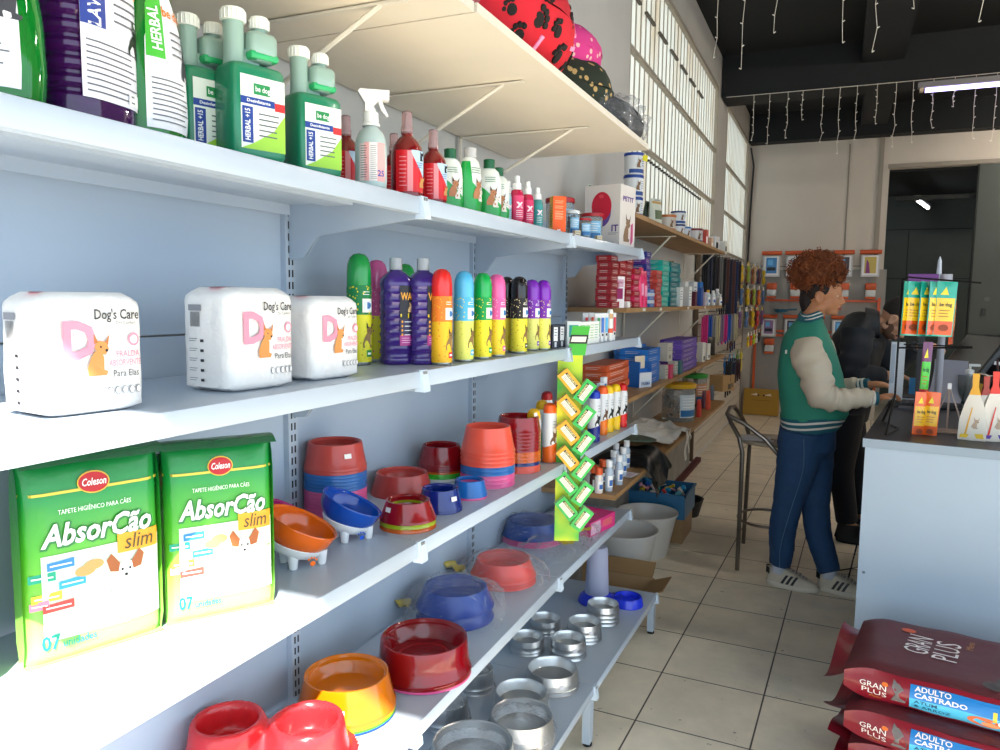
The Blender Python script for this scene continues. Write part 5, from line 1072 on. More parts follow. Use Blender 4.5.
# lowest board
z = .705
for i, (px, X) in enumerate(((590, .20), (594, .24), (599, .27), (603, .24))):
    vial(px, X, z, .019, .10, '#4a2a22' if i % 2 else '#e8e2da', '#d9541a', 'small spray with orange head beside the soap strip, %s' % ['first', 'second', 'third', 'fourth'][i]+' from the left', .03, 'small bottles with orange heads', capr=.9)
for i, (px, X) in enumerate(((609, .30), (613.5, .26), (619, .31), (623, .28), (626.5, .25), (616, .22))):
    vial(px, X, z, .0185, .13, '#b9c9da', '#eceef0', 'clear dropper bottle with white tip, %s' % ['frontmost on the left', 'second on the left', 'frontmost on the right', 'second on the right', 'rearmost on the right', 'rearmost on the left'][i], .03, 'dropper bottles', capr=.8)
for i, px in enumerate((582, 586, 590)):
    vial(px, .15, z, .013, .085, '#f0e6c8', '#f0c41a', 'tiny bottle with yellow cap behind the soap strip, %s from the left' % ['first', 'second', 'third'][i], .02, 'tiny yellow capped bottles', capr=.9)
t = thing('leaflet', 'white leaflet with pink lines lying on the board before the droppers', 'leaflet', (.29, 3.17+.45, z+.001), R(80)); b = MB(); b.box((0, 0, .001), (.11, .10, .001), mat('#ded8d8', .6)); b.build('paper', t, smooth=0); b = MB()
for k in range(4): b.box((0, -.03+k*.018, .0018), (.08-.01*k, .003, .0004), mat('#c2488a', .5))
b.build('leaflet_print', t, smooth=0)
# black bag with a dark green disc, white cloth
t = thing('black_bag', 'black plastic bag hanging over the edge of the lowest board', 'bag', (.2, 4.0, z)); mk = mat('#16181b', .3, bump=.6, bscale=18)
def blk(u, v):
    x = -.16+.36*u; y = -.22+.44*v; e = min(u, 1-u, v, 1-v)*4; zz = .006+.05*min(1, e)+.018*noise.noise((x*14, y*14, 1)); 
    if x > .15: zz -= (x-.15)*2.4*(1 if .15 < v < .75 else .6)
    return (x, y, zz)
MB().grid(blk, 26, 26, mk).build('bag_body', t, smooth=70)
MB().grid(lambda u, v: (.163+.012*math.sin(v*9)+.006*u, (-.09+.11*u)*(1-v*.75)-.02, .012-.20*v), 10, 12, mk).build('bag_corner', t, smooth=70)
t = thing('round_cover', 'dark green round lid lying on the black bag', 'cover', (.17, 4.14, z+.088)); t.rotation_euler = (R(-4), R(3), 0); MB().lathe([(.001, .004), (.13, .004), (.15, 0), (.152, .006), (.13, .01), (.001, .012)], mat('#4d5f54', .45), 40).build('lid_plate', t)
t = thing('white_cloth', 'white crumpled cloth bag spread on the lowest board with hanging strips', 'cloth', (.18, 4.75, z))
def clo(u, v): x = -.14+.315*u; y = -.35+.62*v; return (x, y, .012+.03*abs(noise.noise((x*9, y*6, 4)))+.02*abs(noise.noise((x*24, y*12, 7)))+(.012 if .1 < v < .9 else 0)+(.05*(1-u)))
mc_ = mat('#d3d2ce', .7, bump=.3, bscale=30); MB().grid(clo, 30, 40, mc_).build('cloth_body', t, smooth=75)
for i, (yy, wd, ln) in enumerate(((.13, .07, .19), (.22, .035, .16), (.27, .03, .08))): MB().grid(lambda u, v: (.174+.006*math.sin(v*7+i)+.004, yy+(u-.5)*wd+.01*math.sin(v*4), .03-ln*v), 6, 12, mc_).build('cloth_strip', t, smooth=75)
t = jar(W(678, .19, z), R(60), 'big clear jar with yellow lid full of grey chews on the lowest board', .115, .27, '#d9a820', '#c9d4da', 'big jars on the lowest board', '#9a9690'); 
t = jar(W(694, .16, z), R(60), 'big clear jar with green lid behind the yellow lidded one', .10, .262, '#2f9a3a', '#b98a6a', 'big jars on the lowest board', '#7a5a4a')
for i, (px, X, c) in enumerate(((699, .3, '#b8322c'), (704, .26, '#6a3f5a'), (708, .3, '#c9442f'), (712, .24, '#4f5a6a'), (701, .22, '#8a6a3a'))):
    pouch('treat_bag', 'small printed treat bag between the jars and the cardboard box, %s' % ['red in front', 'mauve', 'bright red', 'grey blue', 'brown behind'][i], W(px, X, z), R(70), .06, .03, .13+.01*(i % 3), c, None, 'small treat bags')
p = W(722, .22, z); carton('cardboard_box', 'small brown cardboard box at the far end of the lowest board', p, R(68), .22, .14, .15, '#a5855a', lambda l, w, h, y: (plate(l, -w*.05, w*.2, h*.1, h*.45, mat('#4d4238', .5), y), plate(l, w*.22, w*.4, h*.2, h*.5, mat('#6a5a48', .5), y)))
# upper shelf goods (seen from below)
z = 1.975
def can(px, X, zz, r, h, lid, label, body='#d9dde0', band='#274a8f', grp='cans on the upper wooden shelf'):
    t = thing('milk_can', label, 'can', (X, yfor(px, X, z+.1), zz+.001), R(55), grp); MB().lathe([(r, 0), (r, h*.86)], mat(body, .35), 26).build('can_body', t); MB().lathe([(r*1.04, h*.86), (r*1.05, h*.88), (r*1.05, h*.98), (r, h)], mat(lid, .35), 26).build('lid', t)
    l = MB(); l.wrap(r, -1.2, 1.2, h*.06, h*.24, mat(band, .4), 12); dogfig(l, -r*.2, h*.3, h*.42, mat('#7a5a3f', .5), y=-r); lines(l, r*.2, r*.8, h*.35, h*.75, 4, mat(band, .4), r=r); l.build('can_label', t); return t
for i in range(3): ct_ = can(633, .2, z+i*.112, .05, .11, '#1d3f94', 'white and blue can with blue lid, %s of the tower behind the printed box' % ['bottom', 'middle', 'top'][i])
MB().box((.02, -.047, .088), (.034, .002, .03), mat('#d9cf1a', .5), Matrix.Rotation(R(8), 4, 'Y')).build('yellow_tag', ct_, smooth=0)
can(667, .2, z, .055, .11, '#b86a2c', 'can with orange brown lid', '#cfc6ba', '#b86a2c'); can(678, .2, z, .048, .085, '#20356e', 'lower can of the blue lidded pair'); can(678, .2, z+.086, .048, .085, '#20356e', 'upper can of the blue lidded pair'); can(686, .22, z, .035, .085, '#3a6fb4', 'narrow can with light blue lid'); can(695, .2, z, .058, .115, '#7a2430', 'can with dark red lid', '#c9c6c4', '#20356e')
pouch('snack_pouch', 'pale green standing pouch on the upper wooden shelf', (.2, yfor(655, .2, 2.05), z+.001), R(70), .12, .06, .17, '#c9cdbd', lambda l, w, h: (gplate(l, -w*.4, w*.4, h*.82, h*.9, mat('#b5893a', .4)), gplate(l, -w*.3, w*.3, h*.3, h*.6, mat('#5a6a4a', .5))), 'pouches on the upper wooden shelf')
pouch('snack_pouch', 'dark green pouch left of the pale standing pouch', (.15, yfor(647, .15, 2.05), z+.001), R(80), .06, .05, .16, '#2f4a34', None, 'pouches on the upper wooden shelf')
for i, (px, X, w_, h, c, lb) in enumerate(((703.5, .22, .05, .13, '#b8483c', 'brick red upright box on the upper wooden shelf'), (709, .2, .04, .10, '#c9a58a', 'beige upright box beside the brick red one'), (714, .22, .09, .12, '#dcdcde', 'white box with black print near the far end of the upper shelf'), (719, .2, .08, .11, '#55585e', 'dark grey printed box near the far end of the upper shelf'), (723, .24, .05, .11, '#cfcfc8', 'last pale box on the upper wooden shelf'))):
    carton('medicine_box', lb, (X, yfor(px, X, 2.05), z+.001), R(75), w_, .06, h, c, lambda l, w, h, y: plate(l, -w*.3, w*.2, h*.2, h*.6, TXTD if i > 1 else WHITE, y))

# ================================================================== floor things by the wall
def bucket(p, r, h, label):
    t = thing('white_bucket', label, 'bucket', p, 0, 'white plastic buckets'); m = mat('#d8d5d0', .35, coat=.2)
    MB().lathe([(r*.66, 0), (r*.69, .004), (r*.97, h-.02), (r*.98, h-.016), (r*1.02, h-.014), (r*1.03, h), (r*.98, h), (r*.96, h-.02), (r*.64, .008), (.001, .006)], m, 44).build('bucket_body', t); return t
bucket((.19, 4.56, 0), .185, .27, 'white plastic bucket farther back beside the blue crate')
bucket((.165, 4.12, 0), .185, .28, 'white plastic bucket nearest the shelving, partly behind the blue dispenser')
t = thing('cardboard_box', 'open brown cardboard box on the floor behind the blue dispenser', 'box', (.20, 3.70, 0)); mcb = mat('#b5946c', .8, var=.06); b = MB()
for x in (-.2, .2): b.box((x, 0, .06), (.006, .28, .12), mcb)
for y in (-.14, .14): b.box((0, y, .06), (.4, .006, .12), mcb)
b.box((0, 0, .004), (.4, .28, .006), mcb); b.build('box_body', t, smooth=0)
for rot, loc, w_, d_ in (((0, R(-20), 0), (.2, 0, .12), .10, .22), ((R(35), 0, 0), (0, .14, .12), .38, .1), ((R(-30), 0, 0), (0, -.14, .12), .38, .1)):
    M = Matrix.Translation(loc) @ Euler(rot).to_matrix().to_4x4(); b = MB()
    b.box(((w_/2 if rot[1] else 0), (0 if rot[1] else (d_/2 if rot[0] > 0 else -d_/2)), 0), (w_ if rot[1] else w_, d_, .005), mat('#a08058', .85), M); b.build('box_flap', t, smooth=0)
t = carton('cardboard_box', 'closed brown cardboard box on the floor under the blue toy crate', (.19, 5.02, 0), R(90), .36, .34, .16, '#9a7a55')
t = thing('toy_crate', 'blue plastic crate full of small toys standing on a cardboard box', 'crate', (.19, 5.02, .162)); mbc = mat('#2f6f9a', .4); b = MB(); h = .16
for x in (-.18, .18): b.box((x, 0, h/2), (.006, .38, h), mbc)
for y in (-.19, .19): b.box((0, y, h/2), (.36, .006, h), mbc)
b.box((0, 0, .004), (.36, .38, .006), mbc); b.box((.184, 0, h-.008), (.012, .4, .014), mbc).box((0, -.194, h-.008), (.38, .012, .014), mbc); b.build('crate_body', t, smooth=0)
random.seed(12); tc = [('#1c93c4', 'blue'), ('#c9c6b8', 'cream'), ('#c2342c', 'red'), ('#1aa39a', 'teal'), ('#d9b81c', 'yellow'), ('#a9a0a4', 'grey'), ('#2b6fd0', 'bright blue'), ('#6fb8c9', 'pale blue'), ('#c98a9a', 'pink'), ('#2a9ad0', 'sky blue')]
for i in range(22):
    c, cn = tc[i % 10]; gx, gy = i % 4, i//4; x = .19-.12+gx*.08; y = 5.02-.14+gy*.056; a = random.random()*6
    t = thing('small_toy', 'small %s toy in the blue crate' % cn, 'toy', (x, y, .162+.128+.012*(i % 3)), group='%s toys in the crate' % cn, rot=(random.random(), random.random(), a))
    b = MB(); k = i % 3; mm = mat(c, .4)
    if k == 0: b.box((0, 0, 0), (.07, .03, .008), mm, bev=.003)
    elif k == 1: b.lathe([(.001, -.02), (.014, -.018), (.016, 0), (.012, .018), (.001, .02)], mm, 10, sx=1.4)
    else: b.tube([(-.025, 0, 0), (.025, 0, 0)], .008, mm, 8).sphere((-.027, .006, 0), .011, mm, 8, 6).sphere((-.027, -.006, 0), .011, mm, 8, 6).sphere((.027, .006, 0), .011, mm, 8, 6).sphere((.027, -.006, 0), .011, mm, 8, 6)
    b.build('toy_body', t)
t = thing('black_bin', 'black low container on the floor behind the blue crate', 'container', (.25, 5.55, 0)); MB().lathe([(.1, 0), (.13, .12), (.135, .125), (.122, .12), (.095, .01), (.001, .01)], mat('#191b1f', .5), 20).build('bin_body', t)

# ================================================================== slat wall with hanging goods
t = thing('slat_wall', 'cream slotted display panel on the far left wall', 'display wall', (0, 7.15, 0)); b = MB(); msw = mat('#c3bbae', .6); n = 17; L = 3.7
for i in range(n): b.box((.012, L/2, .14+i*.114), (.018, L, .104), msw)
b.box((.002, L/2, 1.05), (.004, L, 1.96), mat('#2b2622', .8)); b.build('slat_panel', t, smooth=0)
MB().box((.018, -.02, 1.05), (.036, .04, 1.96), mat('#5a4a38', .7)).box((.018, L+.02, 1.05), (.036, .04, 1.96), mat('#8f887c', .7)).build('edge_post', t, smooth=0)
MH = mat('#8b8b88', .35, .8)
def hanging(y, z, kind, c, label, group, ln=.2, w_=.09, X=.24, c2='#e6e0d4'):
    t = thing({'leash': 'dog_leash', 'pack': 'hanging_toy_pack', 'harness': 'dog_harness'}[kind], label, {'leash': 'leash', 'pack': 'hanging pack', 'harness': 'harness'}[kind], (.022, y, z), group=group)
    MB().tube([(0, 0, 0), (X, 0, 0), (X+.012, 0, .014)], .003, MH, 6).build('hook', t)
    b = MB(); x = X-.03
    if kind == 'pack':
        b.box((x, 0, -.012), (.003, w_, .045), mat(c2, .5)); b.build('header_card', t, smooth=0); b = MB(); mm = mat(c, .45)
        b.lathe([(.001, -ln), (w_*.3, -ln*.95), (w_*.42, -ln*.7), (w_*.2, -ln*.5), (w_*.4, -ln*.3), (w_*.3, -.04), (.001, -.034)], mm, 12, Matrix.Translation((x, 0, 0)), sx=.35); b.build('toy_body', t)
    else:
        mm = mat(c, .7); random.seed(int(y*100))
        for k in range(3):
            dx = -.02*k; b.tube([(x+dx, .0, .004), (x+dx, -.018, -.05), (x+dx, -.022, -ln*.6), (x+dx, 0, -ln-.02*k), (x+dx, .022, -ln*.6), (x+dx, .018, -.05), (x+dx, 0, .004)], .009, mm, 6)
        b.build('webbing', t); MB().lathe([(.006, -.02), (.009, 0), (.006, .02)], MH, 8, Matrix.Translation((x, .0, -.02))).build('clip', t)
    return t
DK = [('#16171d', 'black'), ('#1b2038', 'navy'), ('#241a22', 'dark plum'), ('#6a6a66', 'grey braided'), ('#51302c', 'brown'), ('#1c2b52', 'dark blue')]
for i in range(11):
    y = 7.28+i*.15; c, cn = DK[[0, 1, 0, 2, 3, 0, 4, 1, 4, 5, 2][i]]
    hanging(y, 2.0-.01*(i % 3), 'leash', c, '%s dog leash hanging in the upper row of the slat wall' % cn, '%s leashes in the upper row' % cn, [.34, .38, .42, .4, .5, .55, .45, .8, .9, .95, .4][i], X=.09+.012*i)
for i in range(9):
    y = 7.3+i*.16; c, cn = [('#c92a7a', 'pink'), ('#1a4fa8', 'blue'), ('#8a8a88', 'silver'), ('#b9ae8a', 'khaki'), ('#7a6a86', 'mauve')][i % 5]
    hanging(y, 1.42, 'leash', c, '%s collar hanging in the middle row of the slat wall' % cn, '%s collars in the middle row' % cn, .26, X=.10+.015*i)
PK = [('#c9a81c', 'yellow'), ('#b03a3a', 'red'), ('#6a4a7a', 'violet'), ('#8a9a3a', 'olive green'), ('#c96a2a', 'orange'), ('#4a6a9a', 'steel blue'), ('#a88a6a', 'tan'), ('#5a3a4a', 'maroon')]
for r_, z in enumerate((2.0, 1.74, 1.48)):
    for i in range(9):
        y = 9.0+i*.2+.05*(r_ % 2); c, cn = PK[(i*3+r_*5) % 8]
        hanging(y, z, 'pack', c, '%s toy pack hanging on the far half of the slat wall' % cn, '%s toy packs on the slat wall' % cn, .23, .17, .20+.05*(i % 3), ['#e6e0d4', '#d9b83a', '#b8c4cc'][(i+r_) % 3])
for i in range(5):
    y = 9.0+i*.33; c, cn = [('#d9b81c', 'bright yellow'), ('#e2571c', 'orange'), ('#c8dc2a', 'lime'), ('#e6e2d8', 'white'), ('#16181c', 'black')][i]
    hanging(y, 1.2, 'pack', c, '%s squeaky toy in the lower row of the slat wall' % cn, None, .16, .12, .3)
for i in range(5):
    y = 7.9+i*.35; c, cn = [('#1d5fa8', 'blue'), ('#2a7fc4', 'sky blue'), ('#8fb8c9', 'pale blue'), ('#5a8a3a', 'green'), ('#c9b93a', 'mustard')][i]
    hanging(y, 1.0, 'pack', c, '%s brush pack under the middle row of the slat wall' % cn, None, .26, .13, .2, c)
hanging(7.55, .98, 'harness', '#14161c', 'black dog harness hanging lowest on the slat wall', None, .30, X=.3); hanging(7.85, .99, 'harness', '#1b2740', 'navy dog harness with a white tag on the slat wall', None, .24, X=.3); hanging(8.3, .95, 'harness', '#3c1c22', 'dark red dog harness on the slat wall', None, .2, X=.3)

# ================================================================== orange hanging displays on the rear wall
mo = mat('#c4552a', .45); MRB = mat('#8d8b88', .6)
struct(MB().box((.95, YB-.01, 1.12), (1.62, .02, 1.75), MRB).build('trim_8', smooth=0), 'grey backing panel behind the orange displays')
cols = [.34, .64, .94, 1.24, 1.56]
t = thing('orange_rack', 'orange metal rack frame on the rear wall', 'rack', (.95, YB-.05, .3)); b = MB()
for x in (-.78, .74): b.box((x, 0, .65), (.035, .03, 1.35), mo)
for z in (.86, .80, 1.28): b.box((-.02, 0, z), (1.5, .02, .03), mo)
b.build('rack_frame', t, smooth=0)
pic = ['#3f7fb8', '#c9ccd0', '#8a6a9a', '#3a2f3a', '#b9a24a']; nm = ['far left', 'second from left', 'middle', 'second from right', 'far right']
for i, x in enumerate(cols):
    for r_, z in enumerate((2.22, 1.36)):
        s = .92 if r_ == 0 else .8
        t = thing('orange_display_pack', 'orange topped display pack with printed card, %s of the %s row' % (nm[i], ['upper', 'lower'][r_]), 'display pack', (x, YB-.07, z), group='orange display packs'); t.scale = (s, s, s)
        MB().tube([(-.14, 0, 0), (.14, 0, 0)], [.03, .03], mo, 14).box((0, .028, 0), (.1, .05, .02), mo).build('orange_header', t); b = MB()
        b.box((0, 0, -.2), (.24, .02, .3), mat('#b9b9bc', .3)); b.build('clear_case', t, smooth=0); l = MB(); plate(l, -.10, .10, -.33, -.05, mat('#d9dadc', .4), -.011); plate(l, -.075, .075, -.3, -.07, mat(pic[(i+2*r_) % 5], .4), -.011, .0012)
        if i == 4: poly(l, [(-.06, -.3), (.0, -.3), (-.02, -.15), (-.05, -.1)], mat('#7a2a6a', .4), -.011, .0018)
        else: plate(l, -.05, .02, -.18, -.10, mat('#5fa8dc', .4), -.011, .0018); plate(l, -.06, .06, -.26, -.21, mat('#20242c', .4), -.011, .0018)
        l.build('printed_card', t, smooth=0)
    for r_, z in enumerate((1.72, .96)):
        if r_ == 1 and i > 1: continue
        t = thing('orange_dispenser', 'small orange clip dispenser, %s of the %s row' % (nm[i], ['upper', 'lower'][r_]), 'dispenser', (x+.02, YB-.09, z), group='small orange dispensers')
        MB().box((0, 0, .05), (.13, .05, .09), mo, bev=.012).box((0, .035, .05), (.03, .06, .03), mo).build('orange_top', t); MB().box((0, 0, -.04), (.12, .04, .09), mat('#c3c6c9', .3), bev=.01).build('clear_body', t); MB().box((0, 0, -.1), (.12, .05, .03), mo, bev=.008).build('orange_foot', t)
t = thing('blue_scoop', 'blue plastic scoop hanging between the orange displays', 'scoop', (.50, YB-.16, 1.44)); MB().lathe([(.001, -.03), (.08, -.02), (.1, .02), (.095, .02), (.07, -.01), (.001, -.02)], mat('#1c5a7a', .4), 20).tube([(.09, 0, .015), (.2, 0, .02)], .012, mat('#1c5a7a', .4), 8).box((0, .08, .0), (.02, .12, .02), mo).build('scoop_bowl', t)
t = thing('cardboard_box', 'yellow cardboard box leaning at the foot of the rear wall', 'box', (.30, 10.98, .002), rot=(R(-6), 0, R(-2))); MB().box((0, 0, .18), (.46, .12, .36), mat('#a8802a', .6)).build('box_body', t, smooth=0)
l = MB()
for x in (-.09, .09): poly(l, [(x-.05, .275), (x+.05, .265), (x+.03, .3)], mat('#d8cfb8', .5), -.06); disc(l, x*.4, .27, .012, .012, BLACK, -.06, .0012)
plate(l, -.12, .12, .2, .204, mat('#5a4218', .5), -.06); l.build('box_print', t, smooth=0)
# ================================================================== service counter
CA = R(-7); CT = 1.05; CO = Vector((1.313, 3.164, 0)); CM = Matrix.Translation(CO) @ Matrix.Rotation(CA, 4, 'Z')
def cpt(px, py, z=CT): return onz(px, py, z)
t = thing('service_counter', 'pale blue fronted service counter with a dark worktop', 'counter', CO, CA); CW, CD = 1.9, 2.05
mcf = mat('#9dadbd', .55, var=.04, vscale=3); mct = mat('#14171c', .42, var=.2, vscale=40); mce = mat('#8796a5', .45)
MB().box((CW/2+.004, CD/2+.004, (CT-.035)/2), (CW-.008, CD-.02, CT-.035), mcf).build('counter_body', t, smooth=0)
b = MB(); b.box((CW/2, CD/2, CT-.0175), (CW, CD, .033), mce); b.box((CW/2, CD/2, CT-.0006), (CW-.001, CD-.001, .0012), mct); b.build('worktop', t, smooth=0)
MB().lathe([(.001, -.001), (.006, 0)], mat('#5f6b78', .6), 10, Matrix.Translation((.03, .0025, .53)) @ Matrix.Rotation(PI/2, 4, 'X')).build('screw_cap', t)
def cl(x, y, z=CT): return CM @ Vector((x, y, z+.0008))
# wire stand with treat packets
mk = mat('#1a1a1c', .4, .6); p = Vector((1.43, 3.45, CT)); top = .60
t = thing('wire_stand', 'black wire display stand on the counter with a crossbar for packets', 'stand', (p.x, p.y, CT+.001)); b = MB()
b.tube([(0, 0, .13), (.0, 0, top)], .0045, mk, 6).tube([(0, 0, .14), (-.035, -.19, .004)], .0045, mk, 6).tube([(0, 0, .14), (-.03, .17, .004)], .0045, mk, 6).tube([(-.035, -.19, .004), (.02, 0, .004), (-.03, .17, .004)], .004, mk, 6)
b.tube([(0, 0, top), (.02, 0, top+.012), (.27, 0, top-.01)], .004, mk, 6).tube([(.0, 0, .33), (.26, 0, .34)], .004, mk, 6).tube([(0.02, 0, .345), (.25, -.04, .345), (.26, 0, .34)], .003, mk, 6); b.build('stand_frame', t)
def packet(x, y, z, w_, h, tw, label, c1='#1aa08a', c2='#f0c41e', c3='#d9541a', grp='treat packets on the wire stand', top_='#1aa08a'):
    t = thing('treat_packet', label, 'packet', (x, y, z), rot=(0, R(2), R(tw)), group=grp); fn = lambda X, Z: .007*max(0, 1-(abs(X)/(w_/2))**2)*max(0, 1-(2*Z/h+1)**2)**.5+.0008
    b = MB()
    for s in (-1, 1): b.grid(lambda u, v, s=s: ((u-.5)*w_, s*fn((u-.5)*w_, -h*v), -h*v), 8, 14, mat(c1, .25, coat=.5))
    b.build('packet_body', t); l = MB(); gplate(l, -w_*.44, w_*.44, -h*.72, -h*.30, mat(c2, .25, coat=.5)); gplate(l, -w_*.44, w_*.44, -h*.97, -h*.72, mat(c3, .25, coat=.5)); q = MB(); poly(q, [(-w_*.3, -h*.24), (w_*.1, -h*.24), (-w_*.05, -h*.1)], mat('#f0d83a', .4)); text(q, 'be dog', h*.07, mat('#14302a', .4), 0, -h*.42, width=w_*.6, bold=.03); lines(q, -w_*.3, w_*.3, -h*.66, -h*.5, 3, mat('#a8641a', .5)); disc(q, 0, -h*.84, w_*.25, h*.06, mat('#8a3a1a', .5)); merge(l, q)
    l.v = [(a, -fn(a, c)-.0006+bb, c) for a, bb, c in l.v]; l.build('packet_print', t, smooth=0); return t
for i, (px, tw, w_, c1, lb) in enumerate(((908, 62, .075, '#3a9a86', 'leftmost treat packet on the wire stand, seen nearly edge on'), (916.5, 20, .07, '#1aa08a', 'second treat packet from the left on the wire stand'), (926.5, 52, .075, '#12907c', 'third treat packet from the left on the wire stand'), (935, 54, .075, '#12907c', 'fourth treat packet from the left on the wire stand'), (947, 8, .072, '#1aa08a', 'rightmost treat packet on the wire stand facing the shop front'))):
    q = onY(px, 292, 3.45); packet(q.x, 3.45-.002, CT+top-.004, w_, .215, tw, lb, c1)
q = onY(955, 300, 3.46); packet(q.x+.0, 3.49, CT+top-.02, .07, .23, 70, 'orange treat packet hanging behind the rightmost one', '#d9541a', '#e87a1a', '#c23a14')
for i, (px, tw, w_) in enumerate(((922.5, 20, .05), (934, -10, .05))):
    q = onY(px, 392, 3.36); packet(q.x, 3.36, q.z, w_, .185, tw, ['orange treat packet standing low on the counter, left of two', 'orange treat packet standing low on the counter, right of two'][i], '#e8641a', '#f2b81e', '#e05a1a', 'low orange treat packets')
q = onY(928.5, 342, 3.42); packet(q.x, 3.42, q.z, .035, .26, 10, 'narrow green and purple packet hanging below the treat packets', '#6a2a5a', '#45c02a', '#c22a2a', 'low orange treat packets')
# items behind the stand
def cbox(px0, px1, py0, py1, Y, d, name, label, cat, col, rot=0, deco=None):
    a, b_ = onY(px0, py1, Y), onY(px1, py0, Y); return carton(name, label, ((a.x+b_.x)/2, Y, a.z), R(rot), b_.x-a.x, d, b_.z-a.z, col, deco, None, cat)
pz = onY(925, 292, 4.15); rz_ = pz.z-CT
tr = thing('riser_stand', 'dark riser on the counter behind the packets holding the purple box', 'riser', (pz.x, 4.15, CT+.001), CA); MB().box((0, 0, rz_-.012), (.17, .12, .012), mat('#26272b', .5)).box((0, .02, (rz_-.02)/2), (.03, .03, rz_-.02), mat('#26272b', .5)).box((0, 0, .005), (.16, .14, .01), mat('#3a3c42', .5)).build('riser_frame', tr, smooth=0)
carton('purple_box', 'purple cardboard box standing above the hanging packets', (pz.x-.01, 4.15, pz.z-.004), CA, .125, .06, .088, '#6f3a86')
t = thing('spray_bottle', 'grey topped bottle with a white spike beside the purple box', 'bottle', (pz.x+.09, 4.22, CT+.001)); z0_ = rz_; MB().lathe([(.016, 0), (.016, z0_-.02), (.03, z0_), (.028, z0_+.085)], mat('#a9a9b2', .4), 18).lathe([(.014, z0_+.05), (.008, z0_+.15), (.001, z0_+.17)], mat('#c3cad6', .4), 12, c=(-.03, 0, 0)).build('bottle_body', t)
p = cl(.03, 1.25); t = thing('white_booklet', 'tall white sheet holder standing at the left counter edge behind the stand', 'holder', p, R(-4)); MB().box((0, 0, .155), (.065, .05, .31), mat('#cfd6de', .45)).box((-.02, -.027, .2), (.018, .004, .2), mat('#a9b6c6', .5)).build('holder_body', t, smooth=0)
# keyboard, screens, papers
t = thing('keyboard', 'black computer keyboard beside the woman\'s hands', 'keyboard', cl(.18, 1.12), CA+R(8)); MB().box((0, 0, .009), (.34, .13, .016), mat('#15171a', .5), bev=.004).build('keyboard_base', t); b = MB()
for i in range(15):
    for j in range(5): b.box((-.153+i*.0218, -.05+j*.025, .0195), (.018, .02, .006), mat('#24272b', .5))
b.build('keys', t, smooth=0)
t = thing('computer_screen', 'dark grey touch screen monitor leaning back on its foot', 'monitor', onz(958, 402, CT)+Vector((-.03, .12, .001)), R(-72)); t.scale = (1.15, 1.15, 1.15); M = Matrix.Translation((0, 0, .06)) @ Matrix.Rotation(R(-34), 4, 'X')
b = MB().box((0, 0, .15), (.36, .022, .28), mat('#2f3236', .45), M, bev=.006); b.build('screen_case', t); MB().box((0, -.012, .15), (.33, .002, .25), mat('#2a1f22', .2), M).build('screen_glass', t, smooth=0); MB().box((0, 0, .008), (.22, .2, .014), mat('#24272b', .5), bev=.004).box((0, .02, .07), (.06, .03, .14), mat('#24272b', .5)).build('foot', t)
t = thing('laptop', 'black open laptop half hidden behind the hanging packets', 'laptop', cl(.30, 1.62), R(-50)); MB().box((0, 0, .01), (.34, .23, .018), mat('#15161a', .45), bev=.004).build('laptop_base', t); MB().box((0, 0, .11), (.34, .01, .22), mat('#1b1c20', .4), Matrix.Translation((0, .115, .018)) @ Matrix.Rotation(R(-22), 4, 'X')).build('laptop_screen', t)
t = thing('paper_sheet', 'curled light grey sheet of paper standing before the laptop', 'paper', cl(.24, 1.36), R(-35)); MB().grid(lambda u, v: ((u-.5)*.16, .05*math.sin(v*1.7)+.02*u, .22*v), 6, 10, mat('#a9a9b6', .6)).build('paper', t)
t = thing('blue_card', 'bright blue card standing at the man\'s side of the counter', 'card', cl(.12, 1.60), R(-10)); MB().box((0, 0, .05), (.09, .012, .1), mat('#3a86c0', .5)).build('card_body', t, smooth=0)
t = thing('document_stack', 'flat stack of dark folders under the laptop', 'folder', cl(.12, 1.40), R(-12)); b = MB()
for k in range(3): b.box((.004*k, 0, .004+.008*k), (.22, .16, .006), mat(['#1d1f24', '#b9bcc0', '#23252a'][k], .5))
b.build('folders', t, smooth=0)
t = thing('gold_box', 'dark box with a golden stripe leaning behind the packets', 'box', cl(.36, .92, CT), rot=(0, R(14), R(-30))); MB().box((0, 0, .10), (.05, .05, .2), mat('#26201c', .5)).box((0, -.026, .1), (.03, .002, .12), mat('#b0852a', .4)).build('box_body', t, smooth=0)
t = thing('pen_cup', 'dark cup with pens and a white ruler behind the hanging packets', 'cup', cl(.47, .98)); b = MB().lathe([(.03, 0), (.035, .1), (.032, .1), (.028, .005)], mat('#2c2426', .5), 16); b.build('cup_body', t); 
for k, (dx, dy, hh, c) in enumerate(((-.01, 0, .26, '#4a2a2a'), (.012, .01, .24, '#1c1c20'), (0, -.012, .28, '#6a3a3a'))): MB().tube([(dx*.4, dy, .02), (dx*2.2, dy*2, hh)], .005, mat(c, .5), 6).build('pen', t)
MB().box((.02, 0, .235), (.19, .003, .016), mat('#d9d9dc', .4), Matrix.Rotation(R(10), 4, 'Y')).build('ruler', t, smooth=0)
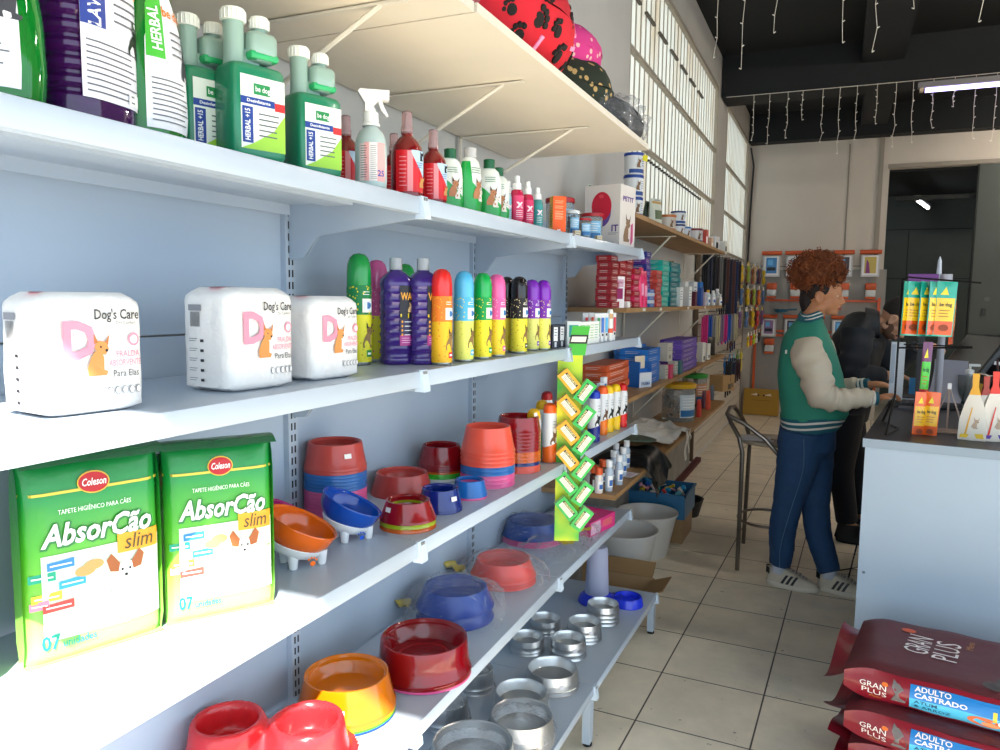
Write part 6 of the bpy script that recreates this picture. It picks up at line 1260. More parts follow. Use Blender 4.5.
# easel card and gusseted treat bags
t = thing('easel_stand', 'small A-shaped easel with brown base on the counter edge', 'stand', onz(947, 434, CT)+Vector((0, .02, .001)), CA); b = MB(); mp_ = mat('#b5a39a', .5)
b.tube([(-.055, -.0, .012), (0, 0, .185), (.062, 0, .004)], .0045, mp_, 6).tube([(0, .06, .004), (0, 0, .185)], .004, mp_, 6).box((0, 0, .186), (.014, .014, .022), mat('#e6e6e6', .4)); b.build('easel_frame', t); MB().box((0, .02, .005), (.13, .09, .008), mat('#8f7d70', .6)).build('easel_base', t, smooth=0)
def gbag(px, py, label, h, w_, c, c2, rz):
    p = onz(px, py, CT); t = thing('treat_bag', label, 'treat bag', (p.x, p.y+.03, CT+.001), rz, 'white gusseted treat bags'); b = MB(); rs = []
    for z, a, d in ((0, .5, .28), (.01, .52, .3), (h*.3, .5, .26), (h*.55, .34, .13), (h*.68, .2, .05), (h*.8, .10, .02), (h, .12, .012)):
        rs.append([(w_*a*x, w_*d*y*2, z) for x, y in ((-1, -.5), (0, -.62), (1, -.5), (1.02, 0), (1, .5), (0, .62), (-1, .5), (-1.02, 0))])
    b.rings(rs, mat('#ddd5c8', .4, coat=.2)); b.build('bag_body', t, smooth=50); b = MB().rings([[(q[0]*1.08, q[1]*1.12, q[2]) for q in r] for r in rs[4:]], mat(c, .4)); b.build('bag_neck', t, smooth=50)
    l = MB(); poly(l, [(-w_*.45, .01), (w_*.45, .01), (w_*.4, .028), (-w_*.42, .022)], mat(c2, .4), -w_*.34); dogfig(l, w_*.1, h*.18, h*.16, mat('#b9a08a', .5), y=-w_*.33); poly(l, [(-w_*.3, h*.05), (-w_*.22, h*.05), (-w_*.02, h*.5), (-w_*.06, h*.5)], mat(c, .4), -w_*.335); l.build('bag_print', t, smooth=0)
gbag(973, 441, 'white gusseted treat bag with a yellow twisted neck', .25, .088, '#e0a52a', '#e8c02a', R(-12)); gbag(993, 442, 'white gusseted treat bag with a red neck at the picture edge', .26, .09, '#d83a2a', '#5a3a9a', R(8)); gbag(984, 436, 'brown and red treat bag standing between and behind the white ones', .23, .10, '#b8402a', '#8a3a2a', R(30))
t = thing('clear_jar', 'clear open jar with white pump top behind the treat bags', 'jar', onz(962, 405, CT)+Vector((.03, .05, .001))); MB().lathe([(.048, 0), (.05, .005), (.05, .15), (.047, .15), (.046, .006), (.001, .005)], mat('#dfe6ea', .08, trans=.85, ior=1.2), 24).build('jar_body', t); MB().lathe([(.012, .02), (.012, .15), (.02, .155), (.02, .175), (.006, .18), (.006, .2)], mat('#d9d9d6', .4), 14).box((.02, 0, .2), (.05, .014, .012), mat('#d9d9d6', .4)).build('pump', t)
tag(MB().tube([cl(.04, .98, CT-.001)+Vector((-.06, 0, -.3)), cl(.0, 1.3, .6)+Vector((-.05, 0, 0)), cl(0, 1.2, .3)+Vector((-.1, 0, 0)), cl(-.05, 1.3, .02)+Vector((-.1, 0, 0)), cl(-.25, 1.5, .012), cl(-.1, 1.7, .012)], .004, mat('#101114', .5), 6).build('power_cable'), 'thin black cable trailing on the floor by the counter side', 'cable')

# ================================================================== pile of cat food sacks
BA = R(-11); BO = Vector((1.285, 2.50, 0))
mr1 = mat('#7f1626', .3, bump=.35, bscale=9, coat=.25); mr2 = mat('#5b2228', .45, bump=.35, bscale=9)
def sack(i, dx, dy, label, L=.74, D=.44, H=.120):
    z0 = .002+i*.109; t = thing('food_sack', label, 'sack', (CMB @ Vector((dx, dy, 0)))+Vector((0, 0, z0)), BA+R([0, 1.5, -1, 2][i]), 'dark red cat food sacks')
    def half(x, y, s):                       # x 0..L, y 0..D
        e = min(1, .30+max(0, x)/.12)*min(1, .3+max(0, L-x)/.12); g = min(1, min(y, D-y)/.035+.0); return H/2+s*(H/2*(.10+.90*math.sin(min(1, e)*PI/2))*(.80+.20*math.sin(min(1, g)*PI/2)))+.005*noise.noise((x*9+i*5, y*9, s*3+i))*e
    def side(x, z01, front):
        zb_, zt_ = half(x, 0, -1), half(x, 0, 1); bulge = .028*math.sin(z01*PI)*min(1, x/.12)*min(1, (L-x)/.12); return ((-bulge+.0035*noise.noise((x*12, z01*3, i*2.2))) if front else D+bulge, zb_+(zt_-zb_)*z01)
    b = MB(); nx, ny = 36, 16
    b.grid(lambda u, v: (L*u, D*v, half(L*u, D*v, 1)), nx, ny, mr2); b.grid(lambda u, v: (L*u, D*v, half(L*u, D*v, -1)), nx, ny, mr1)
    for fr in (1, 0): b.grid(lambda u, v, fr=fr: (L*u, *side(L*u, v, fr)), nx, 8, mr1)
    b.build('sack_body', t, smooth=60)
    fl = MB().grid(lambda u, v: (-.06*v-.004, .02+(D-.04)*u+.012*math.sin(v*3+i), H/2+.012*math.sin(u*7+i)+.035*v*math.sin(u*3+i*1.3)), 14, 6, mr1); fl.build('sack_seal', t, smooth=70)
    fl = MB().grid(lambda u, v: (L+.06*v, .02+(D-.04)*u, H/2+.01*math.sin(u*7)), 10, 3, mr1); fl.build('sack_seal', t, smooth=70)
    # print on the long side
    l = MB(); dr = lambda mb: [((x, side(x, min(1, max(0, (z)/H)), 1)[0]-.0016+y, side(x, min(1, max(0, z/H)), 1)[1])) for x, y, z in mb.v]
    q = MB(); cy = H*.5; W3 = mat('#ece4e2', .4)
    text(q, 'GRAN', .026, W3, .085, cy+.02, bold=.0, width=.075); text(q, 'PLUS', .026, W3, .088, cy-.012, bold=.0, width=.07); text(q, 'Menu', .010, mat('#c98a3a', .4), .092, cy-.035, width=.03); disc(q, .118, cy+.04, .009, .009, mat('#e0702a', .4))
    qq = MB(); gplate(qq, .185, .44, .012, .072, mat('#4fb4dc', .35), 12, 4); gplate(qq, .185, .44, .072, .128, mat('#1f78c0', .35), 12, 4, .0); merge(q, qq)
    text(q, 'ADULTO', .020, W3, .245, .114, bold=.03, width=.095); text(q, 'CASTRADO', .020, W3, .265, .089, bold=.03, width=.135); text(q, 'ATUM', .017, mat('#1c4a6a', .4), .228, .058, bold=.01, width=.06); text(q, '& ARROZ', .017, mat('#1c4a6a', .4), .245, .034, bold=.01, width=.095)
    disc(q, .375, .045, .042, .024, mat('#e0704a', .45), 0, .0012); disc(q, .39, .04, .022, .012, mat('#f09a6a', .45), 0, .0016); plate(q, .395, .405, .06, .1, mat('#e8c83a', .4), 0, .0014); disc(q, .418, .055, .01, .012, W3, 0, .0014)
    gq = mat('#6a6464', .6); poly(q, [(.135, .03), (.175, .03), (.18, .06), (.168, .1), (.155, .118), (.14, .12), (.137, .1), (.148, .07)], gq, 0, .001); poly(q, [(.138, .112), (.15, .118), (.14, .132)], gq, 0, .0012)
    disc(q, .50, .075, .028, .04, mat('#c9973a', .4)); plate(q, .485, .515, .06, .095, mat('#b07a1a', .4), 0, .0012); text(q, '30', .018, W3, .545, .09, bold=.02); text(q, 'dias', .01, W3, .545, .07); text(q, 'PESO LIQ. 10,1 kg', .013, W3, .56, .03, width=.12, bold=.02)
    q.v = [(x_, y_, z_*.80+.004) for x_, y_, z_ in q.v]; q.v = dr(q); l.v = []; merge(l, q); l.build('side_print', t, smooth=0)
    if i == 3:
        q = MB(); text(q, 'GRAN', .075, W3, .19, -.20, width=.15, rot=PI/2*.96, bold=0); text(q, 'PLUS', .075, W3, .27, -.21, width=.15, rot=PI/2*.96, bold=0); text(q, 'Menu', .022, mat('#b07a3a', .4), .33, -.12, rot=PI/2*.96); disc(q, .15, -.1+.0, .022, .016, mat('#d9582a', .4)); gplate(q, .42, .70, -.32, -.10, mat('#2a86c4', .35), 10, 8); 
        text(q, 'ADULTO', .03, W3, .53, -.2, rot=PI/2*.96, bold=.02, width=.15); text(q, 'CASTRADO', .03, W3, .57, -.2, rot=PI/2*.96, bold=.02, width=.18); gplate(q, .57, .70, -.32, -.10, mat('#4fb4dc', .35), 8, 6, .001)
        q.v = [(x, D+z*1.0, half(x, D+z, 1)+.0018-y*.6) for x, y, z in q.v]; q.build('top_print', t, smooth=0)
        b = MB(); random.seed(3)
        cat_ = MB().grid(lambda u, v: (.40+.30*u, .03+.085*v*(1-.3*u), half(.40+.3*u, .03+.085*v, 1)+.0015), 12, 4, mat('#57504f', .6, var=.5, vscale=30)); cat_.sphere((.395, .055, half(.395, .055, 1)+.0008), .03, mat('#57504f', .6, var=.5, vscale=30), 14, 8, sc=(1, 1, .06)); cat_.build('cat_print', t, smooth=0)
    return t
CMB = Matrix.Translation(BO) @ Matrix.Rotation(BA, 4, 'Z')
sack(0, .02, .01, 'dark red cat food sack at the bottom of the pile'); sack(1, .015, .0, 'dark red cat food sack second from the bottom of the pile'); sack(2, .0, -.015, 'dark red cat food sack second from the top of the pile'); sack(3, -.015, .035, 'dark red cat food sack on top of the pile')
t = thing('white_packet', 'crumpled white paper corner sticking out behind the sacks', 'paper', (1.36, 2.98, .001), R(20)); MB().rings([[(-.05, -.03, 0), (.06, -.03, 0), (.06, .03, 0), (-.05, .03, 0)], [(-.045, -.02, .25), (.06, -.02, .27), (.06, .02, .27), (-.045, .02, .25)], [(-.02, -.004, .37), (.03, -.004, .36), (.03, .004, .36), (-.02, .004, .37)]], mat('#d8dae4', .5, bump=.4)).build('paper_body', t)

# ================================================================== bar stool
t = thing('bar_stool', 'metal tube bar stool with low backrest standing behind the woman', 'stool', (.87, 4.76, 0)); ms = mat('#7d746c', .32, 1); O = Vector((.87, 4.76, 0))
L_ = lambda *p: [tuple(Vector(q)-O) for q in p]
for pts in (((.743, 4.49, .006), (.743, 4.5, .5), (.742, 4.5, .70), (.72, 4.51, .78)), ((.72, 5.02, .006), (.73, 5.0, .5), (.735, 4.99, .70), (.71, 4.98, .78)), ((1.02, 4.53, .006), (1.01, 4.55, .4), (1.0, 4.56, .6), (.95, 4.55, .70)), ((1.02, 5.0, .006), (1.01, 4.98, .4), (1.0, 4.96, .6), (.95, 4.95, .70))):
    MB().tube(L_(*pts), .0125, ms, 10).build('leg', t)
MB().tube(L_((.72, 4.51, .78), (.67, 4.53, .86), (.64, 4.58, .905), (.635, 4.74, .92), (.64, 4.90, .905), (.67, 4.95, .86), (.71, 4.98, .78)), .0125, ms, 10).tube(L_((.645, 4.56, .90), (.74, 4.54, .86), (.86, 4.53, .78), (.95, 4.53, .68), (.99, 4.54, .58)), .0125, ms, 10).build('backrest', t)
MB().tube([(.155*math.cos(a*PI/14)*1.05, .2*math.sin(a*PI/14), .26) for a in range(29)], .008, ms, 8).build('foot_ring', t)
MB().lathe([(.001, .722), (.165, .722), (.175, .73), (.172, .745), (.001, .75)], mat('#a09380', .5), 32).build('seat', t)
tag(MB().box((.80, 4.70, .7525), (.20, .16, .003), mat('#b9bac2', .5), Matrix.Identity(4)).build('paper_sheet'), 'white sheet of paper lying on the bar stool seat', 'paper')
tag(MB().box((.93, 4.72, .757), (.10, .12, .012), mat('#b5a590', .6)).build('beige_booklet'), 'beige booklet lying on the bar stool seat', 'booklet')
# ================================================================== people
SK = mat('#b27a56', .5, sub=.08, var=.05, vscale=30); SK2 = mat('#b98a6e', .5, sub=.08)
def limb(b, pts, rad, m, sy=1, seg=14):
    b.tube(pts, rad, m, seg, sy=sy)
    for p, r in ((pts[0], rad[0]), (pts[-1], rad[-1])): b.sphere(p, r*.98, m, 12, 8)
def smoothpath(pts, rad, n=6):
    P = [Vector(p) for p in pts]; out = []; rr = []
    for i in range(len(P)-1):
        p0, p1, p2, p3 = P[max(i-1, 0)], P[i], P[i+1], P[min(i+2, len(P)-1)]
        for k in range(n):
            t = k/n; out.append(.5*((2*p1)+(-p0+p2)*t+(2*p0-5*p1+4*p2-p3)*t*t+(-p0+3*p1-3*p2+p3)*t**3)); rr.append(rad[i]+(rad[i+1]-rad[i])*t)
    out.append(P[-1]); rr.append(rad[-1]); return out, rr
def remesh(o, v=.005, sm=4):
    r = o.modifiers.new('r', 'REMESH'); r.mode = 'VOXEL'; r.voxel_size = v; r.use_smooth_shade = True
    if sm: s = o.modifiers.new('s', 'SMOOTH'); s.iterations = sm; s.factor = .5
def hand(b, wrist, d, up, side, m, s=1, curl=.5, thumb=1):
    d = Vector(d).normalized(); side = Vector(side).normalized(); up = Vector(up).normalized(); w = Vector(wrist)
    pc = w+d*.045*s
    b.tube([w-d*.01*s, w+d*.02*s, pc+d*.02*s, pc+d*.042*s], [.024*s, .030*s, .038*s, .036*s], m, 14, sy=.0+.42) if abs(side.z) > 2 else None
    for k in range(4):                        # palm as a fan of overlapping bones
        f = (k-1.5)/1.5; a = w+side*f*.012*s; e = pc+d*.038*s+side*f*.030*s; b.tube([a, (a+e)/2+up*.003, e], [.0165*s, .0165*s, .0125*s], m, 10)
    for k, (ln, f) in enumerate(((.060, -1), (.072, -.33), (.066, .33), (.050, 1))):
        a = pc+d*.036*s+side*f*.031*s; c1 = R(25+35*curl); c2 = R(55+60*curl)
        q1 = a+(d*math.cos(c1*.4)-up*math.sin(c1*.4))*ln*.45*s; q2 = q1+(d*math.cos(c1)-up*math.sin(c1))*ln*.32*s; q3 = q2+(d*math.cos(c2)-up*math.sin(c2))*ln*.28*s
        b.tube([a, q1, q2, q3], [.0102*s, .0095*s, .0088*s, .0072*s], m, 10); b.sphere(q3, .0072*s, m, 8, 6); b.sphere(q1, .0097*s, m, 8, 6)
    a = w+d*.018*s+side*(-.022*thumb)*s; q1 = a+(d*.6-side*thumb*.75-up*.2)*.034*s; q2 = q1+(d*.85-side*thumb*.2-up*.35)*.03*s; b.tube([a, q1, q2], [.013*s, .0115*s, .0085*s], m, 10); b.sphere(q2, .0085*s, m, 8, 6)
def W4(px, py, Y): return onY(px, py, Y)
def head_parts(b, eye, m, f=1, yaw=0, pitch=0, s=1):
    # local: x forwards, y to the left side, z up; origin between the eyes at the face surface
    M = Matrix.Translation(eye) @ Matrix.Rotation(yaw, 4, 'Z') @ Matrix.Rotation(pitch, 4, 'Y') @ Matrix.Scale(s, 4)
    S = lambda c, r, sc=(1, 1, 1): b.sphere(c, r, m, 20, 14, M, sc)
    S((-.098, 0, .026), .1, (.98, .76, .92)); S((-.045, 0, .018), .062, (.95, 1.0, 1.0)); S((-.052, 0, -.035), .062, (.92, .86, 1.12)); S((-.035, 0, -.088), .030, (1.1, 1.0, .75)); S((-.012, 0, -.098), .016, (1, 1.2, .8))
    for y in (-1, 1): S((-.024, y*.032, -.030), .024, (.8, .9, 1)); S((-.085, y*.052, -.07), .024, (1.2, .6, 1)); S((-.010, y*.020, .018), .016, (.7, 1.5, .5))
    b.tube([(.000, 0, .004), (.014, 0, -.018), (.024, 0, -.036), (.012, 0, -.048)], [.009, .0105, .0125, .009], m, 10, M)
    for y in (-1, 1): S((.011, y*.011, -.041), .009)
    S((.004, 0, -.063), .012, (.85, 1.7, .6)); S((.003, 0, -.075), .011, (.9, 1.6, .6))
    for y in (-1, 1):
        b.lathe([(.001, -.006), (.018, -.005), (.023, .0), (.019, .006), (.011, .002), (.001, .001)], m, 16, M @ Matrix.Translation((-.092, y*.079, -.018)) @ Matrix.Rotation(R(-90*y), 4, 'X') @ Matrix.Rotation(R(12), 4, 'Z'), sy=1.45)
    return M
def face_details(parent, M, brow='#2a1a12', lip='#9a4a44', iris='#2a160c'):
    for y in (-1, 1):
        e = MB(); e.sphere((-.013, y*.031, -.002), .0125, mat('#b9aca4', .5), 14, 10, M, (1, 1.15, .8)); e.sphere((-.0045, y*.031, -.002), .0058, mat(iris, .15), 12, 8, M, (.6, 1, 1)); e.build('eye', parent)
        MB().tube([(-.001, y*.018, .018), (.0005, y*.032, .0225), (-.010, y*.048, .018)], [.0022, .0032, .0015], mat(brow, .8), 6, M).build('eyebrow', parent)
        MB().tube([(.0, y*.020, .005), (.0015, y*.032, .0075), (-.010, y*.044, .004)], .0016, mat(brow, .7), 6, M).build('eyelid', parent)
    MB().tube([(.004, -.020, -.068), (.0145, -.006, -.0645), (.0145, .006, -.0645), (.004, .020, -.068)], [.0015, .0042, .0042, .0015], mat(lip, .4), 8, M).tube([(.004, -.018, -.070), (.0130, -.005, -.0745), (.0130, .005, -.0745), (.004, .018, -.070)], [.0015, .005, .005, .0015], mat(lip, .4), 8, M).build('lips', parent)

# ---- the woman at the counter
YW = 4.42; YR, YL = YW-.15, YW+.15
root = thing('person', 'woman with curly auburn hair in a green and cream varsity jacket at the counter', 'person', (1.08, YW, 0)); RI = Matrix.Translation((-1.08, -YW, 0))
class PB(MB):
    def build(s, name, parent=None, smooth=70, **kw):
        s.v = [tuple(RI @ Vector(p)) for p in s.v]; return MB.build(s, name, parent, smooth, **kw)
eye = W4(839.3, 295.5, YW)
b = PB(); HM = head_parts(b, eye, SK, yaw=R(-3), pitch=R(3), s=.98)
neck0, neck1 = W4(817, 307, YW), W4(806, 330, YW); limb(b, [neck0, (neck0+neck1)/2, neck1], [.055, .052, .062], SK)
hip = W4(808, 428, YW); chest = W4(808, 355, YW); belly = W4(813, 395, YW)
b.tube([neck1+Vector((0, 0, .03)), chest, belly, hip, hip-Vector((0, 0, .06))], [.09, .15, .125, .15, .14], SK, 20, sy=.68)
shR, elR, wrR = W4(809, 347, YR-.03), W4(821, 396, YR-.09), W4(877, 398.5, YR-.02)
shL, elL, wrL = W4(817, 348, YL+.02), W4(830, 392, YL+.06), W4(869, 384.5, YL-.02)
for a, e, w_ in ((shR, elR, wrR), (shL, elL, wrL)): limb(b, [a, (a+e)/2, e], [.048, .045, .036], SK); limb(b, [e, (e+w_)/2, w_], [.036, .032, .023], SK)
hand(b, wrR, (W4(889, 396, YR)-wrR), (0, .15, 1), (0, -1, .15), SK, .92, .75, -1); hand(b, wrL, (W4(889, 385, YL-.03)-wrL), (0, 0, 1), (0, 1, .1), SK, .92, .4, -1)
hpR, knR, anR = W4(802, 440, YW-.08), W4(788, 510, YW-.07), W4(779, 569, YW-.06)
hpL, knL, anL = W4(812, 442, YW+.08), W4(816, 510, YW+.04), W4(829.5, 577, YW-.03)
for a, e, w_ in ((hpR, knR, anR), (hpL, knL, anL)): limb(b, [a, (a+e)/2, e], [.09, .078, .056], SK); limb(b, [e, (e*2+w_)/3, w_], [.054, .054, .034], SK)
b.tube([anR, anR+Vector((.05, -.01, -.055)), anR+Vector((.12, -.02, -.07))], [.030, .024, .018], SK, 12); b.tube([anL, anL+Vector((.05, -.01, -.055)), anL+Vector((.12, -.02, -.07))], [.030, .024, .018], SK, 12)
o = b.build('body', root); remesh(o, .0052, 3)
face_details(root, RI @ HM, lip='#93504a')
# hair: dark pulled back roots and a big curly puff
MHD = mat('#1d120e', .7, bump=.6, bscale=120); MHR = mat('#7a3f1c', .75, var=.45, vscale=22)
b = PB(); b.sphere((-.108, 0, .035), .1, MHD, 24, 16, HM, (.96, .80, .93)); b.sphere((-.155, 0, -.02), .06, MHD, 16, 12, HM, (.75, .95, 1.5)); b.sphere((-.06, 0, .082), .055, MHD, 16, 10, HM, (1.15, 1.2, .62))
for y in (-1, 1): b.sphere((-.085, y*.062, .032), .035, MHD, 12, 8, HM, (1.1, .45, 1.2))
b.build('hair_roots', root)
hc = W4(816.5, 272, YW); random.seed(21); b = PB(); rx, ry, rz_ = .138, .125, .106
b.sphere(hc, 1, MHR, 40, 26, None, (rx*.86, ry*.86, rz_*.86))
b.v = [tuple(Vector(p)+(Vector(p)-hc)*(.14*noise.noise(Vector(p)*22)+.06*noise.noise(Vector(p)*60))) for p in b.v]
for i in range(950):
    z = random.uniform(-1, 1); a = random.uniform(0, 2*PI); q = math.sqrt(1-z*z); n = Vector((q*math.cos(a), q*math.sin(a), z)); rr = random.uniform(.80, 1.05)*(1+.07*noise.noise(n*3.1))
    c = hc+Vector((n.x*rx*rr, n.y*ry*rr, n.z*rz_*rr)); t1 = n.orthogonal().normalized(); t2 = n.cross(t1); r_ = random.uniform(.006, .011); ph = random.random()*6; st = random.uniform(.002, .004); ax = (t1*math.cos(ph)+n*.8+t2*math.sin(ph)).normalized(); u1 = ax.orthogonal().normalized(); u2 = ax.cross(u1)
    b.tube([c+u1*r_*math.cos(k*1.15)+u2*r_*math.sin(k*1.15)+ax*st*k for k in range(8)], .0022, MHR, 4, caps=False)
b.build('curly_hair', root, smooth=80)
# jacket
MJ = mat('#237a66', .75, bump=.25, bscale=14, var=.05, vscale=8); MJD = mat('#0f5260', .7); MJW = mat('#c9c8c0', .7); MSLV = mat('#b5aa98', .65, bump=.35, bscale=16)
lv = [(317, 800, 822, .070), (322, 796, 823, .095), (329, 790, 826, .150), (338, 784, 830, .195), (348, 781, 834, .205), (360, 779, 838.5, .200), (372, 778, 842.5, .192), (386, 778.5, 846, .186), (400, 780, 849, .188), (411, 781, 849.5, .185), (417, 780, 846, .175)]
b = PB(); rs = []
def ringat(py, L, R_, hy, y0=YW, n=44, pw=2.5, dz=0, k=1):
    a, c = W4(L, py, y0), W4(R_, py, y0); cx_, z = (a.x+c.x)/2, (a.z+c.z)/2+dz; hx = (c.x-a.x)/2*k; out = []
    for j in range(n):
        t = 2*PI*j/n; cs, sn = math.cos(t), math.sin(t); q = (abs(cs)**pw+abs(sn)**pw)**(-1/pw)
        w = 1+.035*noise.noise((cs*2.5, sn*2.5, z*9))+.02*noise.noise((cs*7, sn*6, z*26)); out.append((cx_+hx*q*cs*w, y0+hy*k*q*sn*w, z+.012*math.sin(2*t+z*10)))
    return out
for i in range(len(lv)-1):
    for k in range(3): f = k/3; A, B = lv[i], lv[i+1]; rs.append(ringat(*[A[m_]+(B[m_]-A[m_])*f for m_ in range(4)]))
rs.append(ringat(*lv[-1])); b.rings(rs, MJ, None, True, False); jk = b.build('jacket', root, smooth=80)
def band(lo, hi, m, k): b = PB(); b.rings([ringat(*lo, k=k), ringat(*hi, k=k)], m, None, False, False); return b
L0, L1 = (415, 780, 847, .178), (429, 781, 838, .165); I_ = lambda f: tuple(L0[j]+(L1[j]-L0[j])*f for j in range(4))
b = PB(); b.rings([ringat(*I_(0)), ringat(*I_(.5)), ringat(*I_(1))], MJD, None, False, False); hm_ = b.build('jacket_hem', root, smooth=80)
b = band(I_(.22), I_(.36), MJW, 1.012); b.rings([ringat(*I_(.58), k=1.012), ringat(*I_(.72), k=1.012)], MJW, None, False, False); b.build('hem_stripe', root, smooth=80)
b = PB(); b.rings([ringat(*q, k=kk) for q, kk in (((312, 801.5, 822, .066), 1.0), ((316, 798.5, 823.5, .078), 1.02), ((320, 797, 823.5, .092), 1.0))], MJD, None, False, False); b.build('jacket_collar', root, smooth=80)
b = PB(); b.rings([ringat(313.5, 800.6, 822.5, .070, k=1.03), ringat(314.6, 800, 822.8, .073, k=1.03)], MJW, None, False, False); b.rings([ringat(316.6, 798.8, 823.4, .079, k=1.035), ringat(317.6, 798.2, 823.6, .082, k=1.035)], MJW, None, False, False); b.build('collar_stripe', root, smooth=80)
def sleeve(pts, rad, name, m, seed, amp=.10):
    P, rr = smoothpath(pts, rad, 9); b = PB(); n = len(P)
    rr = [r*(1+amp*math.sin(i*1.15+seed)*(.25 if i < n*.35 else 1)*.55) for i, r in enumerate(rr)]; b.tube(P, rr, m, 26)
    b.v = [tuple(Vector(v)+Vector((noise.noise(Vector(v)*16+Vector((seed, 0, 0))), noise.noise(Vector(v)*16+Vector((0, seed, 0))), noise.noise(Vector(v)*16)))*.009) for v in b.v]; return b.build(name, root, smooth=80)
sleeve([shR+Vector((-.008, .035, .015)), shR+Vector((.0, -.01, -.05)), (shR+elR)/2+Vector((0, -.012, 0)), elR+Vector((.00, 0, .012)), elR+(wrR-elR)*.30+Vector((0, 0, -.014)), elR+(wrR-elR)*.65+Vector((0, 0, -.004)), wrR-(wrR-elR)*.10], [.072, .088, .084, .074, .062, .052, .038], 'sleeve', MSLV, 1.0, .14)
sleeve([shL+Vector((-.01, -.03, .01)), (shL+elL)/2, elL, elL+(wrL-elL)*.5, wrL-(wrL-elL)*.12], [.095, .085, .07, .055, .036], 'sleeve', MSLV, 4.0)
for w_, e in ((wrR, elR), (wrL, elL)):
    d = (w_-e).normalized(); b = PB(); b.tube([w_-d*.055, w_-d*.03, w_+d*.002], [.040, .0365, .034], MJD, 22, caps=True); cf = b.build('cuff', root)
    for q in (-.042, -.022): PB().tube([w_+d*(q-.005), w_+d*(q+.005)], [.0405+(-q-.02)*.1, .040+(-q-.02)*.1], MJW, 22).build('cuff_stripe', root)
b = PB(); q = W4(787, 352, YR-.03); b.box(q+Vector((-.005, .01, 0)), (.01, .004, .02), MJW); b.build('back_lettering', root)
# jeans
MJN = mat('#1c3f66', .8, bump=.35, bscale=26, var=.16, vscale=9); b = PB()
wa = W4(808, 424, YW); cr = W4(806, 446, YW); b.tube([wa+Vector((0, 0, .06)), wa, cr, cr-Vector((0, 0, .05))], [.145, .158, .168, .135], MJN, 26, sy=.90)
for a, e, w_, s in ((hpR, knR, anR, 1), (hpL, knL, anL, .97)):
    P, rr = smoothpath([a+Vector((0, 0, .05)), a+(e-a)*.35, e+Vector((-.004, 0, .03)), e+(w_-e)*.35+Vector((-.012, 0, 0)), e+(w_-e)*.75, w_+Vector((0, 0, .025))], [.118*s, .108*s, .077*s, .072*s, .062, .056], 7)
    rr = [r*(1+.018*math.sin(i*2.1)) for i, r in enumerate(rr)]; b.tube(P, rr, MJN, 22)
o = b.build('jeans', root); remesh(o, .008, 3)
b = PB(); ms_ = mat('#4f6f8f', .8); P, _ = smoothpath([W4(804, 438, YR-.02), W4(803, 470, YR-.01), W4(790, 512, YR), W4(781, 545, YR+.02), W4(780, 566, YR+.03)], [1]*5, 5); b.tube([p+Vector((0, -.035, 0)) for p in P], .0018, ms_, 4); 
b.build('side_seam', root)
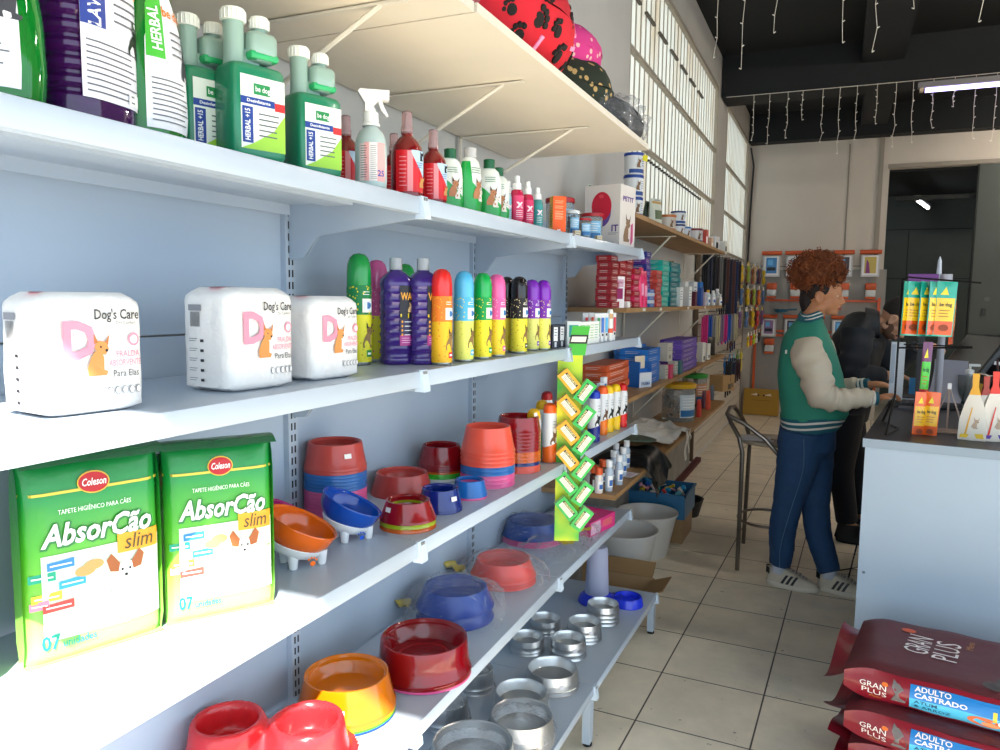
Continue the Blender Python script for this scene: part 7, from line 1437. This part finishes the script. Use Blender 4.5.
# shoes
def shoe(an, d, tag_=''):
    d = Vector((d[0], d[1], 0)).normalized(); s = Vector((-d.y, d.x, 0)); h = Vector((an.x, an.y, 0))-d*.065
    T = Matrix(((d.x, s.x, 0, h.x), (d.y, s.y, 0, h.y), (0, 0, 1, 0), (0, 0, 0, 1)))
    def out(x): return .036+.014*math.sin(min(1, x/.27)*PI*.9)-.03*max(0, (x-.22)/.06)**2 if x > .02 else .028+.3*x
    def ring(z, g, x0=0, x1=.278): 
        r = []; n = 30
        for j in range(n):
            t = 2*PI*j/n; xx = (x0+x1)/2+(x1-x0)/2*math.cos(t)*1.0; wv = out(max(0.0, xx))*g*(abs(math.sin(t))**.65)*(1 if math.sin(t) > 0 else -1); r.append((xx, wv, z))
        return r
    ws = mat('#cfc9bc', .55); wu = mat('#c4bbab', .6, var=.06, vscale=40)
    b = PB(); b.rings([ring(.001, .96, .004, .272), ring(.004, 1.03), ring(.024, 1.03), ring(.028, 1.0)], ws, T); o1 = b.build('shoe_sole', root)
    b = PB(); rs = [ring(.027, .97, .004, .272)]
    for z, g, xa, xb in ((.045, .93, .004, .262), (.060, .80, .004, .225), (.075, .68, .002, .175), (.090, .60, 0, .135), (.10, .56, 0, .115)): rs.append(ring(z, g, xa, xb))
    b.rings(rs, wu, T, True, True); up = b.build('shoe_upper', root)
    b = PB(); bl = mat('#17181b', .5)
    for sgn in (-1, 1):
        for k in range(3):
            x0 = .085+k*.026; b.add([(x0, sgn*(out(x0)*1.03+.002), .031), (x0+.015, sgn*(out(x0)*1.03+.002), .031), (x0+.026, sgn*(out(x0+.02)*.95+.002), .054), (x0+.040, sgn*(out(x0+.03)*.76+.002), .078), (x0+.026, sgn*(out(x0+.02)*.76+.002), .078), (x0+.012, sgn*(out(x0+.01)*.95+.002), .054)], [(0, 1, 2, 5), (5, 2, 3, 4)], bl, T)
    b.build('shoe_stripe', root, smooth=0); PB().add([(.0, -.02, .072), (.022, -.030, .064), (.022, -.026, .098), (.0, -.016, .104), (-.003, .0, .075), (-.003, .0, .106), (0, .02, .072), (.022, .03, .064), (.022, .026, .098), (0, .016, .104)], [(0, 1, 2, 3), (4, 0, 3, 5), (6, 4, 5, 9), (7, 6, 9, 8)], bl, T).build('heel_tab', root, smooth=0)
    b = PB(); lm = mat('#8f8a84', .7); lw = mat('#bdb8b0', .7)
    b.grid(lambda u, v: (.125+.09*u, (v-.5)*.045*(1-.2*u), .103-.040*u+.006*math.sin(v*PI)), 6, 4, lm, T)
    for k in range(5): x = .13+k*.018; b.tube([(x, -.024, .099-k*.008), (x+.006, 0, .109-k*.008), (x, .024, .099-k*.008)], .0025, lw, 5, T)
    b.build('shoe_laces', root)
    b = PB(); b.tube([Vector((h+d*.062).to_tuple())+Vector((0, 0, .075)), Vector((an.x, an.y, .125))], [.040, .040], mat('#b8bcc8', .8), 18); b.build('sock', root)
shoe(anR, (1, -.16)); shoe(anL, (1, -.2))

# ---- the man bent over the counter
YM = 5.42; rootm = thing('person', 'bearded man in a black vest and grey sweater bent over the counter', 'person', (1.22, YM, 0)); RI = Matrix.Translation((-1.22, -YM, 0))
b = PB(); eyem = W4(905, 330, YM-.02); HM2 = head_parts(b, eyem, SK2, yaw=R(-4), pitch=R(52), s=1.02)
nk0, nk1 = W4(889, 324, YM), W4(868, 325, YM); limb(b, [nk0, (nk0+nk1)/2, nk1], [.056, .06, .07], SK2)
hpm = W4(846, 402, YM); ch = W4(860, 345, YM); b.tube([nk1, ch, W4(852, 375, YM), hpm, hpm-Vector((.01, 0, .1))], [.08, .13, .11, .10, .09], SK2, 20, sy=.7)
sR, eR, wR_ = W4(858, 336, YM-.2), W4(851, 374, YM-.22), W4(889, 375.5, YM-.20); sL, eL, wL_ = W4(868, 338, YM+.2), W4(895, 362, YM+.16), W4(921, 347, YM+.02)
for a, e, w_ in ((sR, eR, wR_), (sL, eL, wL_)): limb(b, [a, (a+e)/2, e], [.042, .042, .040], SK2); limb(b, [e, (e+w_)/2, w_], [.042, .038, .028], SK2)
hand(b, wR_, (1, .05, -.05), (0, .2, 1), (0, -1, .1), SK2, 1.02, .8, -1); hand(b, wL_, (1, -.1, .1), (0, 0, 1), (0, 1, .1), SK2, 1.02, .7, -1)
kR, aR_ = W4(841, 470, YM-.06), W4(847, 522, YM-.04); kL, aL_ = W4(856, 468, YM+.12), W4(858, 512, YM+.14)
for e, w_, dy in ((kR, aR_, -.09), (kL, aL_, .09)): a = hpm+Vector((-.01, dy, -.10)); limb(b, [a, (a+e)/2, e], [.07, .065, .05], SK2); limb(b, [e, (e+w_)/2, w_], [.056, .052, .036], SK2)
for w_ in (aR_, aL_): b.tube([w_, w_+Vector((.06, -.01, -.05)), w_+Vector((.15, -.02, -.06))], [.036, .034, .022], SK2, 12)
o = b.build('body', rootm); remesh(o, .0055, 3)
face_details(rootm, RI @ HM2, brow='#20140e', lip='#94605a')
b = PB(); MHB = mat('#17110e', .75, bump=.6, bscale=90); b.sphere((-.108, 0, .040), .1, MHB, 24, 16, HM2, (.99, .80, .92)); b.sphere((-.05, 0, .085), .045, MHB, 14, 10, HM2, (1.2, 1.3, .6)); b.build('hair', rootm)
b = PB(); MBE = mat('#54392b', .85, bump=.6, bscale=120, alpha=.92); b.sphere((-.040, 0, -.082), .040, MBE, 18, 12, HM2, (1.15, 1.1, .9))
for y in (-1, 1): b.sphere((-.068, y*.050, -.066), .027, MBE, 12, 8, HM2, (1.3, .5, 1.3)); b.sphere((-.09, y*.062, -.035), .02, MBE, 12, 8, HM2, (.8, .5, 1.5))
b.sphere((.0, 0, -.056), .015, MBE, 12, 8, HM2, (.8, 1.9, .5)); b.build('beard', rootm)
MV = mat('#0f1218', .6, bump=.4, bscale=12); MGS = mat('#23262c', .85, bump=.3, bscale=20); b = PB()
P, rr = smoothpath([nk1+Vector((.03, 0, .0)), nk1+Vector((-.03, 0, -.03)), ch+Vector((-.01, 0, .03)), W4(852, 370, YM), W4(848, 392, YM), hpm], [.10, .16, .205, .195, .18, .175], 6); b.tube(P, rr, MV, 26, sy=.78); b.v = [tuple(Vector(v)+Vector((noise.noise(Vector(v)*9), noise.noise(Vector(v)*9+Vector((3, 0, 0))), noise.noise(Vector(v)*9+Vector((0, 3, 0)))))*.015) for v in b.v]; b.build('vest', rootm, smooth=80)
b = PB(); P = [nk1+(nk0-nk1)*f for f in (-.1, .2, .55)]; b.tube(P, [.115, .105, .085], MV, 22, caps=False); b.build('vest_collar', rootm, smooth=80)
def slv(pts, rad, seed):
    P, rr = smoothpath(pts, rad, 8); b = PB(); b.tube(P, [r*(1+.05*math.sin(i*1.3+seed)) for i, r in enumerate(rr)], MGS, 22); b.v = [tuple(Vector(v)+Vector((noise.noise(Vector(v)*14), noise.noise(Vector(v)*14+Vector((seed, 0, 0))), noise.noise(Vector(v)*14+Vector((0, 0, 5)))))*.009) for v in b.v]; b.build('sleeve', rootm, smooth=80)
slv([sR+Vector((.0, .04, .02)), (sR+eR)/2, eR+Vector((.005, 0, .01)), (eR+wR_)/2, wR_-Vector((.02, 0, 0))], [.098, .09, .075, .058, .042], 1); slv([sL, (sL+eL)/2, eL, (eL+wL_)/2, wL_-Vector((.02, 0, 0))], [.098, .09, .075, .058, .042], 3)
b = PB(); MTR = mat('#0c111d', .8, bump=.3, bscale=15); b.tube([hpm+Vector((0, 0, .08)), hpm, hpm-Vector((0, 0, .12))], [.16, .172, .15], MTR, 24, sy=.9)
for e, w_, dy in ((kR, aR_, -.09), (kL, aL_, .09)):
    a = hpm+Vector((0, dy, -.05)); P, rr = smoothpath([a, (a+e)/2, e, (e+w_)/2, w_+Vector((0, 0, .0))], [.115, .10, .08, .072, .068], 6); b.tube(P, rr, MTR, 20)
o = b.build('trousers', rootm); remesh(o, .009, 3)
for w_ in (aR_, aL_):
    b = PB(); q = Vector((w_.x, w_.y, 0)); ms2 = mat('#0e0f12', .5); b.rings([[tuple(q+Vector((.085+(.15*math.cos(2*PI*j/24))*k, -.012+(.05*math.sin(2*PI*j/24))*k, z))) for j in range(24)] for z, k in ((.001, .96), (.006, 1.0), (.03, 1.0), (.05, .86))], ms2)
    b.rings([[tuple(q+Vector((.02+(.085*math.cos(2*PI*j/20))*k, -.01+(.045*math.sin(2*PI*j/20))*k, z))) for j in range(20)] for z, k in ((.03, 1.1), (.07, 1.0), (.12, .9))], ms2); b.build('shoe', rootm)
